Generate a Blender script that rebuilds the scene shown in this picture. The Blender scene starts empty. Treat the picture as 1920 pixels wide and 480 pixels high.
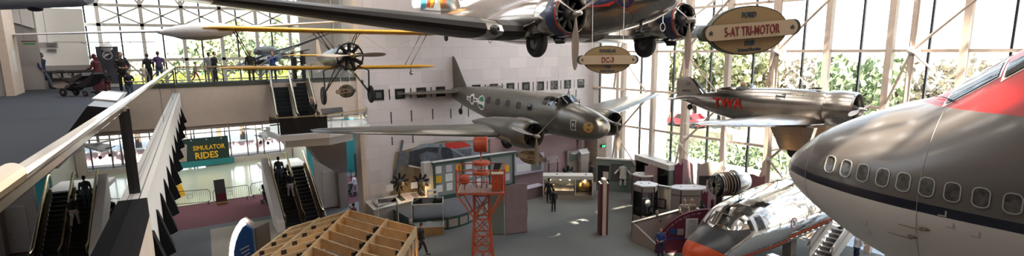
import bpy, bmesh, math, random
from mathutils import Vector, Matrix, Euler
random.seed(11)
PI = math.pi
S = bpy.context.scene
C = S.collection
def R(a): return math.radians(a)

# ---------------------------------------------------------------- camera
FPX, PIT, ROL, CX, CY, YAW, EYE = 1019.57, .176297, -.009782, 960., 274.27, .967698, 10.3
FW = (math.cos(YAW), math.sin(YAW)); RT = (math.sin(YAW), -math.cos(YAW))
_c, _s = math.cos(ROL), math.sin(ROL)
def ray(px, py):
    a, b = (px-CX)/FPX, (py-CY)/FPX
    a, b = _c*a+_s*b, -_s*a+_c*b
    y = math.cos(PIT)-b*math.sin(PIT); z = -b*math.cos(PIT)-math.sin(PIT)
    return Vector((a*RT[0]+y*FW[0], a*RT[1]+y*FW[1], z))
def atZ(px, py, z): r = ray(px, py); return Vector((0, 0, EYE))+r*((z-EYE)/r.z)
def atY(px, py, y): r = ray(px, py); return Vector((0, 0, EYE))+r*(y/r.y)
def atX(px, py, x): r = ray(px, py); return Vector((0, 0, EYE))+r*(x/r.x)
def atD(px, py, d): r = ray(px, py); return Vector((0, 0, EYE))+r*(d/(r.x*FW[0]+r.y*FW[1]))
cam = bpy.data.cameras.new('camera'); co = bpy.data.objects.new('camera', cam); C.objects.link(co)
r0 = Vector((RT[0], RT[1], 0)); f0 = Vector((FW[0]*math.cos(PIT), FW[1]*math.cos(PIT), -math.sin(PIT))); u0 = r0.cross(f0)
ax = r0*_c+u0*_s; up = u0*_c-r0*_s
m = Matrix((ax, up, -f0)).transposed().to_4x4(); m.translation = (0, 0, EYE)
co.matrix_world = m
cam.sensor_width = 36; cam.lens = 36*FPX/1920; cam.shift_y = (CY-240)/1920; cam.clip_start = .05; cam.clip_end = 900
S.camera = co

# ---------------------------------------------------------------- materials
def mat(name, col, rough=.6, metal=0., noise=0., nscale=4., bump=0., bscale=20., spec=.5, coat=0., emit=None, estr=0., dark=None, alpha=1.):
    m = bpy.data.materials.new(name); m.use_nodes = True
    nt = m.node_tree; b = nt.nodes['Principled BSDF']
    b.inputs['Base Color'].default_value = (*col, 1); b.inputs['Roughness'].default_value = rough
    b.inputs['Metallic'].default_value = metal; b.inputs['Specular IOR Level'].default_value = spec
    b.inputs['Coat Weight'].default_value = coat
    tc = nt.nodes.new('ShaderNodeTexCoord')
    if noise > 0 or dark:
        n = nt.nodes.new('ShaderNodeTexNoise'); n.inputs['Scale'].default_value = nscale; n.inputs['Detail'].default_value = 5
        nt.links.new(tc.outputs['Object'], n.inputs['Vector'])
        mx = nt.nodes.new('ShaderNodeMix'); mx.data_type = 'RGBA'
        d = dark or tuple(c*(1-noise) for c in col)
        mx.inputs['A'].default_value = (*d, 1); mx.inputs['B'].default_value = (*[min(1, c*(1+noise*.4)) for c in col], 1)
        rp = nt.nodes.new('ShaderNodeValToRGB'); rp.color_ramp.elements[0].position = .35; rp.color_ramp.elements[1].position = .65
        nt.links.new(n.outputs['Fac'], rp.inputs['Fac']); nt.links.new(rp.outputs['Color'], mx.inputs['Factor'])
        nt.links.new(mx.outputs['Result'], b.inputs['Base Color'])
    if bump > 0:
        n2 = nt.nodes.new('ShaderNodeTexNoise'); n2.inputs['Scale'].default_value = bscale
        nt.links.new(tc.outputs['Object'], n2.inputs['Vector'])
        bp = nt.nodes.new('ShaderNodeBump'); bp.inputs['Strength'].default_value = bump; bp.inputs['Distance'].default_value = .02
        nt.links.new(n2.outputs['Fac'], bp.inputs['Height']); nt.links.new(bp.outputs['Normal'], b.inputs['Normal'])
    if emit: b.inputs['Emission Color'].default_value = (*emit, 1); b.inputs['Emission Strength'].default_value = estr
    return m
def glassmat(name, tint=(1, 1, 1), refl=1., fr=1.45):
    m = bpy.data.materials.new(name); m.use_nodes = True; nt = m.node_tree; nt.nodes.clear()
    o = nt.nodes.new('ShaderNodeOutputMaterial'); t = nt.nodes.new('ShaderNodeBsdfTransparent'); g = nt.nodes.new('ShaderNodeBsdfGlossy')
    t.inputs[0].default_value = (*tint, 1); g.inputs['Roughness'].default_value = .0
    f = nt.nodes.new('ShaderNodeFresnel'); f.inputs[0].default_value = fr
    mu = nt.nodes.new('ShaderNodeMath'); mu.operation = 'MULTIPLY'; mu.inputs[1].default_value = refl; mu.use_clamp = True
    mx = nt.nodes.new('ShaderNodeMixShader')
    nt.links.new(f.outputs[0], mu.inputs[0]); nt.links.new(mu.outputs[0], mx.inputs[0])
    nt.links.new(t.outputs[0], mx.inputs[1]); nt.links.new(g.outputs[0], mx.inputs[2]); nt.links.new(mx.outputs[0], o.inputs[0])
    return m
def panelmetal(name, col, rough, pw=1.1, ph=.6, var=.12, wob=.25, metal=1., dull=None):
    """sheet metal skin: riveted panels of slightly different tone, faint oil-canning"""
    m = mat(name, col, rough, metal); nt = m.node_tree; b = nt.nodes['Principled BSDF']
    tc = [n for n in nt.nodes if n.type == 'TEX_COORD'][0]
    sp = nt.nodes.new('ShaderNodeSeparateXYZ'); nt.links.new(tc.outputs['Object'], sp.inputs[0])
    at = nt.nodes.new('ShaderNodeMath'); at.operation = 'ADD'; nt.links.new(sp.outputs['Z'], at.inputs[0]); nt.links.new(sp.outputs['Y'], at.inputs[1])
    cb = nt.nodes.new('ShaderNodeCombineXYZ'); nt.links.new(sp.outputs['X'], cb.inputs[0]); nt.links.new(at.outputs[0], cb.inputs[1])
    br = nt.nodes.new('ShaderNodeTexBrick'); br.inputs['Scale'].default_value = 1; br.inputs['Brick Width'].default_value = pw; br.inputs['Row Height'].default_value = ph
    br.inputs['Mortar Size'].default_value = .006; br.inputs['Bias'].default_value = 0
    br.inputs['Color1'].default_value = (*col, 1); br.inputs['Color2'].default_value = (*[c*(1-var) for c in col], 1); br.inputs['Mortar'].default_value = (*[c*.45 for c in col], 1)
    nt.links.new(cb.outputs[0], br.inputs['Vector'])
    n = nt.nodes.new('ShaderNodeTexNoise'); n.inputs['Scale'].default_value = 1.6; n.inputs['Detail'].default_value = 3
    nt.links.new(tc.outputs['Object'], n.inputs['Vector'])
    mx = nt.nodes.new('ShaderNodeMix'); mx.data_type = 'RGBA'; mx.blend_type = 'MULTIPLY'; mx.inputs['Factor'].default_value = .5
    nt.links.new(br.outputs['Color'], mx.inputs['A']); nt.links.new(n.outputs['Fac'], mx.inputs['B']); 
    mx2 = nt.nodes.new('ShaderNodeMix'); mx2.data_type = 'RGBA'; mx2.inputs['Factor'].default_value = .35
    nt.links.new(br.outputs['Color'], mx2.inputs['A']); nt.links.new(mx.outputs['Result'], mx2.inputs['B']); nt.links.new(mx2.outputs['Result'], b.inputs['Base Color'])
    bp = nt.nodes.new('ShaderNodeBump'); bp.inputs['Strength'].default_value = wob; bp.inputs['Distance'].default_value = .05
    nt.links.new(n.outputs['Fac'], bp.inputs['Height']); nt.links.new(bp.outputs['Normal'], b.inputs['Normal'])
    return m
def stripes(name, rules, base, rough, metal=0., coat=0., axis='Z'):
    """paint scheme: rules = list of (expr on object coords, colour); expr list of (axis, op, value)"""
    m = mat(name, base, rough, metal, coat=coat); nt = m.node_tree; b = nt.nodes['Principled BSDF']
    tc = [n for n in nt.nodes if n.type == 'TEX_COORD'][0]
    sp = nt.nodes.new('ShaderNodeSeparateXYZ'); nt.links.new(tc.outputs['Object'], sp.inputs[0])
    cur = None; last = None; lm = None; lr = None
    for conds, col, mt, rg in rules:
        fac = None
        for a, op, v in conds:
            q = nt.nodes.new('ShaderNodeMath'); q.operation = 'GREATER_THAN' if op == '>' else 'LESS_THAN'
            src = sp.outputs[a]
            if isinstance(v, tuple):  # v = (k, axis2, c): compare with k*axis2 + c
                w = nt.nodes.new('ShaderNodeMath'); w.operation = 'MULTIPLY_ADD'; nt.links.new(sp.outputs[v[1]], w.inputs[0]); w.inputs[1].default_value = v[0]; w.inputs[2].default_value = v[2]
                nt.links.new(src, q.inputs[0]); nt.links.new(w.outputs[0], q.inputs[1])
            else:
                nt.links.new(src, q.inputs[0]); q.inputs[1].default_value = v
            if fac is None: fac = q.outputs[0]
            else:
                mm = nt.nodes.new('ShaderNodeMath'); mm.operation = 'MULTIPLY'; nt.links.new(fac, mm.inputs[0]); nt.links.new(q.outputs[0], mm.inputs[1]); fac = mm.outputs[0]
        mx = nt.nodes.new('ShaderNodeMix'); mx.data_type = 'RGBA'; nt.links.new(fac, mx.inputs['Factor'])
        if last: nt.links.new(last, mx.inputs['A'])
        else: mx.inputs['A'].default_value = (*base, 1)
        mx.inputs['B'].default_value = (*col, 1); last = mx.outputs['Result']
        for which, val, dflt in (('Metallic', mt, metal), ('Roughness', rg, rough)):
            x = nt.nodes.new('ShaderNodeMix'); nt.links.new(fac, x.inputs['Factor'])
            prev = lm if which == 'Metallic' else lr
            if prev: nt.links.new(prev, x.inputs['A'])
            else: x.inputs['A'].default_value = dflt
            x.inputs['B'].default_value = val
            if which == 'Metallic': lm = x.outputs['Result']
            else: lr = x.outputs['Result']
    nt.links.new(last, b.inputs['Base Color']); nt.links.new(lm, b.inputs['Metallic']); nt.links.new(lr, b.inputs['Roughness'])
    return m
def blocks(name, c1, c2, mortar, w, h, rough=.8, swap='XZ', ms=.01):
    m = mat(name, c1, rough); nt = m.node_tree; b = nt.nodes['Principled BSDF']
    tc = [n for n in nt.nodes if n.type == 'TEX_COORD'][0]
    sp = nt.nodes.new('ShaderNodeSeparateXYZ'); nt.links.new(tc.outputs['Object'], sp.inputs[0])
    cb = nt.nodes.new('ShaderNodeCombineXYZ'); nt.links.new(sp.outputs[swap[0]], cb.inputs[0]); nt.links.new(sp.outputs[swap[1]], cb.inputs[1])
    br = nt.nodes.new('ShaderNodeTexBrick'); br.inputs['Scale'].default_value = 1; br.inputs['Brick Width'].default_value = w; br.inputs['Row Height'].default_value = h
    br.inputs['Mortar Size'].default_value = ms; br.inputs['Color1'].default_value = (*c1, 1); br.inputs['Color2'].default_value = (*c2, 1); br.inputs['Mortar'].default_value = (*mortar, 1)
    nt.links.new(cb.outputs[0], br.inputs['Vector']); nt.links.new(br.outputs['Color'], b.inputs['Base Color'])
    return m

M = {}
M['stone'] = blocks('stone', (.66, .61, .62), (.56, .52, .53), (.5, .46, .47), 1.5, .75)
M['cream'] = mat('cream_paint', (.66, .55, .46), .7, noise=.06)
M['beigewall'] = mat('beige_wall', (.55, .47, .41), .8, noise=.05)
M['white'] = mat('white_paint', (.72, .70, .68), .6, noise=.03)
M['screenwhite'] = mat('screen_white', (.88, .87, .83), .7)
M['offwhite'] = mat('offwhite', (.68, .66, .62), .55)
M['greypaint'] = mat('grey_paint', (.33, .31, .30), .6)
M['darkgrey'] = mat('dark_grey', (.07, .07, .07), .5)
M['black'] = mat('black', (.012, .012, .014), .45)
M['gunmetal'] = mat('gunmetal', (.045, .045, .048), .35, .6)
M['rubber'] = mat('rubber', (.02, .02, .021), .7)
M['boot'] = mat('deicer_rubber', (.012, .010, .010), .5, spec=.25)
M['steel'] = mat('steel', (.62, .60, .57), .28, 1.)
M['bronze'] = mat('bronze_rail', (.50, .40, .26), .25, 1.)
M['railsteel'] = mat('rail_steel', (.58, .47, .32), .2, 1.)
M['brass'] = mat('brass', (.75, .50, .18), .3, 1.)
M['navy'] = mat('navy_paint', (.01, .02, .07), .35, coat=.4)
M['red'] = mat('red_paint', (.55, .03, .02), .45)
M['crimson'] = mat('crimson_letters', (.22, .02, .03), .5)
M['orange'] = mat('orange_paint', (.42, .065, .025), .45, noise=.18, nscale=9)
M['yellow'] = mat('yellow_fabric', (.80, .42, .01), .45)
M['tan'] = mat('tan_fabric', (.45, .30, .17), .6)
M['wood'] = mat('pale_lumber', (.56, .39, .21), .6, noise=.16, nscale=3)
M['wooddark'] = mat('oak_wood', (.38, .23, .10), .55, noise=.2, nscale=6)
M['maroon'] = mat('maroon_panel', (.13, .018, .04), .6)
M['maroonfloor'] = mat('maroon_carpet', (.13, .042, .058), .95, noise=.25, nscale=60)
M['carpetblue'] = mat('blue_carpet', (.028, .034, .048), .95, noise=.3, nscale=50)
M['hallcarpet'] = mat('hall_carpet', (.168, .172, .162), .9, noise=.16, nscale=30)
M['darkcarpet'] = mat('dark_carpet', (.12, .13, .15), .95, noise=.2, nscale=40)
M['beigecarpet'] = mat('beige_carpet', (.33, .31, .27), .95, noise=.15, nscale=40)
M['terrazzo'] = mat('terrazzo', (.60, .64, .52), .14, noise=.15, nscale=30)
M['pink'] = mat('pink_panel', (.42, .29, .31), .7, noise=.05)
M['mauve'] = mat('mauve_panel', (.27, .20, .21), .7, noise=.1, nscale=2)
M['taupe'] = mat('taupe_panel', (.34, .29, .26), .7)
M['greengrey'] = mat('green_grey', (.16, .20, .18), .6)
M['greenframe'] = mat('green_frame', (.03, .07, .055), .5)
M['teal'] = mat('teal_wall', (.02, .20, .21), .7)
M['boardgrey'] = mat('board_grey_green', (.22, .25, .24), .7)
M['matteblack'] = mat('matte_black', (.008, .008, .009), .95, spec=.15)
M['bannergreen'] = mat('banner_dark_green', (.012, .03, .024), .8)
M['sleeve'] = mat('rail_sleeve_metal', (.50, .38, .22), .38, 1.)
M['glass'] = glassmat('clear_glass', (.93, .96, .97), 1., 1.35)
M['winglass'] = glassmat('window_glass', (.93, .97, .98), .8, 1.25)
M['railglass'] = glassmat('balustrade_glass', (.30, .31, .32), 1.35, 1.6)
M['darkglass'] = mat('dark_window', (.015, .017, .018), .06, spec=.8)
M['screenblue'] = mat('blue_panel', (.015, .07, .25), .4)
M['foil'] = panelmetal('aluminium_skin', (.46, .42, .38), .2, 1.2, .55, .14, .12)
M['mirror'] = panelmetal('polished_aluminium', (.80, .80, .79), .07, 1.4, .7, .05, .35)
M['olive'] = panelmetal('grey_anodised_skin', (.20, .19, .165), .33, .9, .5, .08, .06, metal=.55)
M['oliveshine'] = mat('copper_sheen', (.75, .36, .2), .35, 1.)
M['corr'] = panelmetal('silver_skin', (.50, .46, .42), .25, .8, .5, .15, .1)
M['blade'] = mat('propeller_metal', (.40, .34, .29), .42, .6)
M['signface'] = mat('sign_tan', (.36, .25, .12), .6)
M['signbar'] = mat('sign_cream', (.56, .44, .30), .6)
M['signedge'] = mat('sign_edge', (.05, .06, .045), .6)
M['signblue'] = mat('sign_blue', (.03, .07, .11), .6)
M['skin'] = mat('skin', (.55, .33, .24), .55)
M['skindark'] = mat('brown_skin', (.22, .11, .07), .55)
M['leafy'] = mat('leaves_yellow_green', (.36, .36, .20), .8, noise=.25, nscale=1.5)
M['leafg'] = mat('leaves_green', (.22, .28, .15), .8, noise=.3, nscale=1.5)
M['leafb'] = mat('leaves_tan', (.46, .41, .33), .8, noise=.2, nscale=1.5)
M['bark'] = mat('bark', (.12, .09, .07), .9)
M['concrete'] = mat('concrete', (.50, .49, .47), .8, noise=.1, nscale=1)
M['plaza'] = mat('plaza_paving', (.38, .38, .38), .8, noise=.12, nscale=.5)
M['lawn'] = mat('lawn', (.27, .25, .17), .95, noise=.3, nscale=1)
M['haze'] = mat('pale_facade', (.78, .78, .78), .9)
M['bulb'] = mat('bulb', (1, .95, .85), .5, emit=(1, .93, .8), estr=6)
M['lamp'] = mat('lamp_lens', (1, .95, .85), .5, emit=(1, .9, .75), estr=12)
M['exit'] = mat('exit_green', (.0, .5, .15), .5, emit=(.05, 1, .3), estr=1.6)
M['paper'] = mat('paper_white', (.72, .72, .74), .6)
M['lilac'] = mat('lilac_paper', (.55, .5, .62), .6)

# ---------------------------------------------------------------- mesh builder
def frame(d, upv=Vector((0, 0, 1))):
    d = Vector(d).normalized(); u = Vector(upv)
    if abs(d.dot(u)) > .97: u = Vector((1, 0, 0)) if abs(d.x) < .9 else Vector((0, 1, 0))
    s = d.cross(u).normalized(); return s, s.cross(d).normalized()
class MB:
    def __init__(s): s.v = []; s.f = []
    def add(s, vs, fs):
        o = len(s.v); s.v += [Vector(v) for v in vs]; s.f += [[i+o for i in f] for f in fs]; return s
    def box(s, c, d, rz=0, rot=None):
        c = Vector(c); h = [x/2 for x in d]; m = rot if rot is not None else Matrix.Rotation(rz, 3, 'Z')
        vs = [c+m@Vector((x*h[0], y*h[1], z*h[2])) for x in (-1, 1) for y in (-1, 1) for z in (-1, 1)]
        return s.add(vs, [(0, 1, 3, 2), (4, 6, 7, 5), (0, 4, 5, 1), (2, 3, 7, 6), (0, 2, 6, 4), (1, 5, 7, 3)])
    def ab(s, a, b): return s.box([(a[i]+b[i])/2 for i in range(3)], [abs(b[i]-a[i]) for i in range(3)])
    def bar(s, p, q, w, h, upv=(0, 0, 1)):
        p, q = Vector(p), Vector(q); a, b = frame(q-p, Vector(upv)); vs = []
        for e in (p, q):
            for x, y in ((-1, -1), (1, -1), (1, 1), (-1, 1)): vs.append(e+a*x*w/2+b*y*h/2)
        return s.add(vs, [(3, 2, 1, 0), (4, 5, 6, 7), (0, 1, 5, 4), (1, 2, 6, 5), (2, 3, 7, 6), (3, 0, 4, 7)])
    def loft(s, rings, cap=True, closed=True):
        n = len(rings[0]); vs = [p for r in rings for p in r]; fs = []
        for i in range(len(rings)-1):
            for j in range(n if closed else n-1):
                k = (j+1) % n; fs.append((i*n+j, i*n+k, (i+1)*n+k, (i+1)*n+j))
        if cap and closed: fs += [tuple(range(n))[::-1], tuple(range((len(rings)-1)*n, len(rings)*n))]
        return s.add(vs, fs)
    def tube(s, pts, r, n=8, cap=True, flat=1.):
        pts = [Vector(p) for p in pts]; rr = r if isinstance(r, (list, tuple)) else [r]*len(pts); rings = []; pa = None
        for i, p in enumerate(pts):
            d = (pts[min(i+1, len(pts)-1)]-pts[max(i-1, 0)])
            if pa is None: a, b = frame(d)
            else:
                dn = d.normalized(); a = (pa-dn*pa.dot(dn)).normalized(); b = dn.cross(a)
            pa = a
            rings.append([p+(a*math.cos(t)+b*math.sin(t)*flat)*rr[i] for t in (2*PI*k/n for k in range(n))])
        return s.loft(rings, cap)
    def lathe(s, prof, o=(0, 0, 0), ax='Z', n=24, cap=False):
        o = Vector(o); rings = []
        for x, r in prof:
            ring = []
            for k in range(n):
                t = 2*PI*k/n; c_, s_ = r*math.cos(t), r*math.sin(t)
                ring.append(o+(Vector((c_, s_, x)) if ax == 'Z' else Vector((x, c_, s_)) if ax == 'X' else Vector((s_, x, c_))))
            rings.append(ring)
        return s.loft(rings, cap)
    def ball(s, c, r, n=12, m_=8):
        rr = r if isinstance(r, (tuple, list)) else (r, r, r); c = Vector(c); rings = []
        for i in range(m_+1):
            t = PI*i/m_; q = max(math.sin(t), .001)
            rings.append([c+Vector((rr[0]*q*math.cos(2*PI*k/n), rr[1]*q*math.sin(2*PI*k/n), -rr[2]*math.cos(t))) for k in range(n)])
        return s.loft(rings)
    def prism(s, poly, d):
        """poly: 3d points of a planar polygon; d: extrusion vector"""
        d = Vector(d); n = len(poly); vs = [Vector(p) for p in poly]+[Vector(p)+d for p in poly]
        return s.add(vs, [tuple(range(n))[::-1], tuple(range(n, 2*n))]+[(i, (i+1) % n, (i+1) % n+n, i+n) for i in range(n)])
    def xf(s, mtx): s.v = [mtx@v for v in s.v]; return s
    def build(s, name, m, parent=None, label=None, cat=None, group=None, kind=None, smooth=True, loc=None):
        me = bpy.data.meshes.new(name); me.from_pydata([tuple(v) for v in s.v], [], s.f)
        bm = bmesh.new(); bm.from_mesh(me); bmesh.ops.recalc_face_normals(bm, faces=bm.faces); bm.to_mesh(me); bm.free()
        if smooth:
            me.polygons.foreach_set('use_smooth', [True]*len(me.polygons)); me.set_sharp_from_angle(angle=R(32))
        me.materials.append(M[m] if isinstance(m, str) else m)
        o = bpy.data.objects.new(name, me); C.objects.link(o)
        if parent: o.parent = parent
        if loc is not None: o.location = loc
        tag(o, label, cat, group, kind); return o
def tag(o, label=None, cat=None, group=None, kind=None):
    for k, v in (('label', label), ('category', cat), ('group', group), ('kind', kind)):
        if v: o[k] = v
    return o
def thing(name, label, cat, loc=(0, 0, 0), rot=(0, 0, 0), group=None):
    o = bpy.data.objects.new(name, None); C.objects.link(o); o.empty_display_size = .2
    o.location = loc; o.rotation_euler = rot if isinstance(rot, (tuple, Euler)) else (0, 0, rot)
    return tag(o, label, cat, group)
_copied = {}
def dup(root, loc, rot=None, label=None, group=None, scale=None):
    def cp(o, par):
        c = o.copy(); C.objects.link(c)
        if par: c.parent = par
        for ch in [x for x in _kids.get(o.name, [])]: cp(ch, c)
        return c
    _kids = {}
    for x in root.children_recursive: _kids.setdefault(x.parent.name, []).append(x)
    r = cp(root, None); r.location = loc
    if rot is not None: r.rotation_euler = rot if isinstance(rot, (tuple, Euler)) else (0, 0, rot)
    if scale: r.scale = (scale,)*3
    if label: r['label'] = label
    if group: r['group'] = group
    return r
def st(name, mb, m, kind='structure', smooth=False, **k): return mb.build(name, m, kind=kind, smooth=smooth, **k)
_txt = {}
def text(mb, s_, size, o, right, upv, depth=.01, sx=1., bold=0., align='CENTER'):
    """solid lettering: baseline centre at o, running along right"""
    cu = bpy.data.curves.new('lettering', 'FONT'); cu.body = s_; cu.size = size; cu.extrude = depth/2; cu.align_x = align; cu.offset = bold; cu.resolution_u = 2
    ob = bpy.data.objects.new('lettering', cu); C.objects.link(ob)
    me = bpy.data.meshes.new_from_object(ob.evaluated_get(bpy.context.evaluated_depsgraph_get()))
    right, upv, o = Vector(right).normalized(), Vector(upv).normalized(), Vector(o); nrm = right.cross(upv)
    mb.add([o+right*v.co.x*sx+upv*v.co.y+nrm*v.co.z for v in me.vertices], [tuple(p.vertices) for p in me.polygons])
    bpy.data.objects.remove(ob); bpy.data.curves.remove(cu); bpy.data.meshes.remove(me); return mb
# ================================================================ building shell
XW, YB, ROOF, BAL = 29.8, 31.8, 21.5, 8.6
def railx(y): return -.9+.0805*y
st('floor', MB().ab((-14, -12, -.3), (XW, 60, 0)), 'hallcarpet')
# lobby floor finishes
st('trim_terrazzo', MB().ab((-13.9, 42.3, 0), (12.2, 57, .012)), 'terrazzo')
st('trim_maroon_carpet', MB().prism([(-3, 36.3, 0), (6.6, 36.3, 0), (8.6, 35.9, 0), (10.6, 35.6, 0), (16.5, 38.5, 0), (16.5, 44.2, 0), (12.2, 44.2, 0), (12.2, 42.3, 0), (-3, 42.3, 0)], (0, 0, .012)), 'maroonfloor')
st('trim_dark_carpet', MB().prism([(-3, 33, 0), (2.3, 30.6, 0), (2.75, 35.5, 0), (6.4, 35.5, 0), (6.6, 36.3, 0), (-3, 36.3, 0)], (0, 0, .01)), 'darkcarpet')
st('trim_beige_carpet', MB().prism([(2.3, 30.6, 0), (2.2, 28, 0), (6.3, 28.5, 0), (6.4, 35.5, 0), (2.75, 35.5, 0)], (0, 0, .01)), 'beigecarpet')
# back wall of the hall with its strip of little windows and slots
WX0 = 11.0
wb = MB().ab((WX0, YB, 0), (XW+.2, YB+.6, ROOF))
st('wall_back', wb, 'stone')
st('wall_back_corner_column', MB().ab((WX0-.28, YB-.25, 0), (WX0+.02, YB+.75, BAL+8)), 'cream')
st('wall_back_return', MB().ab((10.9, YB+.6, BAL), (12.2, 36.6, ROOF)), 'offwhite')
sw = [(.9, 0), (3.35, 0), (4.95, 0), (6.55, 0), (9.2, 0), (11.2, 0)]
def box_window(x, z0=7.33, z1=7.97, y=YB):
    t = thing('recessed_window', 'x', 'window', (x, y, (z0+z1)/2), group='small dark windows in the back wall')
    h = (z1-z0)/2; w = .33
    MB().ab((-w, -.03, -h), (-w+.07, .02, h)).ab((w-.07, -.03, -h), (w, .02, h)).ab((-w, -.03, h-.07), (w, .02, h)).ab((-w, -.03, -h), (w, .02, -h+.07)).build('window_frame', 'black', t, smooth=False)
    MB().ab((-w+.07, -.012, -h+.07), (w-.07, 0, h-.07)).build('window_pane', 'darkglass', t)
    MB().ab((-w*.55, -.022, -h*.55), (w*.55, -.014, h*.5)).build('inner_shade', 'darkgrey', t, smooth=False)
    return t
wx = [atY(290, 200, YB).x, atY(371, 197, YB).x, atY(426, 193, YB).x, atY(478, 190, YB).x]
wx += [atY(x, y, YB).x for x, y in ((632, 180), (710, 178), (750, 176), (790, 173), (826, 171), (893, 166), (926, 164), (957, 162), (986, 162), (1013, 160), (1039, 159), (1064, 158), (1089, 157))]
wl = ['small dark window nearest the white wedge wall', 'second small dark window right of the wedge wall', 'third small dark window right of the wedge wall', 'small dark window just left of the upper escalator',
      'small dark window behind the biplane wheels', 'small dark window right of the biplane, at the stone wall edge', 'small dark window under the lower yellow wing tip', 'small dark window just left of the grey tail fin',
      'small dark window hidden partly by the grey tail fin', 'first small dark window above the grey fuselage, beside the fin', 'second small dark window above the grey fuselage', 'third small dark window above the grey fuselage',
      'small dark window above the grey plane, left of the big propeller blade', 'small dark window left below the big propeller blade', 'small dark window right of the big propeller blade',
      'last but one small dark window before the glass wall', 'last small dark window before the glass wall']
for x, l in zip(wx, wl): box_window(x)['label'] = l+', flush in the back wall'
slots = MB()
for a, b in zip(wx[5:], wx[6:]): slots.ab(((a+b)/2-.035, YB-.012, 7.33), ((a+b)/2+.035, YB+.02, 7.97))
for px, y0, y1 in ((733, 210, 232), (771, 207, 228), (811, 204, 224), (845, 204, 222), (878, 200, 219), (735, 257, 272), (774, 254, 268), (1066, 168, 182), (1080, 168, 182)):
    p, q = atY(px, y0, YB), atY(px, y1, YB); slots.ab((p.x-.035, YB-.012, q.z), (p.x+.035, YB+.02, p.z))
st('trim_wall_slots', slots, 'black')
# glass wall on the right: glazing frame, inner truss
tr_z = [1.87, 4.6, 7.32, 10.06, 12.78, 15.5, 18.2]
thick = [28.45-2.85*i for i in range(13)]; dark = [31.4-.3]+[26.9+1.42*1-1.42-2.843*i for i in range(13)]
mbt = MB(); mbd = MB(); mbh = MB()
for y in thick: mbt.ab((XW-.34, y-.14, 0), (XW+.0, y+.14, ROOF))
for y in dark: mbd.ab((XW-.07, y-.045, 0), (XW+.07, y+.045, ROOF))
for z in tr_z: mbh.ab((XW-.12, -8, z-.07), (XW+.02, YB, z+.07))
st('window_1_mullions', mbt, 'cream'); st('window_1_glazing_bars', mbd, 'gunmetal'); st('window_1_transoms', mbh, 'cream')
st('window_1', MB().ab((XW+.02, -8, 0), (XW+.03, YB, ROOF)), 'winglass')
tt = MB(); nodes = [(28.3, 4.15), (25.2, 7.3), (22.4, 4.15), (19.3, 7.2), (16.4, 4.1), (13.3, 7.1)]
cols = [28.2, 22.4, 16.4, 10.15, 4.0, -2.]
for y in cols:
    tt.tube([(28.75, y, 0), (28.75, y, ROOF)], .13, 10)
    for z in tr_z: tt.bar((28.75, y, z), (XW-.2, y, z), .12, .12)
    for z in (1.87, 7.3, 12.8): tt.tube([(28.75, y, z+2.76), (XW-.2, y+1.2, z)], .07, 6)
for a, b in zip(cols, cols[1:]):
    m_ = a-3.0
    for z in (-1.9, 4.1, 10.06, 16.):
        for e in (a,):
            if z > 0: tt.tube([(28.7, e, z), (28.7, m_, z+3)], .085, 8)
            tt.tube([(28.7, e, z+6 if z+6 < ROOF else ROOF), (28.7, m_, z+3)], .075, 8)
st('window_1_truss', tt, 'cream')
st('window_1_truss_nodes', (lambda q: [q.ball((28.7, y, z), .17, 10, 6) for y in cols for z in (4.1, 10.06, 16.06)] and q)(MB()), 'white', smooth=True)
# unseen sides, roof with skylights
st('wall_right_return', MB().ab((XW, YB-.6, 0), (38, YB+.6, 17)), 'white')
st('wall_rear', MB().ab((-14, -12.3, 0), (XW, -12, ROOF)), 'beigewall')
st('wall_left', MB().ab((-14.3, -12, 0), (-14, 60, ROOF)), 'beigewall')
st('wall_rear_pier', MB().ab((XW, -12.3, 0), (XW+.3, -8, ROOF)), 'cream')
SUN = Vector((.15, .75, -1.)).normalized()   # direction in which the light travels
def sky_at(p, w, d, bars=0):
    t = (ROOF-p[2])/-SUN.z; q = Vector(p)-SUN*t; return (q.x-w/2, q.y-d/2, q.x+w/2, q.y+d/2)
openings = [sky_at((15.6, 4.4, 9.), 2.2, 2.8), sky_at((21, 24, 0), 1.5, 1.2), sky_at((18.4, 23, 0), .8, .9), sky_at((25.6, 24, 0), 1.6, .8), sky_at((23.5, 24.6, 0), 1.2, .6),
            sky_at((28.7, 15, 9), 2., 5), sky_at((28.7, 8.5, 9), 2.2, 5.5), sky_at((23, 12, 8.2), 1.8, 2.6), sky_at((21.3, 12.8, 5), 1.4, 1.), sky_at((19.5, 25.5, 0), .8, .5), sky_at((18.5, 31.7, 13.5), 8, 1.), sky_at((17.2, 11, 5.6), 1.6, 1.8)]
# roof plate cut into cells around the skylight openings
xs = sorted({-14, XW+.3} | {round(min(max(o[i], -13.9), XW), 3) for o in openings for i in (0, 2)}); ys = sorted({-12, YB+.6} | {round(min(max(o[i], -11.9), YB), 3) for o in openings for i in (1, 3)})
rf = MB(); 
for i in range(len(xs)-1):
    for j in range(len(ys)-1):
        mx_, my_ = (xs[i]+xs[i+1])/2, (ys[j]+ys[j+1])/2
        if any(o[0] < mx_ < o[2] and o[1] < my_ < o[3] for o in openings): continue
        rf.ab((xs[i], ys[j], ROOF), (xs[i+1], ys[j+1], ROOF+.25))
st('ceiling', rf, 'offwhite')
sk = MB()
for o in openings:
    for k in (1, 2): x = o[0]+(o[2]-o[0])*k/3; sk.ab((x-.05, o[1], ROOF), (x+.05, o[3], ROOF+.15))
    y = (o[1]+o[3])/2; sk.ab((o[0], y-.05, ROOF), (o[2], y+.05, ROOF+.15)); sk.bar((o[0], o[1], ROOF+.1), (o[2], o[3], ROOF+.1), .12, .1)
st('ceiling_skylight_bars', sk, 'offwhite')
st('ceiling_lobby', MB().ab((-14, YB+.6, ROOF-6), (12.5, 37.3, ROOF-5.75)), 'offwhite')

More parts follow.
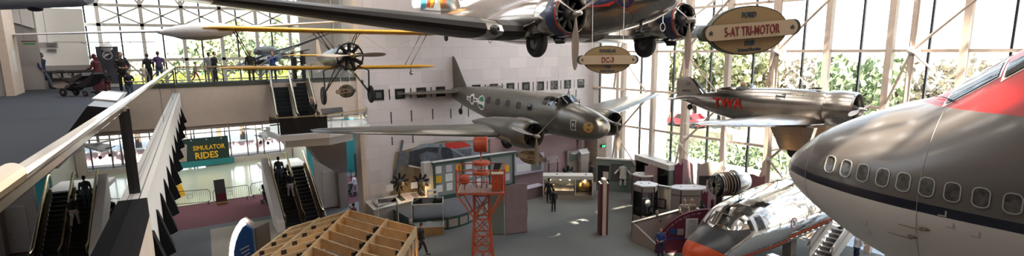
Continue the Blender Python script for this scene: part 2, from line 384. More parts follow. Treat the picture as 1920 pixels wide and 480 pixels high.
# balcony slabs: along the left and across the back
st('floor_balcony_left', MB().prism([(-14, -5, BAL-.3), (railx(-5), -5, BAL-.3), (railx(YB), YB, BAL-.3), (-14, YB, BAL-.3)], (0, 0, .3)), 'carpetblue')
st('floor_balcony_back', MB().ab((-14, YB, BAL-.3), (11.2, 37.2, BAL)), 'carpetblue')
EX0, EX1 = 6.05, 8.1     # opening of the upper escalator
st('trim_balcony_fascia_back', MB().ab((railx(YB), YB-.14, 6.62), (11.0, YB, BAL+.02)), 'beigewall')
st('ceiling_balcony_underside', MB().ab((-14, YB, 6.4), (11.2, 37.2, 6.62)), 'beigewall')
st('trim_balcony_curb', MB().ab((railx(YB), YB-.16, BAL-.02), (EX0-.1, YB+.05, BAL+.13)).ab((EX1+.1, YB-.16, BAL-.02), (11, YB+.05, BAL+.13)), 'signedge')
fl = MB()
def slab_along(mb, x0, x1, y0, y1, z0, z1): return mb.prism([(railx(y0)+x0, y0, z0), (railx(y0)+x1, y0, z0), (railx(y1)+x1, y1, z0), (railx(y1)+x0, y1, z0)], (0, 0, z1-z0))
st('trim_ledge_left', slab_along(slab_along(MB(), .0, .06, 8.75, YB-.2, 8.2, 8.36), .08, .16, 8.75, YB-.2, 8.2, 8.345), 'offwhite')
st('trim_ledge_joint', slab_along(MB(), .06, .08, 8.75, YB-.2, 8.2, 8.345), 'darkgrey')
st('trim_ledge_near', slab_along(MB(), .0, .17, -5, 8.74, 8.1, 8.36), 'matteblack')
st('wall_balcony_fascia', slab_along(MB(), .0, .15, 8.9, YB-.2, 6.6, 8.2), 'white')
st('wall_balcony_fascia_near', slab_along(MB(), .0, .165, -5, 8.86, 6.6, 8.1), 'cream')
st('ceiling_balcony_left_underside', MB().prism([(-14, -5, 6.4), (railx(-5), -5, 6.4), (railx(YB), YB, 6.4), (-14, YB, 6.4)], (0, 0, .2)), 'beigewall')
fy = [8.9, 10.1, 11.3, 12.6, 14.0, 15.6, 17.4, 19.4, 21.6, 24, 26.6, 29.4]
fp = ['nearest the camera', 'second from the camera', 'third from the camera', 'fourth from the camera', 'fifth from the camera', 'sixth from the camera', 'seventh from the camera', 'eighth from the camera', 'fourth before the far corner', 'third before the far corner', 'second before the far corner', 'at the far corner']
for i, y in enumerate(fy):
    x = railx(y)+.151; w = .5
    MB().add([(x, y, 7.85), (x, y+w, 7.85), (x, y, 7.0), (x, y+w, 7.0), (x+.2, y-.1, 7.12), (x+.2, y+w-.1, 7.12)], [(0, 1, 5, 4), (0, 4, 2), (1, 3, 5), (2, 4, 5, 3), (0, 2, 3, 1)]).build(
        'light_hood', 'matteblack', label='dark wedge light hood on the white balcony wall, '+fp[i], cat='light hood', group='wedge light hoods along the balcony wall', smooth=False)
# stone upstand behind escalator, balustrades ------------------------------------
rl = thing('balcony_handrail', 'thick polished steel handrail with glass panels running from the lower left corner', 'railing', (railx(4), 4, BAL))
L0 = Vector(rl.location)
def rp(y, z, dx=0): return Vector((railx(y)+dx, y, z))-L0
MB().tube([rp(-4, 9.67), rp(YB-.1, 9.6)], .052, 20).build('rail_tube', 'railsteel', rl)
MB().tube([rp(-4, 9.67), rp(3.85, 9.67)], .062, 20).build('rail_sleeve', 'sleeve', rl)
MB().bar(rp(-4, 9.585), rp(YB-.1, 9.52), .034, .05).build('glass_channel', 'railsteel', rl, smooth=False)
for y in (.2, 9.2):
    p = MB().bar(rp(y, 8.36, .03), rp(y, 9.55, .03), .07, .2, (0, 1, 0)).build('post', 'gunmetal', rl, smooth=False)
    MB().bar(rp(y-.13, 9.55), rp(y+.05, 9.55), .075, .06).build('clamp', 'steel', p, smooth=False)
for a, b in ((-4, .1), (.3, 9.1), (9.3, 17.9), (18.1, 25.9), (26.1, YB-.3)):
    MB().prism([rp(a, 8.37, -.008), rp(b, 8.37, -.008), rp(b, 9.52, -.008), rp(a, 9.54, -.008)], (.014, 0, 0)).build('glass_panel', 'railglass', rl, smooth=False)
def far_rail(x0, x1, lab):
    t = thing('balcony_balustrade', lab, 'railing', (x0, YB, BAL+.13))
    l = x1-x0
    MB().ab((0, -.035, .82), (l, .035, .89)).build('top_rail', 'bronze', t, smooth=False)
    MB().ab((0, -.03, .0), (l, .03, .05)).build('bottom_rail', 'gunmetal', t, smooth=False)
    n = max(1, int(l/1.45))
    for i in range(n+1): MB().ab((l*i/n-.03, -.03, .05), (l*i/n+.03, .03, .82)).build('post', 'gunmetal', t, smooth=False)
    for i in range(n): MB().ab((l*i/n+.04, -.006, .05), (l*(i+1)/n-.04, .006, .82)).build('glass_panel', 'glass', t, smooth=False)
far_rail(railx(YB)+.05, EX0-.15, 'glass and bronze balustrade across the far balcony, left of the escalator')
far_rail(EX1+.15, 10.8, 'glass and bronze balustrade on the far balcony, right of the escalator')
# far upper windows (left) -----------------------------------------------------------
YU = 37.0
def wl_(y=YU): return y
uw = MB(); ud = MB(); uh = MB()
for x in [-1.25+1.93*i for i in range(7)]: uw.ab((x-.09, YU-.25, BAL), (x+.09, YU-.05, ROOF-6))
for x in [-1.8, -.35+.02, 1.6, 3.5, 5.4, 7.35, 9.3]: ud.ab((x-.04, YU-.08, BAL), (x+.04, YU+.02, ROOF-6))
for z in (9.93, 11.82, 12.85, 14.4): uh.ab((-1.9, YU-.25, z-.09), (11, YU-.1, z+.07))
for z in (8.72, 9.35): uh.ab((-1.9, YU-.1, z-.04), (11, YU, z+.04))
di = MB()
xx = [-1.25+1.93*i for i in range(7)]
for a, b in zip(xx, xx[1:]):
    di.bar((a, YU-.2, 11.85), (b, YU-.2, 12.8), .09, .09); di.bar((b, YU-.2, 11.85), (a, YU-.2, 12.8), .09, .09)
    for z0, z1 in ((8.75, 9.9),):
        di.bar((a, YU-.2, z0), ((a+b)/2, YU-.2, z1), .08, .08); di.bar((b, YU-.2, z0), ((a+b)/2, YU-.2, z1), .08, .08)
    di.bar((a, YU-.2, 12.85), ((a+b)/2, YU-.2, 14.4), .09, .09); di.bar((b, YU-.2, 12.85), ((a+b)/2, YU-.2, 14.4), .09, .09)
st('window_2_mullions', uw, 'offwhite'); st('window_2_bars', ud, 'black'); st('window_2_chords', uh, 'offwhite'); st('window_2_braces', di, 'offwhite')
st('window_2', MB().ab((-1.9, YU+.02, BAL), (11, YU+.03, ROOF-6)), 'winglass')
st('wall_upper_right_panel', MB().ab((8.9, YU-.5, BAL), (11, YU-.35, ROOF-6)), 'white')
# white screen wall, grey wall, cream pier on the far left
st('wall_white_screen', MB().ab((-3.75, 36.0, 9.72), (-1.82, 36.3, 12.55)), 'screenwhite')
st('wall_white_screen_top', MB().ab((-3.75, 36.0, 12.8), (-1.82, 36.3, 15.5)), 'screenwhite')
st('trim_screen_sill', MB().ab((-3.75, 35.7, 9.45), (-1.75, 36.3, 9.72)), 'greypaint')
st('wall_screen_base', MB().ab((-3.75, 36.05, BAL), (-1.82, 36.3, 9.45)), 'beigewall')
st('wall_grey_left', MB().ab((-9, 34.9, BAL), (-3.62, 35.2, 15.5)), 'greypaint')
st('trim_white_band', MB().prism([(-4.95, 34.88, 12.0), (-3.66, 34.88, 11.5), (-3.66, 34.88, 12.45), (-4.95, 34.88, 13.05)], (0, -.1, 0)), 'white')
st('wall_cream_pier', MB().ab((-4.4, 30.3, BAL), (-4.13, 32.9, BAL+6.8)), 'cream')
st('trim_pier_plate', MB().ab((-4.13, 31.0, 9.55), (-4.11, 31.9, 10.45)), 'offwhite')
st('wall_grey_far_left', MB().ab((-9, 30.35, BAL), (-4.4, 30.6, 15.4)), 'greypaint')
# lobby below
YL = 57.0
lw = MB(); lh = MB(); lp = MB()
for x in [2.5+1.45*i-14.5 for i in range(18)]: lw.ab((x-.05, YL-.1, 0), (x+.05, YL, 7))
for z in (.55, 3.0, 6.5): lh.ab((-14, YL-.12, z-.05), (12.2, YL, z+.05))
for x in (-8, -3.7, .3, 11.8): lp.ab((x-.3, YL-1, 0), (x+.3, YL-.4, 7))
st('window_3_mullions', lw, 'darkgrey'); st('window_3_rails', lh, 'taupe'); st('wall_lobby_piers', lp, 'beigewall')
st('window_3', MB().ab((-14, YL+.02, 0), (12.2, YL+.03, 7)), 'winglass')
st('wall_lobby_sill', MB().ab((4.6, YL-.5, 0), (12.2, YL-.13, .42)), 'beigewall')
st('ceiling_lobby_low', MB().ab((-14, 37.2, 6.4), (12.2, YL+.5, 6.62)), 'offwhite')
# core behind the escalators with white door, and teal recess
st('wall_core', MB().ab((9.05, 35.9, 0), (11.0, 36.2, 6.5)), 'offwhite')
st('wall_core_side', MB().ab((10.8, 36.2, 0), (11.0, 40, 6.5)), 'offwhite')
st('door_1', MB().ab((9.5, 35.86, .02), (10.4, 35.9, 2.5)), 'white'); st('door_1_handle', MB().ab((10.2, 35.8, 1.0), (10.32, 35.85, 1.12)), 'steel')
st('wall_teal', MB().ab((11.0, 45.5, 0), (19, 45.8, 7.5)), 'teal')
st('wall_teal_side', MB().ab((16.6, 32.5, 0), (16.9, 45.5, 7.5)), 'offwhite')
st('wall_lobby_right', MB().ab((12.2, 45.8, 0), (12.5, YL, 7)), 'offwhite')
# ================================================================ aircraft kit
def ringpt(w, zt, zb, th, e=2.):
    zc = (zt+zb)/2; h = (zt-zb)/2; c_, s_ = math.cos(th), math.sin(th)
    return w*math.copysign(abs(c_)**(2/e), c_), zc+h*math.copysign(abs(s_)**(2/e), s_)
def interp(stn, s):
    for a, b in zip(stn, stn[1:]):
        if s <= b[0]:
            t = (s-a[0])/(b[0]-a[0]); return [a[i]+(b[i]-a[i])*t for i in range(1, 4)]
    return list(stn[-1][1:4])
def smooth_stn(stn, k=4):
    """Catmull-Rom refine of stations"""
    out = []
    for i in range(len(stn)-1):
        p0, p1, p2, p3 = stn[max(i-1, 0)], stn[i], stn[i+1], stn[min(i+2, len(stn)-1)]
        for j in range(k):
            t = j/k; s = p1[0]+(p2[0]-p1[0])*t; row = [s]
            for c in range(1, 4):
                d1 = (p2[c]-p0[c])/max(p2[0]-p0[0], 1e-6); d2 = (p3[c]-p1[c])/max(p3[0]-p1[0], 1e-6); h = p2[0]-p1[0]
                row.append((2*t**3-3*t*t+1)*p1[c]+(t**3-2*t*t+t)*h*d1+(-2*t**3+3*t*t)*p2[c]+(t**3-t*t)*h*d2)
            out.append(tuple(row))
    return out+[stn[-1]]
def fuselage(stn, n=36, e=2., mb=None, cap=True):
    mb = mb or MB(); rings = []
    for s, w, zt, zb in stn: rings.append([Vector((-s, *ringpt(max(w, .004), zt, zb, 2*PI*k/n, e))) for k in range(n)])
    return mb.loft(rings, cap)
def side_y(stn, s, z):
    w, zt, zb = interp(stn, s); zc, h = (zt+zb)/2, (zt-zb)/2
    q = max(0, 1-((z-zc)/h)**2); return w*math.sqrt(q)
def surf(stn, s, z, side=1, off=0.):
    y = side_y(stn, s, z); e = .03
    ds = (side_y(stn, s+e, z)-side_y(stn, s-e, z))/(2*e); dz = (side_y(stn, s, z+e)-side_y(stn, s, z-e))/(2*e)
    n = Vector((ds, 1, -dz)).normalized(); n = Vector((n.x*1, n.y*side, n.z))
    # x = -s so derivative wrt x is -ds ; normal = (+ds)
    return Vector((-s, y*side, z))+n*off, n
def side_loop(stn, s0, z0, w, h, r, side, off, n=5):
    pts = []
    for cx_, cz_, a0 in ((w/2-r, h/2-r, 0), (-w/2+r, h/2-r, 90), (-w/2+r, -h/2+r, 180), (w/2-r, -h/2+r, 270)):
        for k in range(n+1):
            a = R(a0+90*k/n); pts.append(surf(stn, s0-(cx_+r*math.cos(a)), z0+cz_+r*math.sin(a), side, off)[0])
    return pts
def side_window(stn, s0, z0, w, h, r, side, par, fm='steel', pm='darkglass', fw=.035, nm='passenger_window', sub='window_pane'):
    o = side_loop(stn, s0, z0, w+2*fw, h+2*fw, r+fw, side, .004); o2 = side_loop(stn, s0, z0, w+2*fw, h+2*fw, r+fw, side, .016)
    i2 = side_loop(stn, s0, z0, w, h, r, side, .016); i1 = side_loop(stn, s0, z0, w, h, r, side, .005); n = len(o)
    f = MB().add(o+o2+i2+i1, [(a*n+k, a*n+(k+1) % n, (a+1)*n+(k+1) % n, (a+1)*n+k) for a in range(3) for k in range(n)]).build(nm, fm, par)
    c = surf(stn, s0, z0, side, .006)[0]
    pl = side_loop(stn, s0, z0, w, h, r, side, .006); MB().add(pl+[c], [(k, (k+1) % n, n) for k in range(n)]).build(sub, pm, f)
    return f
def side_patch(stn, poly, side, off=.008, div=6):
    """polygon (s,z) triangulated as a fan of a refined outline, on the skin"""
    pts = []
    for (a, b), (c, d) in zip(poly, poly[1:]+poly[:1]):
        for k in range(div): pts.append((a+(c-a)*k/div, b+(d-b)*k/div))
    cs, cz = sum(p[0] for p in pts)/len(pts), sum(p[1] for p in pts)/len(pts); n = len(pts)
    mid = [((a+cs)/2, (b+cz)/2) for a, b in pts]
    vs = [surf(stn, a, b, side, off)[0] for a, b in pts+mid+[(cs, cz)]]
    return MB().add(vs, [(k, (k+1) % n, n+(k+1) % n, n+k) for k in range(n)]+[(n+k, n+(k+1) % n, 2*n) for k in range(n)])
def foil_pts(c, t, n=9):
    # upper surface back to front, then the lower surface
    up_ = []; lo = []
    for k in range(n+1):
        x = (1-math.cos(PI*k/n))/2; y = 5*t*(.2969*math.sqrt(x)-.126*x-.3516*x*x+.2843*x**3-.1015*x**4)
        cam_ = .03*c/c*4*x*(1-x)*.6
        up_.append((x*c, y*c+cam_*c)); lo.append((x*c, -y*c*.75+cam_*c))
    return up_[::-1]+lo[1:]
def wing(secs, mb=None, part=None):
    """secs: (y, xLE, z, chord, thick ratio)"""
    mb = mb or MB(); rings = []
    for y, xl, z, c, t in secs:
        pts = foil_pts(c, t)
        if part == 'boot': pts = [(p[0], p[1]) for p in pts[5:15]]
        k = 1.0 if part != 'boot' else 1.
        rings.append([Vector((xl-p[0], y, z+p[1])) for p in pts])
    if part == 'boot':
        rings = [[Vector((p.x+.014, p.y, p.z+(.012 if j < len(r)/2 else -.012))) for j, p in enumerate(r)] for r in rings]
        back = [[Vector((p.x-.02, p.y, p.z)) for p in r][::-1] for r in rings]
        return mb.loft([a+b for a, b in zip(rings, back)], True)
    return mb.loft(rings, True)
def fin(root, tip, t=.1, mb=None, axis='z', n=5, round_=True):
    """vertical surface: root=(xLE,xTE,z0), tip list of (xLE,xTE,z)"""
    mb = mb or MB(); rings = []
    for xl, xt, z in [root]+tip:
        c = abs(xl-xt); pts = foil_pts(c, t)
        rings.append([Vector((xl-p[0], p[1]-.02*c, z)) for p in pts])
    return mb.loft(rings, True)
def prop_blade(Rr, ang, o, w=.26, tw=25, par=None, name='propeller_blade', m='blade', thick=.05):
    """blade in the YZ plane about x axis; ang from +y towards +z"""
    rings = []
    for k, (f, ww, t) in enumerate([(.06, .28, 1.4), (.14, .3, 1.4), (.25, .6, 1), (.4, .95, .7), (.58, 1, .5), (.75, .9, .4), (.9, .68, .3), (.97, .42, .25), (1., .12, .2)]):
        a = R(tw+38*(1-f)); cw, cx_ = math.cos(a), -math.sin(a); ring = []
        for j in range(8):
            b = 2*PI*j/8; p, q = math.cos(b)*w*ww/2, math.sin(b)*thick*t/2
            ring.append(Vector((p*cx_+q*cw, p*cw-q*cx_, f*Rr)))
        rings.append(ring)
    mb = MB().loft(rings); rotm = Matrix.Rotation(R(ang-90), 4, 'X')
    return mb.xf(Matrix.Translation(o)@rotm).build(name, m, par)
def propeller(par, o, Rr, angs, w=.26, hub=(.12, .3), m='blade', hubm='steel'):
    o = Vector(o); r, l = hub
    h = MB().lathe([(-.1, .01), (-.1, r), (.05, r*1.05), (.12, r*.75), (l-.06, r*.65), (l, r*.35), (l+.01, .01)], o, 'X', 18).build('propeller', hubm, par)
    for a in angs: prop_blade(Rr, a, o+Vector((.02, 0, 0)), w, par=h, m=m)
    return h
def radial(par, o, r, n=9, depth=.35, name='radial_engine', crank=.3, m='gunmetal', sm='darkgrey'):
    o = Vector(o); e = MB().lathe([(-depth, .01), (-depth, crank*r), (.0, crank*r), (.12, crank*r*.7), (.22, crank*r*.4), (.24, .01)], o, 'X', 18).build(name, sm, par)
    for k in range(n):
        a = 2*PI*k/n+PI/2; d = Vector((0, math.cos(a), math.sin(a))); c = MB(); p0 = o+Vector((-depth*.45, 0, 0))
        prof = []
        for j in range(7):
            t = crank*.9+(.9-crank)*j/7
            prof += [(t*r, .14*r), ((t+.05)*r, .14*r), ((t+.055)*r, .105*r), ((t+.08)*r, .105*r)]
        prof += [(.93*r, .12*r), (.99*r, .06*r), (1.*r, .001)]
        ml = MB().lathe(prof, (0, 0, 0), 'Z', 10); q = Vector((0, 0, 1)).rotation_difference(d).to_matrix().to_4x4()
        ml.xf(Matrix.Translation(p0)@q); ml.bar(p0+Vector((.14*r, 0, 0))+d*crank*r, p0+Vector((.14*r, 0, 0))+d*r*.92, .03*r, .03*r)
        ml.build('cylinder', m, e)
    return e
def wheel(par, o, r, w, name='wheel', tyre='rubber', hubm='gunmetal', ax='Y', hubr=.45):
    t = MB().lathe([(-w/2*.7, r*hubr), (-w/2, r*.7), (-w/2*.85, r*.9), (-w*.2, r), (w*.2, r), (w/2*.85, r*.9), (w/2, r*.7), (w/2*.7, r*hubr)], o, ax, 28).build(name, tyre, par)
    MB().lathe([(-w/2*.75, .01), (-w/2*.75, r*hubr), (w/2*.75, r*hubr), (w/2*.75, .01)], o, ax, 18).lathe([(-w/2*.95, .01), (-w/2*.95, r*.15), (w/2*.95, r*.15), (w/2*.95, .01)], o, ax, 12).build('hub', hubm, t)
    return t
def cable(par, pts_local, root):
    mw = Matrix.Translation(root.location)@root.rotation_euler.to_matrix().to_4x4(); inv = mw.inverted()
    for p in pts_local:
        q = mw@Vector(p); e = Vector((q.x, q.y, ROOF-.01 if q.y < YB or q.x > 12.5 else ROOF-6.01))
        MB().tube([p, inv@e], .012, 5).build('suspension_cable', 'steel', par)

# ---------------------------------------------------------------- 1 jumbo jet nose
STN = smooth_stn([(0, .01, .02, -.02), (.08, .30, .24, -.24), (.3, .70, .52, -.48), (.6, 1.06, .82, -.74), (1.1, 1.5, 1.24, -1.02), (1.7, 1.92, 1.6, -1.33), (2.4, 2.26, 1.93, -1.66), (3.0, 2.5, 2.2, -1.9), (3.75, 2.72, 2.45, -2.12),
       (4.45, 2.86, 2.95, -2.28), (5.2, 2.97, 3.55, -2.4), (6, 3.06, 4.2, -2.48), (7, 3.15, 4.8, -2.54), (8, 3.2, 5.15, -2.58), (10, 3.25, 5.35, -2.6), (13, 3.25, 5.4, -2.6)], 5)
M['jumbo'] = stripes('jumbo_livery', [([('Z', '>', .22)], (.088, .078, .072), 0, .25), ([('Z', '>', .0), ('Z', '<', .22)], (.004, .006, .017), 0, .3), ([('Z', '>', 2.3), ('X', '<', -3.55)], (.30, .012, .014), 0, .35)], (.47, .44, .41), .4, 0., coat=.05)
M['winframe'] = mat('window_surround', (.30, .29, .27), .4, .3); M['cabinglass'] = mat('cabin_window', (.07, .068, .065), .12, noise=.5, nscale=9)
j = thing('jumbo_jet_nose', 'huge grey and white jumbo jet nose with navy stripe, filling the right side', 'airplane', (17.1, 9.0, 6.6), PI/2)
# crown has a tighter section than the hull: blend cabin bulge
MBj = fuselage(STN, 64); MBj.build('fuselage', 'jumbo', j)
for k, s in enumerate([2.12, 2.62, 3.10, 3.60, 4.08, 4.57, 5.06, 5.56, 6.07, 6.58, 7.09, 7.6]):
    side_window(STN, s, .60, .27, .39, .10, 1, j, fm='winframe', pm='cabinglass', fw=.024)
for s in (1.3, 4.42):
    pts = [Vector((-s+.0, 1.003*a, b)) for a, b in (ringpt(*interp(STN, s), 2*PI*k/64) for k in range(65))]
    MB().tube(pts, .006, 4).build('panel_seam', 'greypaint', j)
# windshield panes over the red crown, port side wraps to the front
def crown(s, th, off=.012):
    w, zt, zb = interp(STN, s); y, z = ringpt(w, zt, zb, th); n = Vector((.35, math.cos(th)/w, math.sin(th)/((zt-zb)/2))).normalized()
    return Vector((-s, y, z))+n*off
def crown_quad(c, off, mb, n=5):
    vs = []
    for i in range(n+1):
        for k in range(n+1):
            u, v = i/n, k/n; s = (c[0][0]*(1-u)+c[1][0]*u)*(1-v)+(c[3][0]*(1-u)+c[2][0]*u)*v; t = (c[0][1]*(1-u)+c[1][1]*u)*(1-v)+(c[3][1]*(1-u)+c[2][1]*u)*v
            vs.append(crown(s, R(t), off))
    return mb.add(vs, [(i*(n+1)+k, (i+1)*(n+1)+k, (i+1)*(n+1)+k+1, i*(n+1)+k+1) for i in range(n) for k in range(n)])
for sg in (1, -1):
    th = lambda a: a if sg == 1 else 180-a
    for cc in (((4.32, 73), (5.1, 73), (5.1, 89.), (4.32, 89.)), ((4.38, 52), (5.25, 54), (5.15, 71), (4.34, 71)), ((5.4, 50), (6.1, 52), (6.0, 62), (5.32, 62))):
        q = [(a, th(b)) for a, b in cc]
        f = crown_quad([(a-.05*(1 if i in (0, 3) else -1), b+(-1.3 if (i < 2) == (sg == 1) else 1.3)) for i, (a, b) in enumerate(q)], .006, MB()).build('windshield_frame', 'steel', j)
        crown_quad(q, .02, MB()).build('windshield_pane', 'darkglass', f)
MB().tube([crown(3.95, R(70), .05), crown(4.25, R(60), .06), crown(4.6, R(50), .05)], .015, 6).build('windshield_wiper', 'black', j)
for pz, s in ((-.38, 4.6), (-.66, 4.35)):
    p, n = surf(STN, s, pz, 1, 0); q = p+n*.09
    MB().tube([p, q, q+Vector((.5, -.02, .02))], [.035, .02, .008], 8).ball(p, (.12, .03, .04)).build('pitot_probe', 'bark', j)
for s, z in ((5.0, .02), (5.15, -.22), (5.6, -.3), (3.3, -.75), (3.35, -1.0)):
    MB().add([surf(STN, s+a, z+b, 1, .006)[0] for a, b in ((0, 0), (-.16, 0), (-.16, .03), (-.03, .03), (-.03, .14), (0, .14))], [(0, 1, 2, 3), (0, 3, 4, 5)]).build('door_corner_mark', 'greypaint', j, smooth=False)
MB().bar((-9, 0, -2.5), (-9, 0, -6.6), .5, .5).bar((-12, 0, -2.5), (-12, 0, -6.6), .5, .5).build('support_stand', 'greypaint', j, smooth=False)

# ---------------------------------------------------------------- 2 silver twin (top)
S3 = smooth_stn([(0, .01, .25, .24), (.12, .34, .5, -.06), (.45, .60, .75, -.34), (1.0, .83, .98, -.56), (1.6, .98, 1.15, -.72), (2.0, 1.03, 1.45, -.8), (2.8, 1.12, 1.55, -.9), (4.5, 1.22, 1.55, -1.05), (9, 1.24, 1.38, -1.24), (12.5, 1.05, 1.3, -.85), (16, .55, 1.05, -.1), (19, .08, .85, .45)], 4)
d3 = thing('silver_airliner', 'big silver twin-engine airliner hung across the top, with black wing edges', 'airplane', (15.23, 12.22, 11.9), (R(-1.08), R(-.93), R(-92.73)))
fuselage(S3, 40).build('fuselage', 'foil', d3)
for side in (1, -1):
    sec = [(side*.3, -3.95, -1.0, 4.7, .19), (side*4.4, -4.0, -.98, 4.5, .19), (side*9, -5.15, -.54, 3.4, .17), (side*13.4, -6.3, -.12, 2.2, .14), (side*14.2, -6.9, -.07, 1.35, .1), (side*14.5, -7.5, -.05, .5, .08)]
    w_ = wing(sec).build('wing', 'foil', d3)
    bs = [(side*5.0, -4.15, -.92, 4.36, .19), (side*9, -5.15, -.54, 3.4, .17), (side*13.3, -6.28, -.13, 2.22, .14)]
    wing(bs, part='boot').build('deicer_boot', 'boot', w_)
    wing([(side*3.45, -3.98, -.98, 4.58, .19), (side*4.4, -4.0, -.98, 4.5, .19)], part='boot').build('deicer_boot', 'boot', w_)
    MB().ball((-4.15, side*4.7, -.93), (.16, .2, .2)).build('landing_light', 'darkglass', w_)
    yn = side*2.82; o = Vector((0, yn, -.45))
    nc = MB().lathe([(-2.78, .56), (-2.35, .57), (-2.18, .585), (-2.1, .63), (-2.16, .67), (-2.4, .71), (-2.9, .735), (-3.3, .73), (-3.42, .70), (-3.44, .66), (-4.2, .70), (-5.2, .68), (-6.4, .52), (-7.6, .28), (-8.6, .05)], o, 'X', 36).build('engine_nacelle', 'foil', d3)
    MB().lathe([(-2.2, .682), (-2.22, .694), (-2.5, .728), (-2.7, .742)], o, 'X', 36).build('cowl_band', 'navy', nc)
    MB().lathe([(-2.17, .685), (-2.215, .697)], o, 'X', 36).build('cowl_pinstripe', 'red', nc)
    MB().add([(-2.69, yn-side*.0+.742*math.cos(a), -.45+.742*math.sin(a)) for a in (R(165), R(180), R(195))]+[(-3.02, yn+.748*math.cos(R(180)), -.45)], [(0, 1, 3), (1, 2, 3)]).build('cowl_band_point', 'navy', nc)
    radial(nc, (-2.25, yn, -.45), .56, 9, .4, crank=.36)
    propeller(d3, (-1.95, yn, -.45), 1.9, (-90, 30, 150), .25, (.13, .34))
    wheel(d3, (-4.25, yn, -1.33), .56, .36, 'main_wheel')
    MB().tube([(-3.2, yn, -1.1), (-2.95, yn, -1.32), (-2.6, yn, -1.33)], [.16, .12, .10], 12).ball((-2.58, yn, -1.33), (.05, .1, .1)).build('oil_cooler', 'gunmetal', nc)
    MB().tube([(-3.1, yn-.55, -.6), (-4.2, yn-.62, -.85)], [.14, .12], 12).tube([(-4.1, yn-.6, -.83), (-4.6, yn-.62, -.9)], .09, 10).build('exhaust_shroud', 'gunmetal', nc)
# emblem and stripe on the nose's starboard side
def disc_on(stn, s, z, r, side, off, m, par, nm, a0=0, a1=360, n=28):
    vs = [surf(stn, s, z, side, off)[0]]+[surf(stn, s-r*math.cos(R(a0+(a1-a0)*k/n)), z+r*math.sin(R(a0+(a1-a0)*k/n)), side, off)[0] for k in range(n+1)]
    return MB().add(vs, [(0, k, k+1) for k in range(1, n+1)]).build(nm, m, par)
eb = disc_on(S3, 1.55, .2, .41, -1, .010, 'red', d3, 'nose_emblem')
disc_on(S3, 1.55, .2, .385, -1, .014, 'navy', eb, 'emblem_field')
for pl in ([(1.35, .05), (1.5, .1), (1.68, -.1), (1.62, -.32), (1.52, -.2), (1.5, -.3), (1.43, -.15)], [(1.7, .0), (1.84, -.02), (1.74, -.14), (1.8, -.2), (1.68, -.18)]):
    side_patch(S3, [(a_, b_+.3) for a_, b_ in pl], -1, .018, 2).build('emblem_bird', 'orange', eb)
side_patch(S3, [(1.98, .02), (2.3, -.06), (3.4, 0), (3.4, .2), (1.98, .28)], -1, .008).build('nose_flash', 'navy', d3)
side_patch(S3, [(1.99, .04), (2.3, -.08), (3.4, -.03), (3.4, 0), (2.3, -.04), (1.99, .08)], -1, .012).build('nose_flash_edge', 'red', d3)
MB().tube([(-1.7, 0, -.65), (-1.7, 0, -1.05)], .07, 10).ball((-1.75, 0, -1.1), (.28, .1, .11)).build('radio_compass_housing', 'black', d3)
MB().tube([(-.9, .25, -.45), (-.9, .25, -.72)], .02, 8).tube([(-.9+.0, .25+.12*math.sin(a), -.86-.14*math.cos(a)) for a in (2*PI*k/16+PI for k in range(17))], .013, 6, cap=False).build('loop_antenna', 'steel', d3)
for x in (-2.1, -2.35, -2.6): MB().tube([(x, -.2, -.7), (x, -.2, -1.15)], .01, 5).build('aerial_mast', 'gunmetal', d3)
MB().tube([(-2, -.2, -1.14), (-3.4, -.2, -1.14)], .008, 5).build('aerial_wire', 'gunmetal', d3)
MB().tube([(-6.6, -3.5+.06*math.cos(a), -1.2+.1*math.sin(a)) for a in (PI+PI*k/8 for k in range(9))], .012, 6).build('tie_down_ring', 'black', d3)
cable(d3, [(-4.5, 1.0, 1.2), (-4.5, -1.0, 1.2), (-12, 0, 1.2)], d3)
wt = wheel(d3, (-18.2, 0, -.55), .22, .12, 'tail_wheel'); fin((-15.6, -18.7, .7), [(-16.8, -19.0, 2.2), (-17.6, -19.1, 3.2), (-18.2, -18.9, 3.5)], .1).build('tail_fin', 'foil', d3)
for side in (1, -1): wing([(side*.1, -16.4, .5, 2.3, .1), (side*3.2, -17.4, .6, 1.4, .1), (side*4, -18, .62, .6, .1)]).build('tailplane', 'foil', d3)

# ---------------------------------------------------------------- 3 grey-green twin (centre)
S2 = smooth_stn([(0, .01, -.2, -.21), (.12, .32, .06, -.46), (.5, .58, .32, -.72), (1.1, .74, .54, -.90), (1.9, .84, .70, -.98), (2.5, .86, .78, -1.0), (2.85, .87, 1.08, -1.0), (3.4, .88, 1.16, -1.0), (4.4, .88, 1.12, -1.0), (9, .84, 1.02, -.95), (12, .55, .88, -.55), (14.3, .25, .72, -.05), (15.4, .05, .6, .25)], 4)
b2 = thing('grey_twin_airliner', 'olive-grey twin-engine airliner hung in the middle of the hall, nose toward the glass wall', 'airplane', (17.497, 17.737, 6.891), (R(1.202), R(1.223), R(-89.467)))
fuselage(S2, 36).build('fuselage', 'olive', b2)
for side in (1, -1):
    sec = [(side*.2, -3.7, -.85, 4.3, .15), (side*3.4, -4.1, -.7, 3.7, .15), (side*8, -5.3, -.25, 2.5, .13), (side*10.8, -6.0, .03, 1.5, .11), (side*11.25, -6.5, .06, .7, .09)]
    wing(sec).build('wing', 'olive', b2)
    yn = side*2.6; o = Vector((0, yn, -.5))
    nc = MB().lathe([(-2.85, .50), (-2.4, .51), (-2.15, .53), (-2.08, .58), (-2.16, .63), (-2.5, .70), (-3.0, .73), (-3.3, .72), (-3.4, .66), (-4.2, .62), (-5.6, .48), (-6.8, .25), (-7.6, .04)], o, 'X', 36).build('engine_nacelle', 'olive', b2)
    radial(nc, (-2.45, yn, -.5), .5, 9, .35, crank=.36)
    propeller(b2, (-1.95, yn, -.5), 1.5, (-88, 35, 158) if side < 0 else (-80, 40, 155), .22, (.11, .28))
    wheel(b2, (-4.3, yn, -1.05), .42, .28, 'main_wheel')
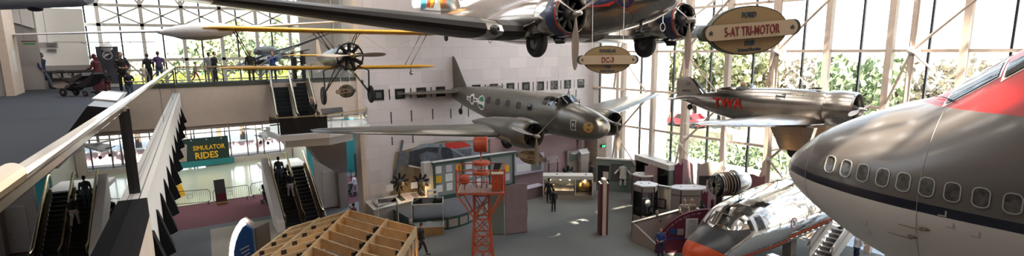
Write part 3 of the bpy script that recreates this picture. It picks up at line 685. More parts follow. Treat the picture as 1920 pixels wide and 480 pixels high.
fin((-12.3, -15.5, .75), [(-12.75, -16.0, 1.3), (-13.15, -16.1, 1.8), (-13.55, -15.9, 2.3), (-13.9, -15.55, 2.65), (-14.3, -15.1, 2.8)], .08).build('tail_fin', 'olive', b2)
for side in (1, -1): wing([(side*.1, -12.9, .45, 2.3, .09), (side*3.2, -13.6, .5, 1.5, .09), (side*4.1, -14.1, .52, .7, .08)]).build('tailplane', 'olive', b2)
for s in (4.75, 5.75, 6.75, 7.75, 8.75): side_window(S2, s, .38, .34, .30, .1, -1, b2, fm='gunmetal', fw=.025)
for s in (8.1,): pass
side_patch(S2, [(3.05, .62), (3.35, .62), (3.45, 1.02), (3.1, .98)], -1, .012).build('cockpit_window', 'darkglass', b2)
side_patch(S2, [(2.75, .68), (3.0, .62), (3.05, .98), (2.92, 1.0)], -1, .012).build('cockpit_window', 'darkglass', b2)
side_patch(S2, [(3.5, .62), (3.85, .62), (3.85, 1.0), (3.5, 1.02)], -1, .012).build('cockpit_window', 'darkglass', b2)
MB().tube([(-2.35, .35, .78), (-2.85, .33, 1.1)], .04, 6).tube([(-2.35, -.35, .78), (-2.85, -.33, 1.1)], .035, 6).build('windshield_post', 'offwhite', b2)
for sd in (1, -1): MB().add([(-2.40, sd*.02, .80), (-2.42, sd*.55, .72), (-2.80, sd*.5, 1.02), (-2.78, sd*.02, 1.12)], [(0, 1, 2, 3)]).build('windshield_pane', 'darkglass', b2)
fr_ = side_patch(S2, [(1.28, -.38), (1.62, -.38), (1.62, .12), (1.28, .12)], -1, .008, 3).build('nose_badge', 'offwhite', b2)
side_patch(S2, [(1.33, -.33), (1.57, -.33), (1.57, .07), (1.33, .07)], -1, .012, 3).build('badge_field', 'darkgrey', fr_)
side_patch(S2, [(1.4, -.2), (1.5, -.2), (1.5, -.04), (1.4, -.04)], -1, .016, 3).build('badge_mark', 'offwhite', fr_)
disc_on(S2, .62, -.15, .24, -1, .008, 'brass', b2, 'landing_light')
# fuselage insignia aft: oval ring emblem with white bars, green and white globe emblem
bar_ = side_patch(S2, [(10.0, .12), (11.5, .14), (11.5, .38), (10.0, .36)], -1, .008).build('insignia_bar', 'paper', b2)
for a, b in ((10.15, 10.5), (11.05, 11.35)): side_patch(S2, [(a, .2), (b, .2), (b, .29), (a, .29)], -1, .013, 2).build('insignia_lettering', 'darkgrey', bar_)
rg = disc_on(S2, 10.75, .24, .33, -1, .012, 'paper', b2, 'insignia_ring'); disc_on(S2, 10.75, .24, .2, -1, .017, 'darkgrey', rg, 'insignia_centre'); side_patch(S2, [(10.65, .12), (10.85, .2), (10.8, .3), (10.68, .25)], -1, .02, 2).build('insignia_bird', 'leafg', rg)
gl = disc_on(S2, 9.55, .15, .43, -1, .010, 'paper', b2, 'globe_emblem')
M['kelly'] = mat('kelly_green', (.03, .22, .10), .5)
for pl in ([(9.75, .45), (9.4, .52), (9.2, .3), (9.35, .2), (9.5, .3), (9.7, .25), (9.85, .3)], [(9.85, .1), (9.65, .05), (9.6, -.1), (9.75, -.12), (9.9, 0)], [(9.5, .02), (9.3, .05), (9.25, -.1), (9.4, -.2)]): side_patch(S2, pl, -1, .016, 2).build('globe_continent', 'kelly', gl)
side_patch(S2, [(14.0, .55), (14.0, .58), (13.0, .6), (13.0, .57)], -1, .012, 2).build('tail_line', 'offwhite', b2)
t_ = MB()
for a, b in ((.9, 'NC'), (1.35, '13369')): text(t_, b, .26, (-14.55 if b == 'NC' else -14.6, -.16, a), (1, 0, 0), (0, 0, 1), .02, 1)
t_.build('tail_registration', 'gunmetal', b2, smooth=False)
for q_ in ([(-2.6, 0, .82), (-2.6, 0, 1.3)], [(-1.9, 0, .7), (-1.9, 0, 1.0)], [(-2.9, .1, 1.1), (-2.75, .1, 1.5)]): MB().tube(q_, .016, 5).build('aerial_mast', 'gunmetal', b2)
MB().tube([(-2.0, 0, -.95), (-2.02, 0, -1.5)], [.06, .02], 6).build('pitot_mast', 'gunmetal', b2)
MB().tube([(-13.0, 0, -.1), (-13.4, 0, -.8)], .04, 6).build('tail_strut', 'gunmetal', b2); wheel(b2, (-13.4, 0, -.85), .2, .12, 'tail_wheel')
cable(b2, [(-4.2, .6, 1.0), (-4.2, -.8, .9), (-13.2, 0, .9), (-2.3, 0, .7)], b2)

# ---------------------------------------------------------------- 4 silver single-engine mail plane
SA = smooth_stn([(1.05, .60, .62, -.62), (1.2, .66, .70, -.70), (2.2, .66, .76, -.82), (3.2, .64, .78, -.88), (4.2, .62, .76, -.90), (5.2, .55, .68, -.82), (6.5, .4, .5, -.52), (8.0, .16, .3, -.06), (8.6, .04, .2, .08)], 4)
al = thing('silver_mail_plane', 'silver single-engine low-wing plane with red letters on its side, hung before the glass wall', 'airplane', (23.931, 10.009, 7.775), (R(-1.4), R(-1.171), R(-85.936)))
fuselage(SA, 32).build('fuselage', 'corr', al)
cw = MB().lathe([(-.95, .55), (-.3, .56), (-.12, .58), (-.05, .63), (-.12, .69), (-.5, .74), (-1.0, .74), (-1.15, .70), (-1.15, .6)], (0, 0, 0), 'X', 36).build('engine_cowl', 'corr', al)
radial(cw, (-.25, 0, 0), .55, 9, .4, crank=.36); propeller(al, (0, 0, 0), 1.2, (-172, 8), .2, (.1, .26), m='blade')
for side in (1, -1):
    sec = [(side*.3, -1.15, -.64, 3.3, .17), (side*1.4, -1.3, -.62, 3.0, .16), (side*4.5, -2.3, -.52, 2.0, .13), (side*6.0, -2.8, -.46, 1.3, .11), (side*6.4, -3.15, -.44, .5, .09)]
    wing(sec).build('wing', 'corr', al)
    MB().loft([[Vector((x, side*(1.25+q), z)) for x, q in ((-1.1, -.16), (-1.1, .16), (-2.2, .2), (-3.0, .05), (-3.0, -.05), (-2.2, -.2))] for z in (-.75, )]+[[Vector((x, side*(1.25+q), -1.75)) for x, q in ((-1.35, -.14), (-1.35, .14), (-1.9, .16), (-2.5, .04), (-2.5, -.04), (-1.9, -.16))]]).build('wheel_trouser', 'corr', al)
    wheel(al, (-1.8, side*1.25, -1.75), .38, .2, 'main_wheel')
    wing([(side*.05, -7.1, .14, 1.4, .09), (side*1.7, -7.4, .16, .95, .09), (side*2.1, -7.7, .17, .4, .08)]).build('tailplane', 'corr', al)
fin((-6.9, -8.55, .15), [(-7.35, -8.62, .75), (-7.6, -8.6, 1.1), (-7.85, -8.4, 1.22)], .09).build('tail_fin', 'corr', al)
MB().bar((-6.85, 0, .32), (-7.55, 0, 1.05), .14, .06).build('fin_edge', 'gunmetal', al, smooth=False)
t_ = MB()
for k, ch in enumerate('TWA'):
    s_ = 6.0-.56*k; p, n = surf(SA, s_, -.2, -1, .03); text(t_, ch, .66, p, (1, -.06, 0), (0, -.12, 1), .012, .95, .015)
t_.build('side_lettering', 'red', al, smooth=False)
t_ = MB(); text(t_, 'NC11Y', .16, (-8.0, -.075, .45), (1, 0, 0), (0, 0, 1), .01); t_.build('tail_registration', 'crimson', al, smooth=False)
t_ = MB(); text(t_, '12', .22, (-7.9, -.06, .8), (1, 0, 0), (0, 0, 1), .01); t_.build('tail_number', 'darkgrey', al, smooth=False)
MB().ball((-4.95, 0, .62), (.42, .28, .2)).build('cockpit_opening', 'darkgrey', al)
MB().ball((-5.6, 0, .58), (.75, .2, .2)).build('headrest_fairing', 'corr', al)
MB().tube([(-5.02, 0, .62), (-5.0, 0, .80)], .07, 8).ball((-4.98, 0, .9), (.12, .1, .14)).build('pilot_dummy_head', 'tan', al)
MB().loft([[Vector((-4.35, -.25, .68)), Vector((-4.35, .25, .68))], [Vector((-4.6, -.2, .95)), Vector((-4.6, .2, .95))]], closed=False).build('windscreen', 'glass', al)
side_patch(SA, [(2.75, .3), (3.15, .3), (3.18, .5), (2.75, .55)], -1, .012, 3).build('cabin_window', 'darkglass', al)
MB().box((-1.75, .0, .79), (.5, .07, .05)).box((-1.6, 0, .83), (.16, .25, .04)).build('top_fitting', 'black', al, smooth=False)
MB().bar((-7.6, 0, -.02), (-7.75, 0, -.28), .08, .06).build('tail_strut', 'gunmetal', al); wheel(al, (-7.78, 0, -.32), .15, .1, 'tail_wheel')
cable(al, [(-2.5, -.5, .6), (-6.9, 0, .4)], al)

# ---------------------------------------------------------------- 5 yellow-winged biplane
ml = thing('yellow_biplane', 'biplane with long yellow wings and a bare radial engine, hung before the stone wall', 'airplane', (7.195, 21.643, 10.099), (R(-.843), R(-3.07), R(-94.163)))
SM = smooth_stn([(.55, .34, .36, -.38), (.9, .40, .44, -.46), (1.8, .42, .50, -.50), (3.2, .38, .48, -.44), (4.8, .22, .40, -.22), (6.5, .05, .3, .1)], 4)
fuselage(SM, 24).build('fuselage', 'gunmetal', ml)
MB().lathe([(-.95, .41), (-.5, .38), (-.42, .3), (-.4, .01)], (0, 0, 0), 'X', 24).build('nose_cowl', 'steel', ml)
radial(ml, (-.15, 0, 0), .60, 9, .3, crank=.3, m='gunmetal', sm='black'); propeller(ml, (.12, 0, .02), 1.38, (182, 2), .22, (.09, .2), m='blade', hubm='brass')
MB().tube([(-.2+.0, .52*math.cos(a), .52*math.sin(a)) for a in (2*PI*k/24 for k in range(25))], .035, 6, cap=False).build('exhaust_ring', 'black', ml)
for nm, z, xo, hs in (('upper_wing', 1.12, -1.45, 5.03), ('lower_wing', -.40, -2.0, 4.6)):
    sec = [(-hs, xo-.5, z+.04, .5, .1), (-hs+.35, xo-.12, z+.03, 1.15, .11), (-hs+1.0, xo, z+.02, 1.4, .12), (0, xo, z, 1.4, .12), (hs-1.0, xo, z+.02, 1.4, .12), (hs-.35, xo-.12, z+.03, 1.15, .11), (hs, xo-.5, z+.04, .5, .1)]
    w_ = wing(sec).build(nm, 'yellow', ml)
    MB().prism([(xo-.25, -hs+.45, z-.055), (xo-.25, hs-.45, z-.055), (xo-1.25, hs-.6, z-.01), (xo-1.25, -hs+.6, z-.01)], (0, 0, -.01)).build('underside_fabric', 'tan', w_)
for side in (1, -1):
    for x0, x1 in ((-1.75, -2.25), (-2.6, -3.1)):
        MB().tube([(x0, side*3.95, 1.1), (x1, side*3.25, -.34)], .022, 6).build('wing_strut', 'gunmetal', ml)
    for x0, y0, x1, y1 in ((-1.7, .75, -1.2, .38), (-1.75, .9, -1.9, .4), (-2.6, .9, -2.0, .4)):
        MB().tube([(x0, side*y0, 1.08), (x1, side*y1, .36)], .022, 6).build('cabane_strut', 'gunmetal', ml)
    MB().tube([(-1.8, side*3.8, 1.05), (-2.3, side*.4, -.3)], .007, 4).tube([(-1.8, side*.9, 1.05), (-2.3, side*3.2, -.3)], .007, 4).build('bracing_wire', 'steel', ml)
    wheel(ml, (-.95, side*.97, -1.55), .37, .14, 'main_wheel', hubr=.6)
    MB().tube([(-.8, side*.42, -.35), (-.9, side*.92, -.55), (-.95, side*.9, -1.5)], .035, 6).tube([(-1.0, side*.2, -.45), (-.95, side*.9, -1.42)], .03, 6).tube([(-1.6, side*.3, -.45), (-.97, side*.9, -1.45)], .03, 6).build('landing_gear_leg', 'black', ml)
    wing([(side*.05, -5.4, .3, 1.0, .08), (side*1.3, -5.7, .32, .7, .08), (side*1.6, -6.0, .32, .3, .08)]).build('tailplane', 'yellow', ml)
MB().tube([(-.93, -.3, -.75), (-.93, 0, -.55), (-.93, .3, -.75)], .02, 6).ball((-.4, .15, -.62), .09).build('gear_fitting', 'steel', ml)
MB().tube([(-2.4, 3.3, -.45), (-2.3, 3.3, -.62)], .02, 5).ball((-2.28, 3.3, -.66), .10).build('wing_lamp', 'steel', ml)
fin((-5.5, -6.6, .25), [(-5.9, -6.7, .7), (-6.15, -6.65, 1.05), (-6.4, -6.5, 1.15)], .08).build('tail_fin', 'signbar', ml)
cable(ml, [(-1.6, 1.0, 1.15), (-1.6, -1.0, 1.15)], ml)

# ---------------------------------------------------------------- 6 polished airliner nose (lower right)
S7 = smooth_stn([(0, .01, -.45, -.46), (.12, .34, -.14, -.74), (.5, .66, .12, -1.0), (1.0, .93, .31, -1.18), (1.5, 1.11, .45, -1.3), (1.9, 1.22, .56, -1.36), (2.1, 1.27, .76, -1.4), (2.5, 1.34, 1.12, -1.46), (3.0, 1.43, 1.36, -1.52), (4.0, 1.54, 1.54, -1.58), (5, 1.59, 1.59, -1.59), (9.6, 1.59, 1.59, -1.59)], 4)
ORG = (.52, .065, .012)
M['seven'] = stripes('polished_livery', [([('Z', '>', (-.45, 'X', -.95)), ('Z', '<', .53), ('X', '>', -2.95)], (.045, .047, .05), 0, .4), ([('Z', '>', -.96), ('Z', '<', -.72), ('X', '>', -5.75)], ORG, 0, .35), ([('Z', '>', -.76), ('Z', '<', -.52), ('X', '<', -5.6)], ORG, 0, .35),
        ([('Z', '<', (.67, 'X', .5)), ('X', '>', -2.0)], ORG, 0, .35)], (.74, .74, .73), .09, 1.)
nt = M['seven'].node_tree; nn = nt.nodes.new('ShaderNodeTexNoise'); nn.inputs['Scale'].default_value = .9; nn.inputs['Detail'].default_value = 3
tcn = [n for n in nt.nodes if n.type == 'TEX_COORD'][0]; nt.links.new(tcn.outputs['Object'], nn.inputs['Vector'])
bp = nt.nodes.new('ShaderNodeBump'); bp.inputs['Strength'].default_value = .4; bp.inputs['Distance'].default_value = .07; nt.links.new(nn.outputs['Fac'], bp.inputs['Height']); nt.links.new(bp.outputs['Normal'], nt.nodes['Principled BSDF'].inputs['Normal'])
d7 = thing('polished_airliner_nose', 'mirror-bright silver airliner nose section with orange-red nose and stripe, beside the stairs', 'airplane', (18.7, 14.05, 1.86), (R(-.3), R(5), R(176)))
d7.scale = (.92,)*3
fuselage(S7, 56).build('fuselage', 'seven', d7)
def pane7(poly, side=1):
    cs = sum(p[0] for p in poly)/len(poly); cz = sum(p[1] for p in poly)/len(poly)
    big = [(cs+(a-cs)*1.22, cz+(b-cz)*1.22) for a, b in poly]
    f = side_patch(S7, big, side, .008, 5).build('cockpit_window_frame', 'foil', d7); side_patch(S7, poly, side, .02, 5).build('cockpit_window', 'darkglass', f)
for side in (1, -1):
    pane7([(2.86, .42), (3.08, .42), (3.08, .86), (2.9, .86)], side); pane7([(3.3, .35), (3.75, .35), (3.68, .92), (3.36, .92)], side)
    q = [Vector((-1.98, side*.06, .64)), Vector((-2.62, side*1.08, .46)), Vector((-2.78, side*.92, .90)), Vector((-2.42, side*.06, 1.10))]
    nrm_ = (q[1]-q[0]).cross(q[3]-q[0]).normalized()*(1 if side > 0 else -1); nrm_ = nrm_ if nrm_.x > 0 else -nrm_
    c_ = sum(q, Vector())/4; f = MB().prism([c_+(v-c_)*1.12+nrm_*.03 for v in q], nrm_*.03).build('windshield_frame', 'foil', d7, smooth=False)
    MB().prism([c_+(v-c_)*.92+nrm_*.062 for v in q], nrm_*.008).build('windshield_pane', 'darkglass', f, smooth=False)
MB().tube([(-2.0, .6, .6), (-2.2, .55, .8)], .012, 5).build('windshield_wiper', 'black', d7)
for s in (3.6, 6.6):
    MB().tube([(-s, .1, 1.5), (-s, .1, 1.85)], .022, 6).tube([(-s+.1, -.2, 1.8), (-s, .1, 1.85), (-s-.1, .35, 1.82)], .018, 6).build('aerial', 'gunmetal', d7)
t_ = MB()
for k, ch in enumerate('FLAGSHIP VERMONT'):
    if ch != ' ': p, n = surf(S7, 2.95+.16*k, -.68, 1, .014); text(t_, ch, .17, p, (-1, .1, 0), (0, .25, 1), .006, .8)
t_.build('name_lettering', 'darkgrey', d7, smooth=False)
e7 = disc_on(S7, 5.8, .12, .27, 1, .012, 'red', d7, 'side_emblem'); disc_on(S7, 5.8, .12, .23, 1, .018, 'paper', e7, 'emblem_field')
side_patch(S7, [(a_+1.45, b_-1.1) for a_, b_ in [(4.2, 1.35), (4.3, 1.2), (4.22, 1.05), (4.33, 1.12), (4.4, 1.05), (4.42, 1.22), (4.5, 1.36), (4.38, 1.28), (4.3, 1.4)]], 1, .024, 1).build('emblem_eagle', 'navy', e7)
for x, z in ((-3.5, -1.5), (-8, -1.5)): MB().bar((x, 0, z), (x, 0, z-.6-(.0 if x > -4 else .6)), .5, .5).build('support_stand', 'greypaint', d7, smooth=False)
# ================================================================ escalators
def escalator(name, label, top, bot, w, zt, zb, balu=.95, rail='bronze', lanes=2, under=True, steps=14):
    """two lanes side by side from top (x,y) to bot (x,y)"""
    T, B = Vector((*top, zt)), Vector((*bot, zb)); t = thing(name, label, 'escalator', (bot[0], bot[1], zb))
    o = Vector(t.location); h = Vector((T.x-B.x, T.y-B.y, 0)); L = h.length; u = h/L; s = Vector((u.y, -u.x, 0)); rise = zt-zb
    lw = w/lanes
    for k in range(lanes):
        off = -w/2+lw*(k+.5); mb = MB(); rs = MB()
        n = steps
        for i in range(n):
            c0 = (B-o)+u*(L*i/n)+s*off+Vector((0, 0, rise*(i+1)/n)); 
            mb.prism([c0-s*(lw/2-.12)+Vector((0, 0, -.02)), c0+s*(lw/2-.12)+Vector((0, 0, -.02)), c0+s*(lw/2-.12)+u*L/n+Vector((0, 0, -.02)), c0-s*(lw/2-.12)+u*L/n+Vector((0, 0, -.02))], (0, 0, -.3))
            rs.bar(c0-s*(lw/2-.12), c0+s*(lw/2-.12), .02, .02)
        f = mb.build('steps', 'stepdark', t, smooth=False); rs.build('step_edges', 'gunmetal', f, smooth=False)
    for k in range(lanes+1):
        off = -w/2+lw*k; a = (B-o)+s*off-u*.7; b = (B-o)+s*off; c = (T-o)+s*off; d = c+u*.5
        up = Vector((0, 0, balu)); 
        MB().prism([b-Vector((0, 0, .3)), c-Vector((0, 0, .3)), c+up*.9, b+up*.9], s*.03).build('balustrade_panel', 'darkpanel', t, smooth=False)
        MB().tube([a+up*.55, a+up*.95, b+up, c+up, d+up], .075, 8, flat=.8).build('handrail', rail, t)
        MB().bar(b+s*.0+Vector((0, 0, .12)), c+Vector((0, 0, .12)), .16, .08).build('skirt_trim', rail, t, smooth=False)
    if under:
        for sg in (-1, 1):
            off = sg*(w/2+.08); b = (B-o)+s*off; c = (T-o)+s*off
            MB().prism([b+Vector((0, 0, .55))-u*.8, c+Vector((0, 0, .75)), c-Vector((0, 0, .8)), b-u*-.9-Vector((0, 0, 0)), b-u*.8], s*(.05 if sg > 0 else .42)*sg).build('side_cladding', 'white', t, smooth=False)
    return t
M['stepdark'] = mat('escalator_step', (.006, .012, .018), .6, noise=.3, nscale=20)
M['darkpanel'] = glassmat('smoked_glass', (.10, .10, .10), 1., 1.5)
escalator('escalator', 'upper pair of escalators with bronze handrails rising to the far balcony', (7.05, 32.0), (6.55, 28.5), 1.9, 8.58, 6.35, steps=12, under=False)
escalator('escalator', 'lower pair of escalators with white side and bronze handrails, people riding', (7.75, 37.6), (7.5, 33.2), 2.15, 2.75, 0.0, balu=.9, steps=15)
st('trim_lower_landing', MB().ab((6.4, 37.6, 2.5), (9.1, 40.5, 2.75)), 'white')
lb = thing('landing_balustrade', 'dark glass balustrade with bronze rail around the mid landing', 'railing', (5.4, 27.9, 6.3))
pp = [(5.35, 29.2), (5.5, 27.6), (7.7, 27.4), (10.2, 28.6), (10.6, 29.9)]
for a, b in zip(pp, pp[1:]):
    A_, B_ = Vector((a[0]-5.4, a[1]-27.9, 0)), Vector((b[0]-5.4, b[1]-27.9, 0))
    MB().prism([A_+Vector((0, 0, .05)), B_+Vector((0, 0, .05)), B_+Vector((0, 0, .82)), A_+Vector((0, 0, .82))], (0, .02, 0)).build('glass_panel', 'darkpanel' if a[0] < 7 else 'glass', lb, smooth=False)
    MB().bar(A_+Vector((0, 0, .88)), B_+Vector((0, 0, .88)), .07, .06).build('top_rail', 'bronze', lb, smooth=False)
st('floor_mid_landing', MB().prism([(5.3, 29.6, 6.05), (5.45, 27.5, 6.05), (7.75, 27.3, 6.05), (10.3, 28.5, 6.05), (10.7, 30.2, 6.05), (10.9, YB-.15, 6.05), (5.6, YB-.15, 6.05)], (0, 0, .25)), 'white')
st('trim_landing_soffit', MB().prism([(5.9, 28.6, 5.55), (7.9, 28.0, 5.55), (9.4, 28.8, 5.55), (9.8, 31, 5.55), (6.2, 31.4, 5.55)], (0, 0, .5)), 'white')
st('wall_landing_pier', MB().loft([[Vector(p) for p in r] for r in ([(7.2, 30.2, 5.6), (9.4, 30.0, 5.6), (9.4, 31.6, 5.6), (7.2, 31.6, 5.6)], [(8.9, 33.6, 3.5), (10.4, 33.3, 3.5), (10.4, 34.6, 3.5), (8.9, 34.7, 3.5)], [(10.35, 35.2, 2.4), (10.95, 35.2, 2.4), (10.95, 35.85, 2.4), (10.35, 35.85, 2.4)], [(10.4, 35.3, 0), (10.95, 35.3, 0), (10.95, 35.85, 0), (10.4, 35.85, 0)])]), 'taupe')
bt = thing('landing_bench_sign', 'black and white information stand on the mid landing beside the railing', 'sign', (8.1, 28.6, 6.3))
MB().prism([(-.3, 0, .75), (.9, .3, .75), (.9, .45, 1.0), (-.3, .2, 1.0)], (0, 0, .06)).build('reading_panel', 'black', bt, smooth=False)
for x in (-.2, .75): MB().tube([(x, .1+x*.2, 0), (x+.1, .15+x*.2, .78)], .03, 6).build('leg', 'black', bt)

# ================================================================ lobby
bn = thing('simulator_banner', 'dark green banner reading SIMULATOR RIDES hung low before the lobby windows', 'banner', (2.0, 55.9, .1))
MB().ab((-1.2, 0, .45), (4.55, .05, 2.6)).build('banner_field', 'bannergreen', bn, smooth=False)
MB().ab((-1.2, -.012, 0), (4.9, .05, .55)).build('banner_lower_band', 'teal', bn, smooth=False)
MB().prism([(-1.1, -.02, .6), (1.1, -.02, .6), (1.25, -.02, 2.1), (-.2, -.02, 2.45), (-1.1, -.02, 2.1)], (0, .015, 0)).build('banner_photo', 'taupe', bn, smooth=False)
MB().prism([(0, -.03, .7), (.9, -.03, .7), (.7, -.03, 1.5), (.2, -.03, 1.9)], (0, .008, 0)).build('photo_detail', 'wooddark', bn, smooth=False)
M['amber'] = mat('amber_lettering', (.75, .42, .02), .5)
text(MB(), 'SIMULATOR', .58, (2.95, -.02, 1.5), (1, 0, 0), (0, 0, 1), .02, .82, .012).build('banner_lettering', 'amber', bn, smooth=False)
text(MB(), 'RIDES', .82, (2.7, -.02, .72), (1, 0, 0), (0, 0, 1), .02, .9, .02).build('banner_lettering', 'amber', bn, smooth=False)
for x in (.4, 1.6, 2.8, 4.0): MB().ball((x, -.02, 2.42), (.05, .02, .05)).build('banner_star', 'paper', bn)
def barricade(x0, y0, x1, y1, lab):
    t = thing('crowd_barrier', lab, 'barrier', (x0, y0, 0), math.atan2(y1-y0, x1-x0), 'crowd barriers along the maroon carpet'); l = math.hypot(x1-x0, y1-y0); h = 1.05
    MB().tube([(.12, 0, .18), (.0, 0, .3), (0, 0, h-.15), (.12, 0, h), (l-.12, 0, h), (l, 0, h-.15), (l, 0, .3), (l-.12, 0, .18), (.12, 0, .18)], .022, 6).build('frame', 'gunmetal', t)
    n = int(l/.13); b = MB()
    for i in range(1, n): b.tube([(l*i/n, 0, .18), (l*i/n, 0, h)], .009, 4)
    b.build('bars', 'gunmetal', t)
    MB().tube([(l*.38, .01, h*.5), (l*.52, .01, h*.5), (l*.52, .01, h*.75), (l*.38, .01, h*.75), (l*.38, .01, h*.5)], .012, 4).build('emblem_frame', 'gunmetal', t)
    for x in (.15, l-.15): MB().bar((x, -.28, .03), (x, .28, .03), .05, .04).bar((x, 0, .03), (x, 0, .25), .04, .04).build('foot', 'gunmetal', t, smooth=False)
barricade(1.3, 42.3, 3.45, 41.7, 'black steel crowd barrier left of the small poster stand')
barricade(3.6, 41.3, 5.85, 41.45, 'black steel crowd barrier right of the small poster stand')
barricade(6.0, 41.6, 7.9, 42.3, 'black steel crowd barrier next to the man with a stroller, by the escalator')
barricade(-1.1, 42.6, 1.1, 42.4, 'black steel crowd barrier farthest left, behind the wedge hoods')
s_ = thing('poster_stand', 'small dark poster stand leaning back among the crowd barriers', 'sign', (4.05, 41.0, 0), .1)
MB().box((0, .05, .1), (.62, .4, .2)).build('stand_base', 'wooddark', s_, smooth=False)
MB().prism([(-.34, 0, .15), (.34, 0, .15), (.3, .12, 1.75), (-.36, .12, 1.75)], (0, .04, 0)).build('poster', 'darkgrey', s_, smooth=False)
MB().prism([(-.3, -.0, .3), (.3, -.0, .3), (.29, .04, .8), (-.3, .04, .8)], (0, -.01, 0)).build('poster_picture', 'maroon', s_, smooth=False)
wf = thing('wet_floor_sign', 'yellow folding floor sign behind the crowd barrier', 'sign', (1.9, 45.5, 0), .3)
MB().prism([(-.25, -.2, 0), (.25, -.2, 0), (.12, 0, .85), (-.12, 0, .85)], (0, .03, 0)).build('front_panel', 'yellow', wf, smooth=False); MB().prism([(-.25, .2, 0), (.25, .2, 0), (.12, .03, .85), (-.12, .03, .85)], (0, .03, 0)).build('rear_panel', 'yellow', wf, smooth=False)
bx = thing('lobby_bin', 'low grey bin behind the crowd barrier, beside the yellow sign', 'bin', (1.3, 45.8, 0)); MB().box((0, 0, .3), (.7, .5, .6)).build('bin_body', 'greypaint', bx, smooth=False); MB().box((0, 0, .62), (.74, .54, .05)).build('bin_lid', 'darkgrey', bx, smooth=False)
for i, (x, y, l) in enumerate(((14.6, 42.5, 'black belt post nearest the teal wall'), (13.3, 41.8, 'black belt post on the left beside the queue frame'), (13.9, 39.2, 'black belt post beside the woman with the stroller'))):
    q = thing('queue_post', l, 'post', (x, y, 0), group='belt posts by the teal wall'); MB().lathe([(0, .16), (.03, .16), (.05, .03), (1.0, .03), (1.02, .035), (1.1, .03), (1.11, .001)], (0, 0, 0), 'Z', 14).build('pole', 'black', q); MB().bar((0, 0, .95), (.0, .9, .93), .01, .05).build('belt', 'black', q, smooth=False)
kb = thing('dark_kiosk', 'tall dark kiosk cabinet against the teal wall', 'kiosk', (14.9, 43.6, 0)); MB().box((0, 0, .95), (1.1, .7, 1.9)).build('cabinet', 'black', kb, smooth=False); MB().box((0, -.36, 1.25), (.8, .03, .7)).build('screen', 'darkglass', kb, smooth=False)
tp = thing('aircraft_picture', 'blue and silver aircraft picture high on the teal wall', 'picture', (14.4, 45.42, 6.1)); MB().prism([(-.5, 0, .7), (1.2, 0, .5), (2.2, 0, -1.0), (1.0, 0, -.6)], (0, .05, 0)).build('picture_panel', 'paper', tp, smooth=False)
MB().prism([(-.2, -.02, .55), (.9, -.02, .4), (1.6, -.02, -.5), (.9, -.02, -.3)], (0, .015, 0)).build('picture_aircraft', 'navy', tp, smooth=False)

# small plane in the lobby, small plane before the upper windows, white sailplane, grey drone
def small_plane(name, label, loc, yaw, span, m='paper', rotx=0, pylon=True):
    t = thing(name, label, 'airplane', loc, (rotx, 0, yaw)); k = span/4.
    MB().tube([(.55*k, 0, -.1*k), (.4*k, 0, -.1*k), (0, 0, -.1*k), (-.6*k, 0, -.02*k), (-1.5*k, 0, .05*k)], [.05*k, .2*k, .24*k, .16*k, .04*k], 12).build('fuselage', m, t)
    wing([(-2*k, .1*k, .16*k, .42*k, .12), (0, .15*k, .14*k, .5*k, .12), (2*k, .1*k, .16*k, .42*k, .12)]).build('wing', 'greypaint' if m == 'paper' else m, t)
    wing([(-.6*k, -1.3*k, .08*k, .3*k, .1), (.6*k, -1.3*k, .08*k, .3*k, .1)]).build('tailplane', m, t)
    fin((-1.2*k, -1.55*k, .05*k), [(-1.35*k, -1.6*k, .4*k)]).build('tail_fin', m, t)
    for sd in (1, -1): 
        MB().tube([(.2*k, sd*.15*k, -.2*k), (.2*k, sd*.3*k, -.55*k)], .02*k, 5).build('gear_leg', 'gunmetal', t); wheel(t, (.2*k, sd*.32*k, -.58*k), .1*k, .06*k)
        MB().tube([(0, sd*.2*k, -.2*k), (0, sd*1.0*k, .14*k)], .015*k, 5).build('wing_strut', 'gunmetal', t)
    MB().bar((.58*k, -.3*k, -.1*k), (.58*k, .3*k, -.1*k), .03*k, .05*k).build('propeller', 'gunmetal', t, smooth=False)
    cable(t, [(0, 0, .2*k)], t); return t
p = atY(499, 249, 46); small_plane('small_white_plane', 'small white plane hanging in the lobby left of the escalators', p, R(-150), 5.2)
p = atY(200, 85, 33.6); small_plane('small_white_plane', 'small white plane with thin straight wing hung before the upper left windows', p, R(-93), 4.0)
sp_ = thing('white_sailplane', 'white long-winged glider with grey belly, hung behind the yellow upper wing tip', 'airplane', atY(378, 60, 27.5), (R(2), 0, R(-124)))
MB().loft([[Vector((.55*w*math.cos(2*PI*k/20), y, .05+.36*h*(math.sin(2*PI*k/20)))) for k in range(20)] for y, w, h in ((-1.9, .05, .1), (-1.6, .5, .35), (-1, .9, .75), (0, 1.1, 1), (.8, 1, .85), (1.5, .6, .45), (1.9, .1, .1))]).build('fuselage_pod', 'paper', sp_)
MB().loft([[Vector((.5*w*math.cos(2*PI*k/20), y, -.12+.25*h*(math.sin(2*PI*k/20)))) for k in range(20)] for y, w, h in ((-1.3, .05, .1), (-.9, .6, .6), (0, .9, 1), (.7, .7, .8), (1.2, .1, .1))]).build('belly', 'greypaint', sp_)
wing([(-9.6, -.1, .28, .3, .1), (-8.9, 0, .26, .6, .11), (-4, .1, .16, 1.0, .13), (0, .3, .05, 1.4, .16), (3, .1, .12, 1.1, .13), (6, -.2, .2, .5, .1)]).build('wing', 'paper', sp_)
MB().tube([(-.5, 0, .05), (-3.2, 0, .15)], [.2, .06], 10).build('tail_boom', 'paper', sp_); wing([(-1.2, -3, .2, .5, .1), (1.2, -3, .2, .5, .1)]).build('tailplane', 'paper', sp_); cable(sp_, [(0, .5, .35), (0, -.5, .35)], sp_)
M['drone'] = mat('drone_grey', (.20, .23, .25), .5)
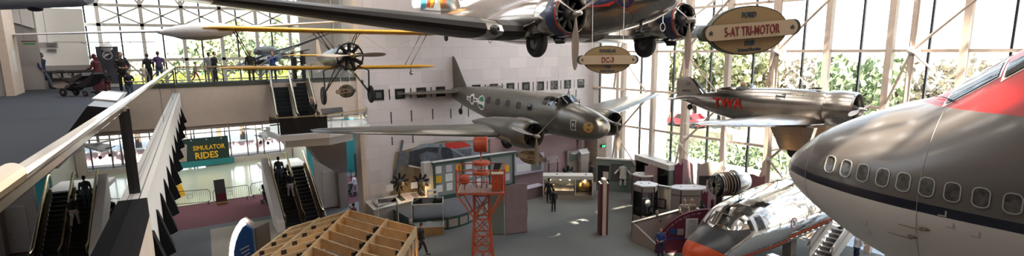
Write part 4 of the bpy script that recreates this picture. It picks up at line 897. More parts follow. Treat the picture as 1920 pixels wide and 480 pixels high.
dr = thing('grey_drone', 'grey unmanned aircraft with long thin wings, behind the people at the far rail', 'airplane', atY(512, 100, 35.2), (R(17), R(-4), R(-124.6)))
MB().tube([(2.2, 0, 0), (1.9, 0, .02), (.8, 0, .1), (-.8, 0, .08), (-2.0, 0, 0)], [.1, .28, .36, .26, .12], 16, flat=.8).build('fuselage', 'drone', dr)
wing([(-3.3, -.3, .05, .5, .1), (-2.6, -.2, .02, .9, .12), (0, .5, .0, 1.5, .12), (1.6, .3, .0, .7, .12), (4.0, .1, .1, .16, .1)]).build('wing', 'drone', dr)
for sd in (1, -1): wing([(sd*.1, -1.4, 0, .7, .1), (sd*1.5, -1.7, -.1, .45, .1)]).build('tailplane', 'drone', dr)
MB().box((.4, .3, -.45), (.9, .5, .12), rot=Euler((.5, .2, 0)).to_matrix()).build('bay_door', 'drone', dr, smooth=False); MB().box((-.3, -.9, -.3), (.7, .5, .3)).build('intake_box', 'gunmetal', dr, smooth=False); cable(dr, [(0, 0, .3)], dr)
fin((.2, -.3, .1), [(-.1, -.35, .5)], .1).build('tail_fin', 'drone', dr)
tv = thing('grey_blue_boom', 'smooth blue-grey aircraft boom with rounded end, entering at the upper left corner', 'aircraft boom', atD(75, 0, 17), (R(0), R(0), R(50)))
M['bluegrey'] = mat('blue_grey_skin', (.36, .39, .46), .4)
MB().tube([(0, -1.75, 0), (0, -1.6, 0), (0, -1.2, 0), (0, 2, .02), (0, 9, .1)], [.04, .2, .3, .4, .5], 20, flat=.75).build('boom_shell', 'bluegrey', tv); MB().ball((0, .2, -.26), (.2, .2, .08)).build('landing_light', 'black', tv); cable(tv, [(0, 1.5, .3)], tv)

# ================================================================ signs
def oval_sign(name, label, pos, size, title, top, year, yaw, roll_=0, small='Entered Service', tilt=0):
    """face towards local -y, width = size"""
    t = thing(name, label, 'sign', pos, (R(tilt), R(roll_), yaw)); k = size/2.
    el = lambda a, b, y: [(a*k*math.cos(2*PI*i/40), y, b*k*math.sin(2*PI*i/40)) for i in range(40)]
    MB().prism(el(.80, .46, 0), (0, .16*k, 0)).build('oval_board', 'signedge', t, smooth=False)
    MB().prism(el(.775, .438, -.012*k), (0, .012*k, 0)).build('oval_face', 'signface', t, smooth=False)
    def pill(hw, hh, y): return [(hw*k-hh*k+hh*k*math.cos(R(-90+180*i/12)), y, hh*k*math.sin(R(-90+180*i/12))) for i in range(13)]+[(-hw*k+hh*k+hh*k*math.cos(R(90+180*i/12)), y, hh*k*math.sin(R(90+180*i/12))) for i in range(13)]
    MB().prism(pill(1.0, .15, -.1*k), (0, .2*k, 0)).build('name_bar', 'signedge', t, smooth=False)
    MB().prism(pill(.93, .145, -.115*k), (0, .02*k, 0)).build('bar_face', 'signbar', t, smooth=False)
    r_, u_ = (1, 0, 0), (0, 0, 1)
    text(MB(), title, .245*k, (0, -.12*k, -.085*k), r_, u_, .012, .58 if len(title) > 6 else .75, .002*k).build('name_lettering', 'crimson', t, smooth=False)
    text(MB(), top, .14*k, (0, -.02*k, .245*k), r_, u_, .012, .8, .004*k).build('maker_lettering', 'signblue', t, smooth=False); b = MB(); text(b, year, .13*k, (0, -.02*k, -.28*k), r_, u_, .012, .85, .005*k); text(b, small, .085*k, (0, -.02*k, -.385*k), r_, u_, .012, .85, .003*k); b.build('year_lettering', 'signblue', t, smooth=False)
    for x in (-.82, .82):
        MB().prism([(x*k+.05*k*(1 if i % 2 == 0 else .45)*math.sin(PI*i/5), -.125*k, .05*k*(1 if i % 2 == 0 else .45)*math.cos(PI*i/5)) for i in range(10)], (0, .01, 0)).build('star', 'signblue', t, smooth=False)
    for x in (-.5, .5): MB().tube([(x*k, .05, .36*k), (x*k, .05, (ROOF-pos[2]))], .008, 4).build('hanger_wire', 'steel', t)
    return t
oval_sign('oval_name_sign', 'large tan oval sign reading FORD 5-AT TRI-MOTOR hung upper right', atD(1404, 57, 10.2), 1.93, '5-AT TRI-MOTOR', 'FORD', '1928', R(-27.), roll_=-4)
oval_sign('oval_name_sign', 'tan oval sign reading DOUGLAS DC-3 hung below the silver airliner', atD(1139, 112, 17), 1.88, 'DC-3', 'DOUGLAS', '1936', R(-40), roll_=0)
oval_sign('oval_name_sign', 'small tilted tan oval sign reading 247-D behind the left propeller', atD(996, 295, 32), 1.85, '247-D', 'BOEING', '1933', R(-35), roll_=11)
oval_sign('oval_name_sign', 'small tan oval sign between the biplane wheels', atD(648, 171, 26), 1.35, 'MAIL WING', 'PITCAIRN', '1927', R(-70), roll_=-6)

# mural of an airliner on the back wall
mu = thing('airliner_mural', 'large dim mural of a corrugated airliner nose low on the stone wall', 'mural', (13.2, YB-.08, 0))
def mp(px, py): v = atY(px, py, YB-.08); return (v.x-13.2, 0, v.z)
def mpoly(pts, nm, m, dep): MB().prism([(a, -dep, c) for a, b, c in (mp(*q) for q in pts)], (0, .006, 0)).build(nm, m, mu, smooth=False)
M['murlight'] = mat('mural_blue_grey', (.27, .31, .36), .7, noise=.25, nscale=2); M['murdark'] = mat('mural_dark', (.035, .04, .05), .7, noise=.4, nscale=3); M['murmid'] = mat('mural_mid', (.13, .15, .18), .7, noise=.3, nscale=3)
M['murbrown'] = mat('mural_brown', (.25, .19, .12), .7, noise=.4, nscale=1.5)
MB().prism([mp(733, 375), mp(742, 286), mp(830, 264), mp(960, 262), mp(1015, 268), mp(1015, 350)], (0, .03, 0)).build('mural_board', 'murbrown', mu, smooth=False)
mpoly([(790, 270), (960, 262), (1012, 268), (1012, 345), (880, 330), (820, 312), (775, 300), (768, 284)], 'mural_fuselage', 'murlight', .012)
mpoly([(768, 284), (800, 276), (846, 276), (852, 306), (812, 318), (766, 310)], 'mural_cabin', 'murdark', .02)
mpoly([(786, 290), (800, 284), (826, 288), (832, 304), (808, 310), (790, 302)], 'mural_window', 'murmid', .028)
mpoly([(834, 268), (870, 266), (884, 274), (846, 280), (834, 274)], 'mural_red_panel', 'red', .028)
mpoly([(846, 282), (884, 278), (882, 304), (856, 312)], 'mural_cabin', 'murmid', .02); mpoly([(750, 286), (766, 284), (764, 310), (752, 312)], 'mural_engine', 'murmid', .02)
mpoly([(752, 262), (757, 263), (744, 334), (740, 333)], 'mural_propeller', 'murmid', .034); mpoly([(824, 270), (829, 270), (815, 345), (811, 344)], 'mural_propeller', 'murmid', .034)
mpoly([(766, 309), (812, 318), (813, 321), (766, 312)], 'mural_stripe', 'paper', .034); mpoly([(846, 276), (884, 300), (884, 304), (844, 279)], 'mural_strut', 'murlight', .034)
# upper banner behind the silver airliner
ub = thing('hanging_artwork', 'colourful artwork of blue, orange and slanting bands high on the stone wall', 'artwork', (15.1, YB-.1, 12.6))
def up_(px, py): v = atY(px, py, YB-.1); return (v.x-15.1, 0, v.z-12.6)
MB().prism([up_(789, 18), up_(789, -40), up_(985, -40), up_(985, 30)], (0, .03, 0)).build('artwork_board', 'offwhite', ub, smooth=False)
def upoly(pts, nm, m, dep=.015): MB().prism([(a, -dep, c) for a, b, c in (up_(*q) for q in pts)], (0, .006, 0)).build(nm, m, ub, smooth=False)
M['artblue'] = mat('art_blue', (.05, .10, .33), .6, noise=.3); M['artcyan'] = mat('art_cyan', (.03, .2, .3), .6)
upoly([(789, 18), (789, -40), (804, -40), (798, 16)], 'art_patch', 'artcyan'); upoly([(799, 14), (804, -30), (824, -30), (812, 14)], 'art_patch', 'orange', .02); upoly([(806, 14), (810, -30), (818, -30), (812, 10)], 'art_patch', 'amber', .024)
for i in range(5): upoly([(868+24*i, 19-5*i+2), (876+24*i, 10-6*i), (892+24*i, 6-6*i), (886+24*i, 24-4*i)], 'art_patch', 'artblue' if i % 2 == 0 else 'greypaint')
for i in range(4): upoly([(835+26*i, 4-3*i), (838+26*i, 0-3*i), (862+26*i, -8-3*i), (858+26*i, 0-3*i)], 'art_band', 'mauve', .02)
upoly([(862, 24), (985, -6), (985, -3), (862, 27)], 'art_line', 'red', .02); upoly([(858, 14), (985, -20), (985, -18), (858, 17)], 'art_line', 'crimson', .02)

# ================================================================ beacon tower
TW = atD(903, 363, 20); tw = thing('beacon_tower', 'orange-red steel airway beacon tower with railed platform and lamp', 'tower', (TW.x, TW.y, 0), R(-34.6)); zp = 5.1
pw, pd = .88, .62
for sx in (-1, 1):
    for sy in (-1, 1):
        MB().bar((sx*.55, sy*.5, 0), (sx*.28, sy*.26, 4.1), .07, .07).bar((sx*.28, sy*.26, 4.1), (sx*.28, sy*.26, zp), .07, .07).build('leg', 'orange', tw, smooth=False)
        MB().bar((sx*.27, sy*.25, 4.0), (sx*pw, sy*pd, zp-.03), .05, .05).build('bracket', 'orange', tw, smooth=False)
lv = [0.1, 1.0, 1.9, 2.75, 3.35, 4.0, 4.9]
def hw(z): f = min(z/4.1, 1); return .55-.27*f, .5-.24*f
for a, b in zip(lv, lv[1:]):
    (x0, y0), (x1, y1) = hw(a), hw(b); q = MB()
    for s1 in (-1, 1):
        q.bar((-x1, s1*y1, b), (x1, s1*y1, b), .045, .045).bar((s1*x1, -y1, b), (s1*x1, y1, b), .045, .045)
        q.bar((-x0, s1*y0, a), (x1, s1*y1, b), .035, .035).bar((x0, s1*y0, a), (-x1, s1*y1, b), .035, .035).bar((s1*x0, -y0, a), (s1*x1, y1, b), .035, .035).bar((s1*x0, y0, a), (s1*x1, -y1, b), .035, .035)
    q.build('cross_bracing', 'orange', tw, smooth=False)
MB().ab((-pw, -pd, zp-.06), (pw, pd, zp)).build('platform_frame', 'orange', tw, smooth=False)
q = MB()
for i in range(22): q.ab((-pw+.04+i*(2*pw-.08)/22, -pd+.03, zp), (-pw+.04+(i+.7)*(2*pw-.08)/22, pd-.03, zp+.03))
q.build('platform_grating', 'taupe', tw, smooth=False)
for z in (zp+.42, zp+.86):
    q = MB()
    for s1 in (-1, 1): q.bar((-pw, s1*pd, z), (pw, s1*pd, z), .035, .035).bar((s1*pw, -pd, z), (s1*pw, pd, z), .035, .035)
    q.build('guard_rail', 'orange', tw, smooth=False)
for x in (-pw, pw):
    for y in (-pd, pd): MB().ab((x-.025, y-.025, zp), (x+.025, y+.025, zp+.9)).build('rail_post', 'orange', tw, smooth=False)
lm = MB().lathe([(-.27, .01), (-.27, .24), (-.2, .29), (.16, .29), (.2, .31), (.23, .31), (.25, .26), (.27, .01)], (0, .1, zp+1.7), 'X', 28).build('beacon_lamp', 'orange', tw)
MB().tube([(.2, .1, zp+2.0), (.2, .1, zp+2.05)], .03, 6).tube([(0, .1, zp+1.02), (0, .1, zp+1.42)], .05, 8).build('lamp_yoke', 'orange', lm)
for z, r in ((zp+.62, .32), (zp+1.0, .34)): MB().lathe([(-.06, .01), (-.06, r), (.04, r), (.07, r*.9), (.07, .01)], (0, .1, z), 'Z', 24).build('lamp_table', 'orange', tw)
for x in (-.2, .2, 0): MB().tube([(x, .1, zp), (x, .1, zp+1.0)], .03, 6).build('pedestal_leg', 'orange', tw)
for x in (-.2, .18): MB().lathe([(0, .06), (.3, .06)], (x, 0, zp+.68), 'Z', 12, True).build('glass_insulator', 'paper', tw)
MB().box((.62, -.35, zp+.36), (.42, .3, .62)).build('equipment_box', 'orange', tw, smooth=False); MB().box((.62, -.35, zp+.69), (.46, .34, .04)).build('equipment_box_lid', 'signbar', tw, smooth=False)
for x in (.48, .76): MB().ab((x-.02, -.37, zp), (x+.02, -.33, zp+.06)).build('box_leg', 'orange', tw, smooth=False)
cb_ = MB().ball((-.62, -.1, zp+.4), (.2, .14, .2), 20, 12).build('course_light', 'orange', tw); MB().tube([(-.62, -.1, zp), (-.62, -.1, zp+.25)], .04, 8).build('course_light_stand', 'orange', cb_)
MB().prism([(.42, .2, zp+.6), (.66, .2, zp+.6), (.78, .25, zp+.95), (.5, .25, zp+.95)], (0, .05, 0)).build('open_lamp_housing', 'black', tw, smooth=False)

# ================================================================ lumber roof frame
RZ = 2.78
rfm = thing('lumber_roof_frame', 'open pale lumber roof frame of joists and black hangers, bottom centre', 'roof frame', (6.5, 20, 0))
o_ = Vector((6.5, 20, 0)); V2 = lambda x, y, z=RZ: Vector((x, y, z))-o_
A_, B_, C_ = (7.83, 25.2), (9.33, 20.93), (4.91, 24.17); dn = Vector((-2.04, -2.75)).normalized(); ad = Vector((-2.83, -4.4)).normalized()
Bn = (B_[0]+dn.x*8, B_[1]+dn.y*8); Cn = (C_[0]+dn.x*8, C_[1]+dn.y*8)
def board(nm, a, b, w=.05, h=.3, m='wood', z=RZ, par=None): return MB().bar(V2(*a, z-h/2), V2(*b, z-h/2), w, h).build(nm, m, par or rfm, smooth=False)
for a, b in ((A_, B_), (A_, C_), (B_, Bn), (C_, Cn)): board('rim_beam', a, b, .09, .34)
def on(a, d, t): return (a[0]+d.x*t, a[1]+d.y*t)
mid = lambda p, q, t: (p[0]+(q[0]-p[0])*t, p[1]+(q[1]-p[1])*t)
ends = {'ridge': A_, 'right': mid(A_, B_, .6), 'left': mid(A_, C_, .54)}
for nm, a in ends.items(): board('purlin', a, on(a, dn if nm != 'ridge' else (dn*.5+ad*.5).normalized(), 9), .07, .36, z=RZ+.06)
rd = (dn*.5+ad*.5).normalized()
for k in range(1, 9):
    a = on(A_, rd, k*.98); r_ = on(ends['right'], dn, k*.98); e = on(B_, dn, k*.98-.15); l_ = on(ends['left'], dn, k*.98); f = on(C_, dn, k*.98-.1)
    for p, q in ((a, r_), (r_, e), (a, l_), (l_, f)):
        j_ = board('joist', p, q, .06, .42)
        m_ = mid(p, q, .93); MB().box(V2(m_[0], m_[1], RZ-.14), (.12, .2, .22), rz=math.atan2(q[1]-p[1], q[0]-p[0])+PI/2).build('joist_hanger', 'black', j_, smooth=False)
    for p in (mid(a, r_, .85), mid(a, l_, .3)):
        MB().box(V2(p[0], p[1], RZ-.2), (.3, .12, .2), rz=.7).build('collar_plate', 'black', rfm, smooth=False)
for k in range(9):
    p = on(B_, dn, k*.7); MB().box(V2(*p, 1.2), (.07, .12, 2.4)).build('wall_stud', 'wood', rfm, smooth=False)
board('wall_rail', on(B_, dn, 0), on(B_, dn, 7), .06, .1, z=1.5); board('wall_rail', on(B_, dn, 0), on(B_, dn, 7), .06, .1, z=.2)
for p in (A_, C_, mid(A_, B_, .33), mid(A_, B_, .66), mid(A_, C_, .5)): MB().box(V2(*p, 1.2), (.1, .1, 2.45)).build('corner_post', 'wood', rfm, smooth=False)
fl_ = MB().prism([V2(*A_, .12), V2(*B_, .12), V2(*on(B_, dn, 8), .12), V2(*on(C_, dn, 8), .12), V2(*C_, .12)], (0, 0, -.1)).build('plywood_floor', 'wooddark', rfm, smooth=False)
for k, (t_x, t_y, l) in enumerate(((8.3, 21.3, 'small warm work lamp inside the lumber frame, at its right edge'), (7.3, 20.1, 'small warm work lamp inside the lumber frame, nearer the camera'))):
    wl_t = thing('work_lamp', l, 'lamp', (t_x, t_y, .13)); MB().lathe([(0, .12), (.03, .12), (.05, .02), (1.0, .02)], (0, 0, 0), 'Z', 12, True).build('lamp_stand', 'black', wl_t)
    MB().lathe([(1.0, .05), (1.0, .16), (1.12, .05), (1.14, .01)], (0, 0, 0), 'Z', 14).build('lamp_shade', 'black', wl_t); MB().ball((0, 0, 1.0), .05).build('bulb', 'bulb', wl_t)
    L_ = bpy.data.lights.new('work_lamp_light', 'POINT'); L_.energy = 60; L_.color = (1, .55, .2); L_.shadow_soft_size = .08; lo = bpy.data.objects.new('work_lamp_light', L_); C.objects.link(lo); lo.location = (t_x, t_y, 1.05)

# ================================================================ blue marquee sign
ma = thing('marquee_sign', 'blue arched marquee sign edged with round bulbs, bottom left of the lumber frame', 'sign', atZ(457, 409, 3.2).xy.to_3d(), R(-34.6))
arc = [(0, 3.2), (-.18, 3.1), (-.42, 2.8), (-.62, 2.45), (-.78, 2.0), (-.86, 1.5), (-.88, 1.0), (-.88, 0)]
MB().prism([(x, .12, z) for x, z in arc]+[(.32, .12, 0), (.32, .12, 2.95)], (0, .1, 0)).build('sign_back', 'taupe', ma, smooth=False)
MB().prism([(x*.8+.05, 0, z-.32) for x, z in arc[:-1]]+[(-.66, 0, 0), (.3, 0, 0), (.3, 0, 2.7)], (0, .12, 0)).build('blue_panel', 'screenblue', ma, smooth=False)
MB().prism([(x, .06, z) for x, z in arc]+[(x*.8+.05, .06, z-.32) for x, z in arc[:-1]][::-1], (0, .1, 0)).build('bulb_rim', 'offwhite', ma, smooth=False)
for i in range(13):
    t = i/12*6.2; k = int(min(t, 5)); f = t-k; x, z = arc[k][0]+(arc[k+1][0]-arc[k][0])*f, arc[k][1]+(arc[k+1][1]-arc[k][1])*f
    MB().ball((x*.9+.03, .03, z-.13), .075, 12, 8).build('bulb', 'bulb', ma)
for i in range(4): MB().bar((-.3+.05*i, -.01, 1.75-.16*i), (.12, -.01, 1.95-.16*i), .01, .03).build('sign_text_line', 'paper', ma, smooth=False)
MB().prism([(.36, .1, 0), (.8, .5, 0), (.8, .5, 2.85), (.36, .1, 2.7)], (.05, 0, 0)).build('side_panel', 'darkgrey', ma, smooth=False)
# ================================================================ exhibit cases on the hall floor
def local(loc, rz): return Matrix.Translation(loc)@Matrix.Rotation(rz, 4, 'Z')
# globe case
gx, gy = 22.5, 28.94; ga = math.atan2(26.77-28.94, 25.19-22.5); gl_ = math.hypot(2.69, 2.17)
gc = thing('display_case', 'long glazed display case with white roof holding a brass globe', 'display case', (gx, gy, 0), ga)
MB().ab((0, 0, 0), (gl_, 1.0, .3)).build('plinth', 'taupe', gc, smooth=False); MB().ab((0, 0, 1.42), (gl_, 1.05, 1.68)).build('roof', 'offwhite', gc, smooth=False)
MB().ab((0, .95, .3), (gl_, 1.0, 1.42)).build('back_panel', 'darkgrey', gc, smooth=False)
for x in (0, gl_*.64, gl_-.06): MB().ab((x, 0, .3), (x+.06, .05, 1.42)).build('mullion', 'offwhite', gc, smooth=False)
for x in (0, gl_-.04): MB().ab((x, .05, .3), (x+.04, .95, 1.42)).build('end_panel', 'taupe', gc, smooth=False)
MB().ab((.06, .02, .3), (gl_*.64, .03, 1.42)).build('glass_pane', 'glass', gc, smooth=False); MB().ab((gl_*.64+.06, .02, .3), (gl_-.06, .03, 1.42)).build('glass_pane', 'glass', gc, smooth=False)
MB().ab((.1, .1, .3), (gl_*.62, .9, .62)).build('inner_ledge', 'beigewall', gc, smooth=False)
for x in (.9, 2.9): MB().ab((x, .4, 1.68), (x+.14, .6, 1.7)).build('roof_vent', 'darkgrey', gc, smooth=False)
W_ = local((gx, gy, 0), ga)
def put(t, x, y, z): t.location = W_@Vector((x, y, z)); t.rotation_euler = (0, 0, ga); return t
g = put(thing('brass_globe', 'large brass globe with a horizon ring on a stand, inside the case', 'globe'), gl_*.83, .5, .3)
MB().ball((0, 0, .62), .40, 28, 18).build('globe_sphere', 'brass', g); MB().lathe([(.58, .44), (.61, .5), (.63, .5), (.61, .42)], (0, 0, 0), 'Z', 30).build('horizon_ring', 'brass', g)
for k in range(4): a = PI/4+k*PI/2; MB().tube([(.3*math.cos(a), .3*math.sin(a), 0), (.42*math.cos(a), .42*math.sin(a), .35), (.46*math.cos(a), .46*math.sin(a), .6)], .025, 6).build('stand_leg', 'wooddark', g)
for i, (x, l, c) in enumerate(((.5, 'low tan model on a stand at the left end of the globe case', 'tan'), (1.2, 'long dark engine model in the middle of the globe case', 'gunmetal'), (1.85, 'bright metal model beside the globe, left of the divider', 'steel'))):
    m_ = put(thing('exhibit_model', l, 'model'), x, .5, .62); MB().tube([(-.25, 0, .3), (0, 0, .34), (.3, 0, .3)], [.03, .09, .03], 10).build('model_body', c, m_); MB().bar((0, -.28, .36), (0, .28, .36), .12, .02).build('model_wing', c, m_, smooth=False); MB().tube([(0, 0, 0), (0, 0, .3)], .015, 6).build('model_stand', 'black', m_)
for i, x in enumerate((.5, 1.2, 1.85, 2.9)):
    L_ = bpy.data.lights.new('case_lamp_light', 'POINT'); L_.energy = 7; L_.color = (1, .75, .45); L_.shadow_soft_size = .05; lo = bpy.data.objects.new('case_lamp_light', L_); C.objects.link(lo); lo.location = W_@Vector((x, .25, 1.3))
    MB().lathe([(0, .05), (.06, .04)], (x, .25, 1.34), 'Z', 10, True).build('downlight', 'lamp', gc)
# free-standing fin with maroon sides
ff = thing('maroon_fin', 'tall narrow tan pillar between two maroon panels, standing alone on the hall floor', 'pillar', (20.8, 21.25, 0), R(-32))
MB().ab((-.1, -.28, 0), (.1, .3, 3.2)).build('tan_pillar', 'cream', ff, smooth=False)
for x in (-.24, .12): MB().ab((x, -.15, 0), (x+.12, .4, 2.95)).build('maroon_panel', 'maroon', ff, smooth=False); MB().ab((x, -.15, 2.95), (x+.12, .4, 2.98)).build('panel_cap', 'paper', ff, smooth=False)
# mauve screen with wavy top and green-grey partner
ms_ = thing('mauve_screen', 'tall mauve display screen with wavy top edge right of the beacon tower', 'screen', (16.3, 24.35, 0), math.atan2(-.3, 1.2))
MB().prism([(0, 0, 0), (1.3, 0, 0), (1.28, 0, .6), (1.34, 0, 1.4), (1.26, 0, 2.2), (1.32, 0, 2.85), (.6, 0, 2.9), (0, 0, 2.82)], (0, .12, 0)).build('screen_panel', 'mauve', ms_, smooth=False); MB().ab((0, -.02, 0), (1.3, 0, .05)).build('toe_rail', 'darkgrey', ms_, smooth=False)
gs_ = thing('green_screen', 'narrow dark green-grey screen directly left of the mauve screen', 'screen', (15.62, 24.95, 0), math.atan2(-.5, .65)); MB().ab((0, 0, 0), (.8, .12, 2.75)).build('screen_panel', 'greengrey', gs_, smooth=False); MB().ab((0, -.02, 0), (.8, 0, .05)).build('toe_rail', 'darkgrey', gs_, smooth=False)
# information wall
iw = thing('notice_wall', 'long notice wall with dark green frame, pinned posters and papers under the mural', 'notice board', (15.25, 30.9, 0))
MB().ab((0, .1, .75), (6.3, .2, 3.1)).build('board', 'boardgrey', iw, smooth=False); MB().ab((-.1, .02, 3.05), (6.4, .3, 3.2)).build('top_frame', 'greenframe', iw, smooth=False); MB().ab((-.1, .0, 3.2), (6.4, .34, 3.25)).build('top_cap', 'paper', iw, smooth=False)
for x in (0, 2.1, 4.2, 6.2): MB().ab((x-.06, .02, .75), (x+.06, .12, 3.05)).build('frame_post', 'greenframe', iw, smooth=False)
MB().ab((0, .02, .7), (6.3, .12, .95)).build('bottom_frame', 'greenframe', iw, smooth=False); MB().ab((0, .05, 0), (6.3, .3, .72)).build('base', 'greengrey', iw, smooth=False)
MB().ab((-.6, .3, 0), (0, 1.0, 3.2)).build('end_pier', 'paper', iw, smooth=False)
rs_ = random.Random(4)
for i in range(22):
    x = .3+(i % 8)*.76; z = 1.2+(i//8)*.62; c = ['paper', 'paper', 'lilac', 'screenblue', 'paper', 'amber', 'taupe'][rs_.randrange(7)] if i not in (8, 15) else 'amber'
    MB().ab((x-.2-rs_.random()*.08, .085, z), (x+.2+rs_.random()*.08, .095, z+.4+rs_.random()*.12)).build('pinned_sheet', c, iw, smooth=False)
# platform with panelled plinth
pl_ = thing('display_plinth', 'low display platform with beige panels and dark frame behind the glass case', 'platform', (14.1, 27.2, 0))
pts = [(-.6, .35), (.0, -.05), (.75, -.05), (1.5, .15), (2.6, .9), (3.3, 1.3), (5.2, 2.2), (5.2, 3.5), (-1.9, 3.5), (-1.9, .9)]
MB().prism([(x, y, 0) for x, y in pts], (0, 0, .7)).build('platform_body', 'greenframe', pl_, smooth=False); MB().prism([(x, y, .7) for x, y in pts], (0, 0, .05)).build('platform_top', 'darkcarpet', pl_, smooth=False)
for a, b in zip(pts[:6], pts[1:7]):
    A2, B2 = Vector((*a, 0)), Vector((*b, 0)); d = (B2-A2); n = Vector((d.y, -d.x, 0)).normalized()*.012
    k = 2 if d.length > 1.2 else 1
    for i in range(k):
        p = A2+d*(i/k+.1/k)+n; q_ = A2+d*((i+.9)/k)+n; MB().prism([p+Vector((0, 0, .12)), q_+Vector((0, 0, .12)), q_+Vector((0, 0, .58)), p+Vector((0, 0, .58))], n).build('face_panel', 'taupe', pl_, smooth=False)
# glass cases
def glass_case(label, x, y, rz, w, d, hb, h, basem='wooddark'):
    t = thing('glass_case', label, 'display case', (x, y, 0), rz)
    MB().ab((0, 0, 0), (w, d, hb)).build('base', basem, t, smooth=False); MB().ab((-.02, -.02, hb), (w+.02, d+.02, hb+.04)).build('base_trim', 'offwhite', t, smooth=False)
    for a in (0, w-.035):
        for b in (0, d-.035): MB().ab((a, b, hb+.04), (a+.035, b+.035, h)).build('corner_post', 'offwhite', t, smooth=False)
    f = MB()
    for a in (0, w-.04): f.ab((a, 0, h-.05), (a+.04, d, h))
    for b in (0, d-.04): f.ab((0, b, h-.05), (w, b+.04, h))
    f.build('top_frame', 'offwhite', t, smooth=False)
    MB().ab((.03, .03, h-.03), (w-.03, d-.03, h-.02)).build('top_glass', 'frost', t, smooth=False)
    for a, b in (((.035, .012, hb+.04), (w-.035, .02, h-.05)), ((.012, .035, hb+.04), (.02, d-.035, h-.05)), ((w-.02, .035, hb+.04), (w-.012, d-.035, h-.05))): MB().ab(a, b).build('glass_side', 'glass', t, smooth=False)
    return t
M['frost'] = glassmat('frosted_top', (.55, .56, .57), 1.2, 1.5)
glass_case('tall glass case on an oak base, left of the beacon tower', 11.95, 27.3, -.5, 1.75, 1.4, .48, 1.85)
glass_case('tall glass case behind the lumber frame peak, left of the oak-based case', 10.6, 28.9, -.3, 1.15, 1.1, .2, 1.75, 'greengrey')
sg_ = thing('glasscase_card', 'small white label card standing inside the oak-based glass case', 'card', (13.0, 27.3, .52), -.5); MB().prism([(-.15, 0, 0), (.15, 0, 0), (.15, .1, .12), (-.15, .1, .12)], (0, .01, 0)).build('card', 'paper', sg_, smooth=False)
# reading desk
rd_ = thing('reading_desk', 'long sloping reading desk with white panels below the mural', 'desk', (10.9, 30.4, 0), .16)
MB().prism([(0, 0, 0), (0, .9, 0), (0, .9, 1.25), (0, 0, .95)], (4.2, 0, 0)).build('desk_body', 'taupe', rd_, smooth=False); MB().prism([(-.05, -.05, .96), (4.25, -.05, .96), (4.25, .92, 1.29), (-.05, .92, 1.29)], (0, 0, .04)).build('desk_top', 'offwhite', rd_, smooth=False)
for i, m_ in enumerate(('lilac', 'darkgrey', 'paper', 'darkgrey', 'lilac', 'taupe', 'darkgrey')): MB().prism([(.5+i*.5, .15, 1.065), (.86+i*.5, .15, 1.065), (.86+i*.5, .7, 1.25), (.5+i*.5, .7, 1.25)], (0, 0, .012)).build('desk_picture', m_, rd_, smooth=False)
for px, py, l in ((731, 353, 'square white card on a thin stem, left one on the reading desk'), (777, 348, 'square white card on a thin stem, right one on the reading desk')):
    v = atY(px, py, 30.9); c_ = thing('stem_card', l, 'card', (v.x, 30.9, 1.2), group='white cards on the reading desk'); MB().ab((-.22, 0, v.z-1.2-.18), (.22, .02, v.z-1.2+.22)).build('card', 'paper', c_, smooth=False); MB().tube([(0, .01, 0), (0, .01, v.z-1.35)], .015, 6).build('stem', 'steel', c_)
mf = thing('mirror_flap', 'bright tilted metal lid at the left end of the reading desk', 'lid', (11.4, 30.5, 1.0), .3); MB().prism([(-.3, 0, .1), (.5, 0, .1), (.6, .6, .55), (-.2, .6, .55)], (0, 0, .03)).build('lid_panel', 'steel', mf, smooth=False); MB().tube([(0, .1, 0), (0, .1, .12)], .03, 6).build('lid_hinge', 'black', mf)
for px, l in ((748, 'dark radial engine lit in warm light, left one under the mural'), (787, 'dark radial engine lit in warm light, right one under the mural')):
    v = atY(px, 341, 31.2); e_ = thing('exhibit_engine', l, 'engine', (v.x, 31.25, 0), (0, 0, -PI/2), 'radial engines under the mural'); zz = v.z
    radial(e_, (.35, 0, zz), .62, 9, .35, crank=.35, m='black'); MB().tube([(0, 0, 0), (0, 0, zz)], .08, 8).build('engine_stand', 'black', e_); MB().ball((.62, 0, zz), .1).build('crank_nose', 'brass', e_)
    L_ = bpy.data.lights.new('engine_spot_light', 'POINT'); L_.energy = 7; L_.color = (1, .6, .2); L_.shadow_soft_size = .1; lo = bpy.data.objects.new('engine_spot_light', L_); C.objects.link(lo); lo.location = (v.x+.3, 30.75, zz-.5)
rk = thing('white_barrier', 'short white slatted barrier between the reading desk and notice wall', 'barrier', (15.0, 30.25, .75), .2)
for z in (.2, .5, .8): MB().ab((-.7, 0, z), (.1, .04, z+.12)).build('slat', 'offwhite', rk, smooth=False)
for x in (-.7, .05): MB().ab((x, 0, 0), (x+.05, .06, 1.0)).build('post', 'offwhite', rk, smooth=False)
# ================================================================ back centre
M['pierbrick'] = blocks('pier_brick', (.30, .22, .17), (.24, .18, .14), (.36, .30, .26), .3, .1, swap='XZ')
st('trim_header_beam', MB().ab((20.8, 30.4, 4.2), (28.3, 31.75, 4.5)), 'greypaint')
a_, b_ = atY(1119, 333, 30.3), atY(1146, 333, 30.3)
st('wall_corner_pier', MB().ab((a_.x, 30.3, 0), (b_.x, 31.7, 4.6)), 'pierbrick')
ex = thing('exit_sign', 'small green lit exit sign on the brick corner pier', 'sign', (a_.x+.55, 30.2, atY(1130, 274, 30.2).z)); MB().ab((-.22, -.05, -.1), (.22, .08, .12)).build('sign_box', 'black', ex, smooth=False); text(MB(), 'EXIT', .2, (0, -.055, -.07), (1, 0, 0), (0, 0, 1), .01, .9).build('sign_letters', 'exit', ex, smooth=False)
ex2 = thing('exit_sign', 'green lit exit sign above the biplane engine, far wall', 'sign', atY(646, 82, 36.2)); MB().ab((-.3, -.05, -.16), (.3, .1, .16)).build('sign_box', 'exit', ex2, smooth=False); MB().tube([(0, .02, .16), (0, .02, 4.5)], .012, 5).build('hanger', 'steel', ex2)
